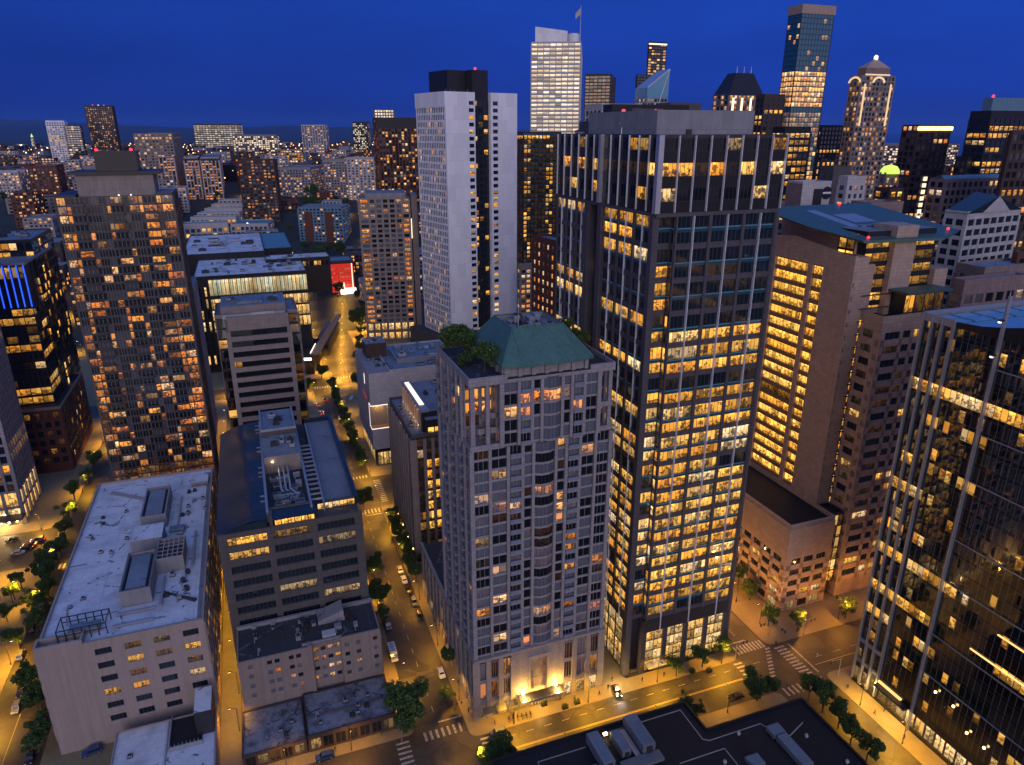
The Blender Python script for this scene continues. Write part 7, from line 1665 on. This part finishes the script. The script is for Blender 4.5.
GW_GLASS = plainmat('car_glass', (.01, .012, .015), rough=.08, spec=.7)
HEAD_OFF = plainmat('lamp_off', (.6, .6, .6), rough=.2); TAIL_OFF = plainmat('tail_off', (.25, .02, .02), rough=.2)
CARS = {'white': car_meshes(carpaint('white_paint', (.75, .75, .76))), 'black': car_meshes(carpaint('black_paint', (.015, .015, .018))), 'grey': car_meshes(carpaint('grey_paint', (.16, .165, .175)), suv=True, L=4.7), 'red': car_meshes(carpaint('red_paint', (.35, .03, .03))), 'silver': car_meshes(carpaint('silver_paint', (.45, .46, .48))), 'blue': car_meshes(carpaint('blue_paint', (.03, .06, .18)), suv=True, L=4.8)}
def car(col, label, a, b, head, on=False, group=None):
    x, y = XY(a, b); o = thing('car', label, 'car', (x, y, .02), GROT+R(head), group)
    for nm, me in CARS[col]:
        if nm in ('headlight', 'tail_light') and not on:
            key = me.name+'_off'; m2 = bpy.data.meshes.get(key)
            if not m2: m2 = me.copy(); m2.name = key; m2.materials[0] = HEAD_OFF if nm == 'headlight' else TAIL_OFF
            me = m2
        c = bpy.data.objects.new(nm, me); C.objects.link(c); c.parent = o
    if on:
        for s in (-1, 1):
            l = bpy.data.objects.new('headlight_beam', HLD); C.objects.link(l); l.parent = o; l.location = (-2.5, s*.6, .7); l.rotation_euler = (0, R(82), 0)
    return o
HLD = bpy.data.lights.new('headlight_beam', 'SPOT'); HLD.energy = 500; HLD.spot_size = R(50); HLD.color = (.9, .95, 1.); HLD.shadow_soft_size = .1
def pxcar(col, label, px, py, head, on=False, group=None): a, b = ABz(px, py, .4); return car(col, label, a, b, head, on, group)
# heading: the nose points to local -x turned by head; 90 = nose towards the camera along the street (-a)
pxcar('white', 'white sedan parked at the kerb beside the slender lit tree', 441, 673, 90)
pxcar('black', 'dark car with white headlights pulling out of the drive between the towers', 617, 691, 80, True)
pxcar('grey', 'dark car waiting at the crossing in front of the podium corner', 498, 733, 0, False)
for i, (px, py, cl_) in enumerate([(404, 580, 'white'), (409, 592, 'black'), (414, 602, 'grey'), (420, 615, 'black'), (400, 570, 'silver')]): pxcar(cl_, ['white car parked second in the line by the apartment podium', 'black car parked in the middle of the line by the apartment podium', 'dark grey car parked fourth in the line by the apartment podium', 'black car parked nearest the camera in the line by the apartment podium', 'silver car parked farthest back in the line by the apartment podium'][i], px, py, 90)
pxcar('white', 'white car driving up the middle street beyond the crossing', 340, 418, 90); pxcar('red', 'red car with glowing tail lights queuing at the far crossing', 318, 405, -90, True); pxcar('black', 'black car with tail lights queuing beside the red car', 325, 400, -90, True); pxcar('red', 'second car with tail lights in the far queue', 322, 413, -90, True)
pxcar('white', 'white car on the dark parking lot beside the notched building', 352, 398, 60)
for i, (px, py, cl_, hd) in enumerate([(12, 540, 'black', 0), (30, 545, 'red', 0), (38, 540, 'grey', 0), (18, 553, 'silver', 180), (27, 548, 'black', 180)]): pxcar(cl_, ['black car waiting leftmost at the left crossing', 'red car waiting at the left crossing', 'grey car first in line at the left crossing', 'silver car crossing behind the waiting cars', 'black car beside the red car at the left crossing'][i], px, py, hd, i in (1, 2))
for i, (px, py, cl_) in enumerate([(21, 692, 'black'), (17, 708, 'grey'), (24, 678, 'black')]): pxcar(cl_, ['black car parked in the middle of three on the left street', 'dark grey car parked nearest the camera on the left street', 'black car parked farthest of three on the left street'][i], px, py, 90)
pxcar('blue', 'dark blue car parked behind the white roofed building corner', 92, 752, 10); pxcar('black', 'dark parked car in the shade of the broad kerb lane tree', 736, 697, 0)
pxcar('blue', 'blue car parked on the pavement side before the low shops', 325, 757, 0)
for i, (px, py) in enumerate([(385, 612), (380, 600), (388, 625)]): pxcar(['silver', 'black', 'grey'][i], ['silver car parked beside the bright green tree', 'black car parked under the dark street trees', 'grey car parked behind the delivery van'][i], px, py, 90)
for i, (a, b) in enumerate([(171, -66.6), (184, -66.6), (196, -66.7), (209, -66.6), (233, -66.7), (246, -66.6), (215, -78.6), (228, -78.5), (240, -78.6)]): car(['black', 'silver', 'grey', 'white', 'blue', 'black', 'grey', 'black', 'white'][i], 'car parked in the kerb line of the left side street', a, b, 90 if b > -70 else -90, False, 'cars parked along the left side street')
for i, (a, b) in enumerate([(302, 27.9), (312, 28), (330, 27.9), (345, 28), (318, 39), (336, 39), (352, 39), (366, 28)]): car(['grey', 'black', 'white', 'silver', 'black', 'red', 'grey', 'blue'][i], 'car parked along the upper street beyond the crossing', a, b, 90, False, 'cars parked along the upper street')
# delivery van
def van():
    a, b = ABz(393, 655, .5); x, y = XY(a, b); o = thing('delivery_van', 'boxy white delivery van with a dark windscreen parked beside the beige building', 'van', (x, y, .02), GROT+R(90))
    P_ = carpaint('van_paint', (.72, .70, .66)); mb = MB(); mb.box(-1.6, 3.1, -1.05, 1.05, .5, 2.9, P_); mb.prism([(-3., -1.), (-1.6, -1.03), (-1.6, 1.03), (-3., 1.)], .45, 1.35, P_); mb.face([(-2.5, -.98, 1.35), (-1.6, -1.02, 1.35), (-1.6, -1., 2.4), (-1.9, -.95, 2.3)], P_); mb.face([(-1.6, 1.02, 1.35), (-2.5, .98, 1.35), (-1.9, .95, 2.3), (-1.6, 1., 2.4)], P_); mb.face([(-1.9, -.95, 2.3), (-1.6, -1., 2.4), (-1.6, 1., 2.4), (-1.9, .95, 2.3)], P_); mb.obj('body', o)
    mb = MB(); mb.face([(-2.5, .95, 1.36), (-2.5, -.95, 1.36), (-1.9, -.92, 2.28), (-1.9, .92, 2.28)], GW_GLASS); mb.obj('windscreen', o)
    for xx in (-2.2, 2.0):
        for s in (-1, 1): mb = MB(); mb.tube((xx, s*.85, .42), (xx, s*1.07, .42), .42, .42, BLACK, 12); mb.obj('wheel', o)
    for k in range(3): mb = MB(); mb.box(-1.2+1.4*k, -.1+1.4*k, -.6, .6, 2.9, 2.98, GMETAL); mb.obj('roof_hatch', o)
van()
# parked motorbikes before the podium
def motorbike(label, px, py):
    a, b = ABz(px, py, .2); x, y = XY(a, b); o = thing('motorbike', label, 'motorbike', (x, y, .13), GROT+R(80), 'parked motorbikes')
    for xx in (-.7, .7):
        mb = MB(); mb.tube((xx, -.06, .32), (xx, .06, .32), .32, .32, BLACK, 12); mb.obj('wheel', o)
    mb = MB(); mb.tube((-.7, 0, .35), (-.45, 0, .95), .05, .04, METAL, 6); mb.tube((-.5, 0, .75), (.7, 0, .4), .12, .08, DMETAL, 6); mb.box(-.3, .2, -.16, .16, .4, .75, DMETAL, bottom=True); mb.obj('frame', o)
    mb = MB(); mb.box(-.4, .1, -.15, .15, .76, .98, BLACK, bottom=True); mb.obj('fuel_tank', o)
    mb = MB(); mb.box(.11, .75, -.14, .14, .74, .86, BLACK, bottom=True); mb.obj('seat', o)
    mb = MB(); mb.tube((-.42, -.36, 1.0), (-.42, .36, 1.0), .03, .03, DMETAL, 6); mb.obj('handlebar', o)
for i in range(6): motorbike(['motorbike parked leftmost of the row before the podium', 'second motorbike from the left before the podium', 'third motorbike from the left before the podium', 'fourth motorbike from the left before the podium', 'fifth motorbike from the left before the podium', 'motorbike parked rightmost of the row before the podium'][i], 509+4.3*i, 720.5-1.1*i)
# planters with shrubs before the entrance
def planter(label, px, py, s=1.):
    a, b = ABz(px, py, .2); x, y = XY(a, b); o = thing('planter', label, 'planter', (x, y, .13), GROT)
    mb = MB(); mb.prism([(-.8*s, -.5), (.8*s, -.5), (.8*s, .5), (-.8*s, .5)], 0, .6, GREYD); mb.obj('planter_box', o)
    mb = MB(); rr = random.Random(int(px))
    for k in range(160):
        p = Vector((rr.uniform(-.8, .8)*s, rr.uniform(-.5, .5), .6+rr.random()**1.5*.8)); u = Vector((rr.gauss(0, 1), rr.gauss(0, 1), rr.gauss(0, 1))).normalized()*.16; v = u.orthogonal().normalized()*.1; mb.face([tuple(p-u), tuple(p+v), tuple(p+u), tuple(p-v)], LEAF, [(0, 0)]*4, (0, rr.random(), 0))
    mb.obj('shrub', o)
for i, (px, py) in enumerate([(544, 705), (565, 708), (577, 703), (692, 672), (709, 671)]): planter(['planter with shrubs left of the glowing apartment entrance', 'planter with shrubs at the kerb before the apartment drive', 'planter with shrubs right of the apartment entrance', 'planter beside the lobby trees, left one', 'planter beside the lobby trees, right one'][i], px, py)
# people
SKIN = plainmat('skin', (.45, .28, .2), rough=.6); CL1 = plainmat('dark_clothes', (.03, .03, .04), rough=.8); CL2 = plainmat('light_clothes', (.45, .42, .4), rough=.8); HAIR = plainmat('hair', (.03, .02, .015))
def person(label, px, py, rz, cm, stride=.22):
    a, b = ABz(px, py, .13); x, y = XY(a, b)
    V = [(0, 0, .95), (0, 0, 1.15), (0, 0, 1.38), (0, 0, 1.5), (0, 0, 1.66), (.1, 0, .9), (.11, stride, .5), (.11, stride*.9, .08), (.11, stride*.9+.17, .04), (-.1, 0, .9), (-.11, -stride*.5, .5), (-.11, -stride*1.2, .1), (-.11, -stride*1.2+.15, .04), (.19, 0, 1.38), (.24, -.08, 1.12), (.25, .06, .88), (-.19, 0, 1.38), (-.24, .08, 1.12), (-.25, .12, .88)]
    Ed = [(0, 1), (1, 2), (2, 3), (3, 4), (0, 5), (5, 6), (6, 7), (7, 8), (0, 9), (9, 10), (10, 11), (11, 12), (2, 13), (13, 14), (14, 15), (2, 16), (16, 17), (17, 18)]
    Rr = [.15, .15, .16, .06, .1, .1, .075, .05, .045, .1, .075, .05, .045, .075, .05, .035, .075, .05, .035]
    me = bpy.data.meshes.new('person'); me.from_pydata(V, Ed, []); o = bpy.data.objects.new('person', me); C.objects.link(o)
    sk = o.modifiers.new('skin', 'SKIN')
    for i, v in enumerate(me.skin_vertices[0].data if me.skin_vertices else []): v.radius = (Rr[i], Rr[i])
    if not me.skin_vertices:
        pass
    o.modifiers.new('sub', 'SUBSURF').levels = 1; me.materials.append(cm); o.location = (x, y, .13); o.rotation_euler = (0, 0, rz); tag(o, label, 'person')
    mb = MB(); mb.lathe((0, -.01, 1.62), [(0, .17), (.08, .15), (.115, .08), (.115, -.02), (.09, -.06)], HAIR, 8); mb.obj('hair', o)
    mb = MB(); mb.lathe((0, .02, 1.64), [(0, -.1), (.07, -.08), (.095, 0), (.08, .09), (0, .11)], SKIN, 8); mb.obj('face', o)
    return o
for i, (px, py, c_) in enumerate([(608, 689, CL1), (787, 689, CL1), (798, 665, CL2), (737, 653, CL1), (817, 657, CL2), (612, 681, CL1), (560, 700, CL1), (884, 712, CL1), (455, 712, CL1)]):
    person(['person in dark clothes walking beside the car between the towers', 'person in dark clothes walking over the diagonal crossing', 'person in light clothes stepping off the court side kerb', 'person in dark clothes waiting at the office tower corner', 'person in light clothes at the far kerb of the right crossing', 'person in dark clothes near the lit drive', 'person in dark clothes before the glowing entrance', 'person in dark clothes on the glass tower pavement', 'person in dark clothes by the small yellow tree'][i], px, py, rnd.uniform(0, 6.28), c_)
rf = random.Random(77)
for a, b in [(140.5, 47), (140.8, 52.5), (141, 70.8), (140.2, 78), (140.6, 92), (140.3, 99), (140.9, 113), (142.6, 121), (147, 41.8), (158, 42), (171, 41.6), (186, 42.2), (150, 24.6), (147.5, 18), (146.5, 6), (139.8, 138.4), (144, 152), (118, 145.4), (108, 145), (99, 145.6), (300, 40.9), (313, 41.3)]:
    w_ = XY(a, b); q_ = proj(w_[0], w_[1], .13)
    person('pedestrian walking along the lamp lit pavement', q_[0], q_[1], rf.uniform(0, 6.28), CL1)['group'] = 'pedestrians on the pavements'
# traffic lights and sign poles
def pole(label, px, py, h=6., arm=3.5, rz=0., name='traffic_light'):
    a, b = ABz(px, py, .13); x, y = XY(a, b); o = thing(name, label, 'traffic light', (x, y, .13), GROT+rz)
    mb = MB(); mb.tube((0, 0, 0), (0, 0, h), .11, .08, GMETAL, 8); mb.tube((0, 0, h-.4), (arm, 0, h-.1), .07, .05, GMETAL, 6); mb.obj('pole', o)
    for k in (.65, 1.):
        mb = MB(); mb.box(arm*k-.18, arm*k+.18, -.15, .15, h-1.2, h-.2, DMETAL, bottom=True); mb.obj('signal_head', o)
for i, (px, py, rz) in enumerate([(402, 741, 0), (518, 716, PI/2), (470, 717, PI), (775, 640, -PI/2), (803, 637, 0), (768, 638, PI), (735, 660, 0), (838, 676, PI)]):
    pole(['traffic light at the corner under the big dark tree', 'traffic light before the podium corner', 'traffic light beside the small yellow tree', 'tall traffic light under the court podium corner', 'traffic light right of the court podium corner', 'traffic light left of the court podium corner', 'traffic light at the office tower corner', 'traffic light at the glass tower corner'][i], px, py, 6.5, 3.5, rz)

# ------------------------------------------------------------------ the evening air
hz = newmat('haze'); t = NT(hz)
pv = t.node('ShaderNodeVolumePrincipled', {'Color': (.20, .42, 1.), 'Density': 1.5e-5, 'Anisotropy': .0})
o_ = t.node('ShaderNodeOutputMaterial'); t.l.new(pv.outputs[0], o_.inputs[1])
mb = MB(); mb.box(-50000, 50000, -900, 46000, -7, 760, hz, bottom=True); tag(mb.obj('haze'), kind='stuff')
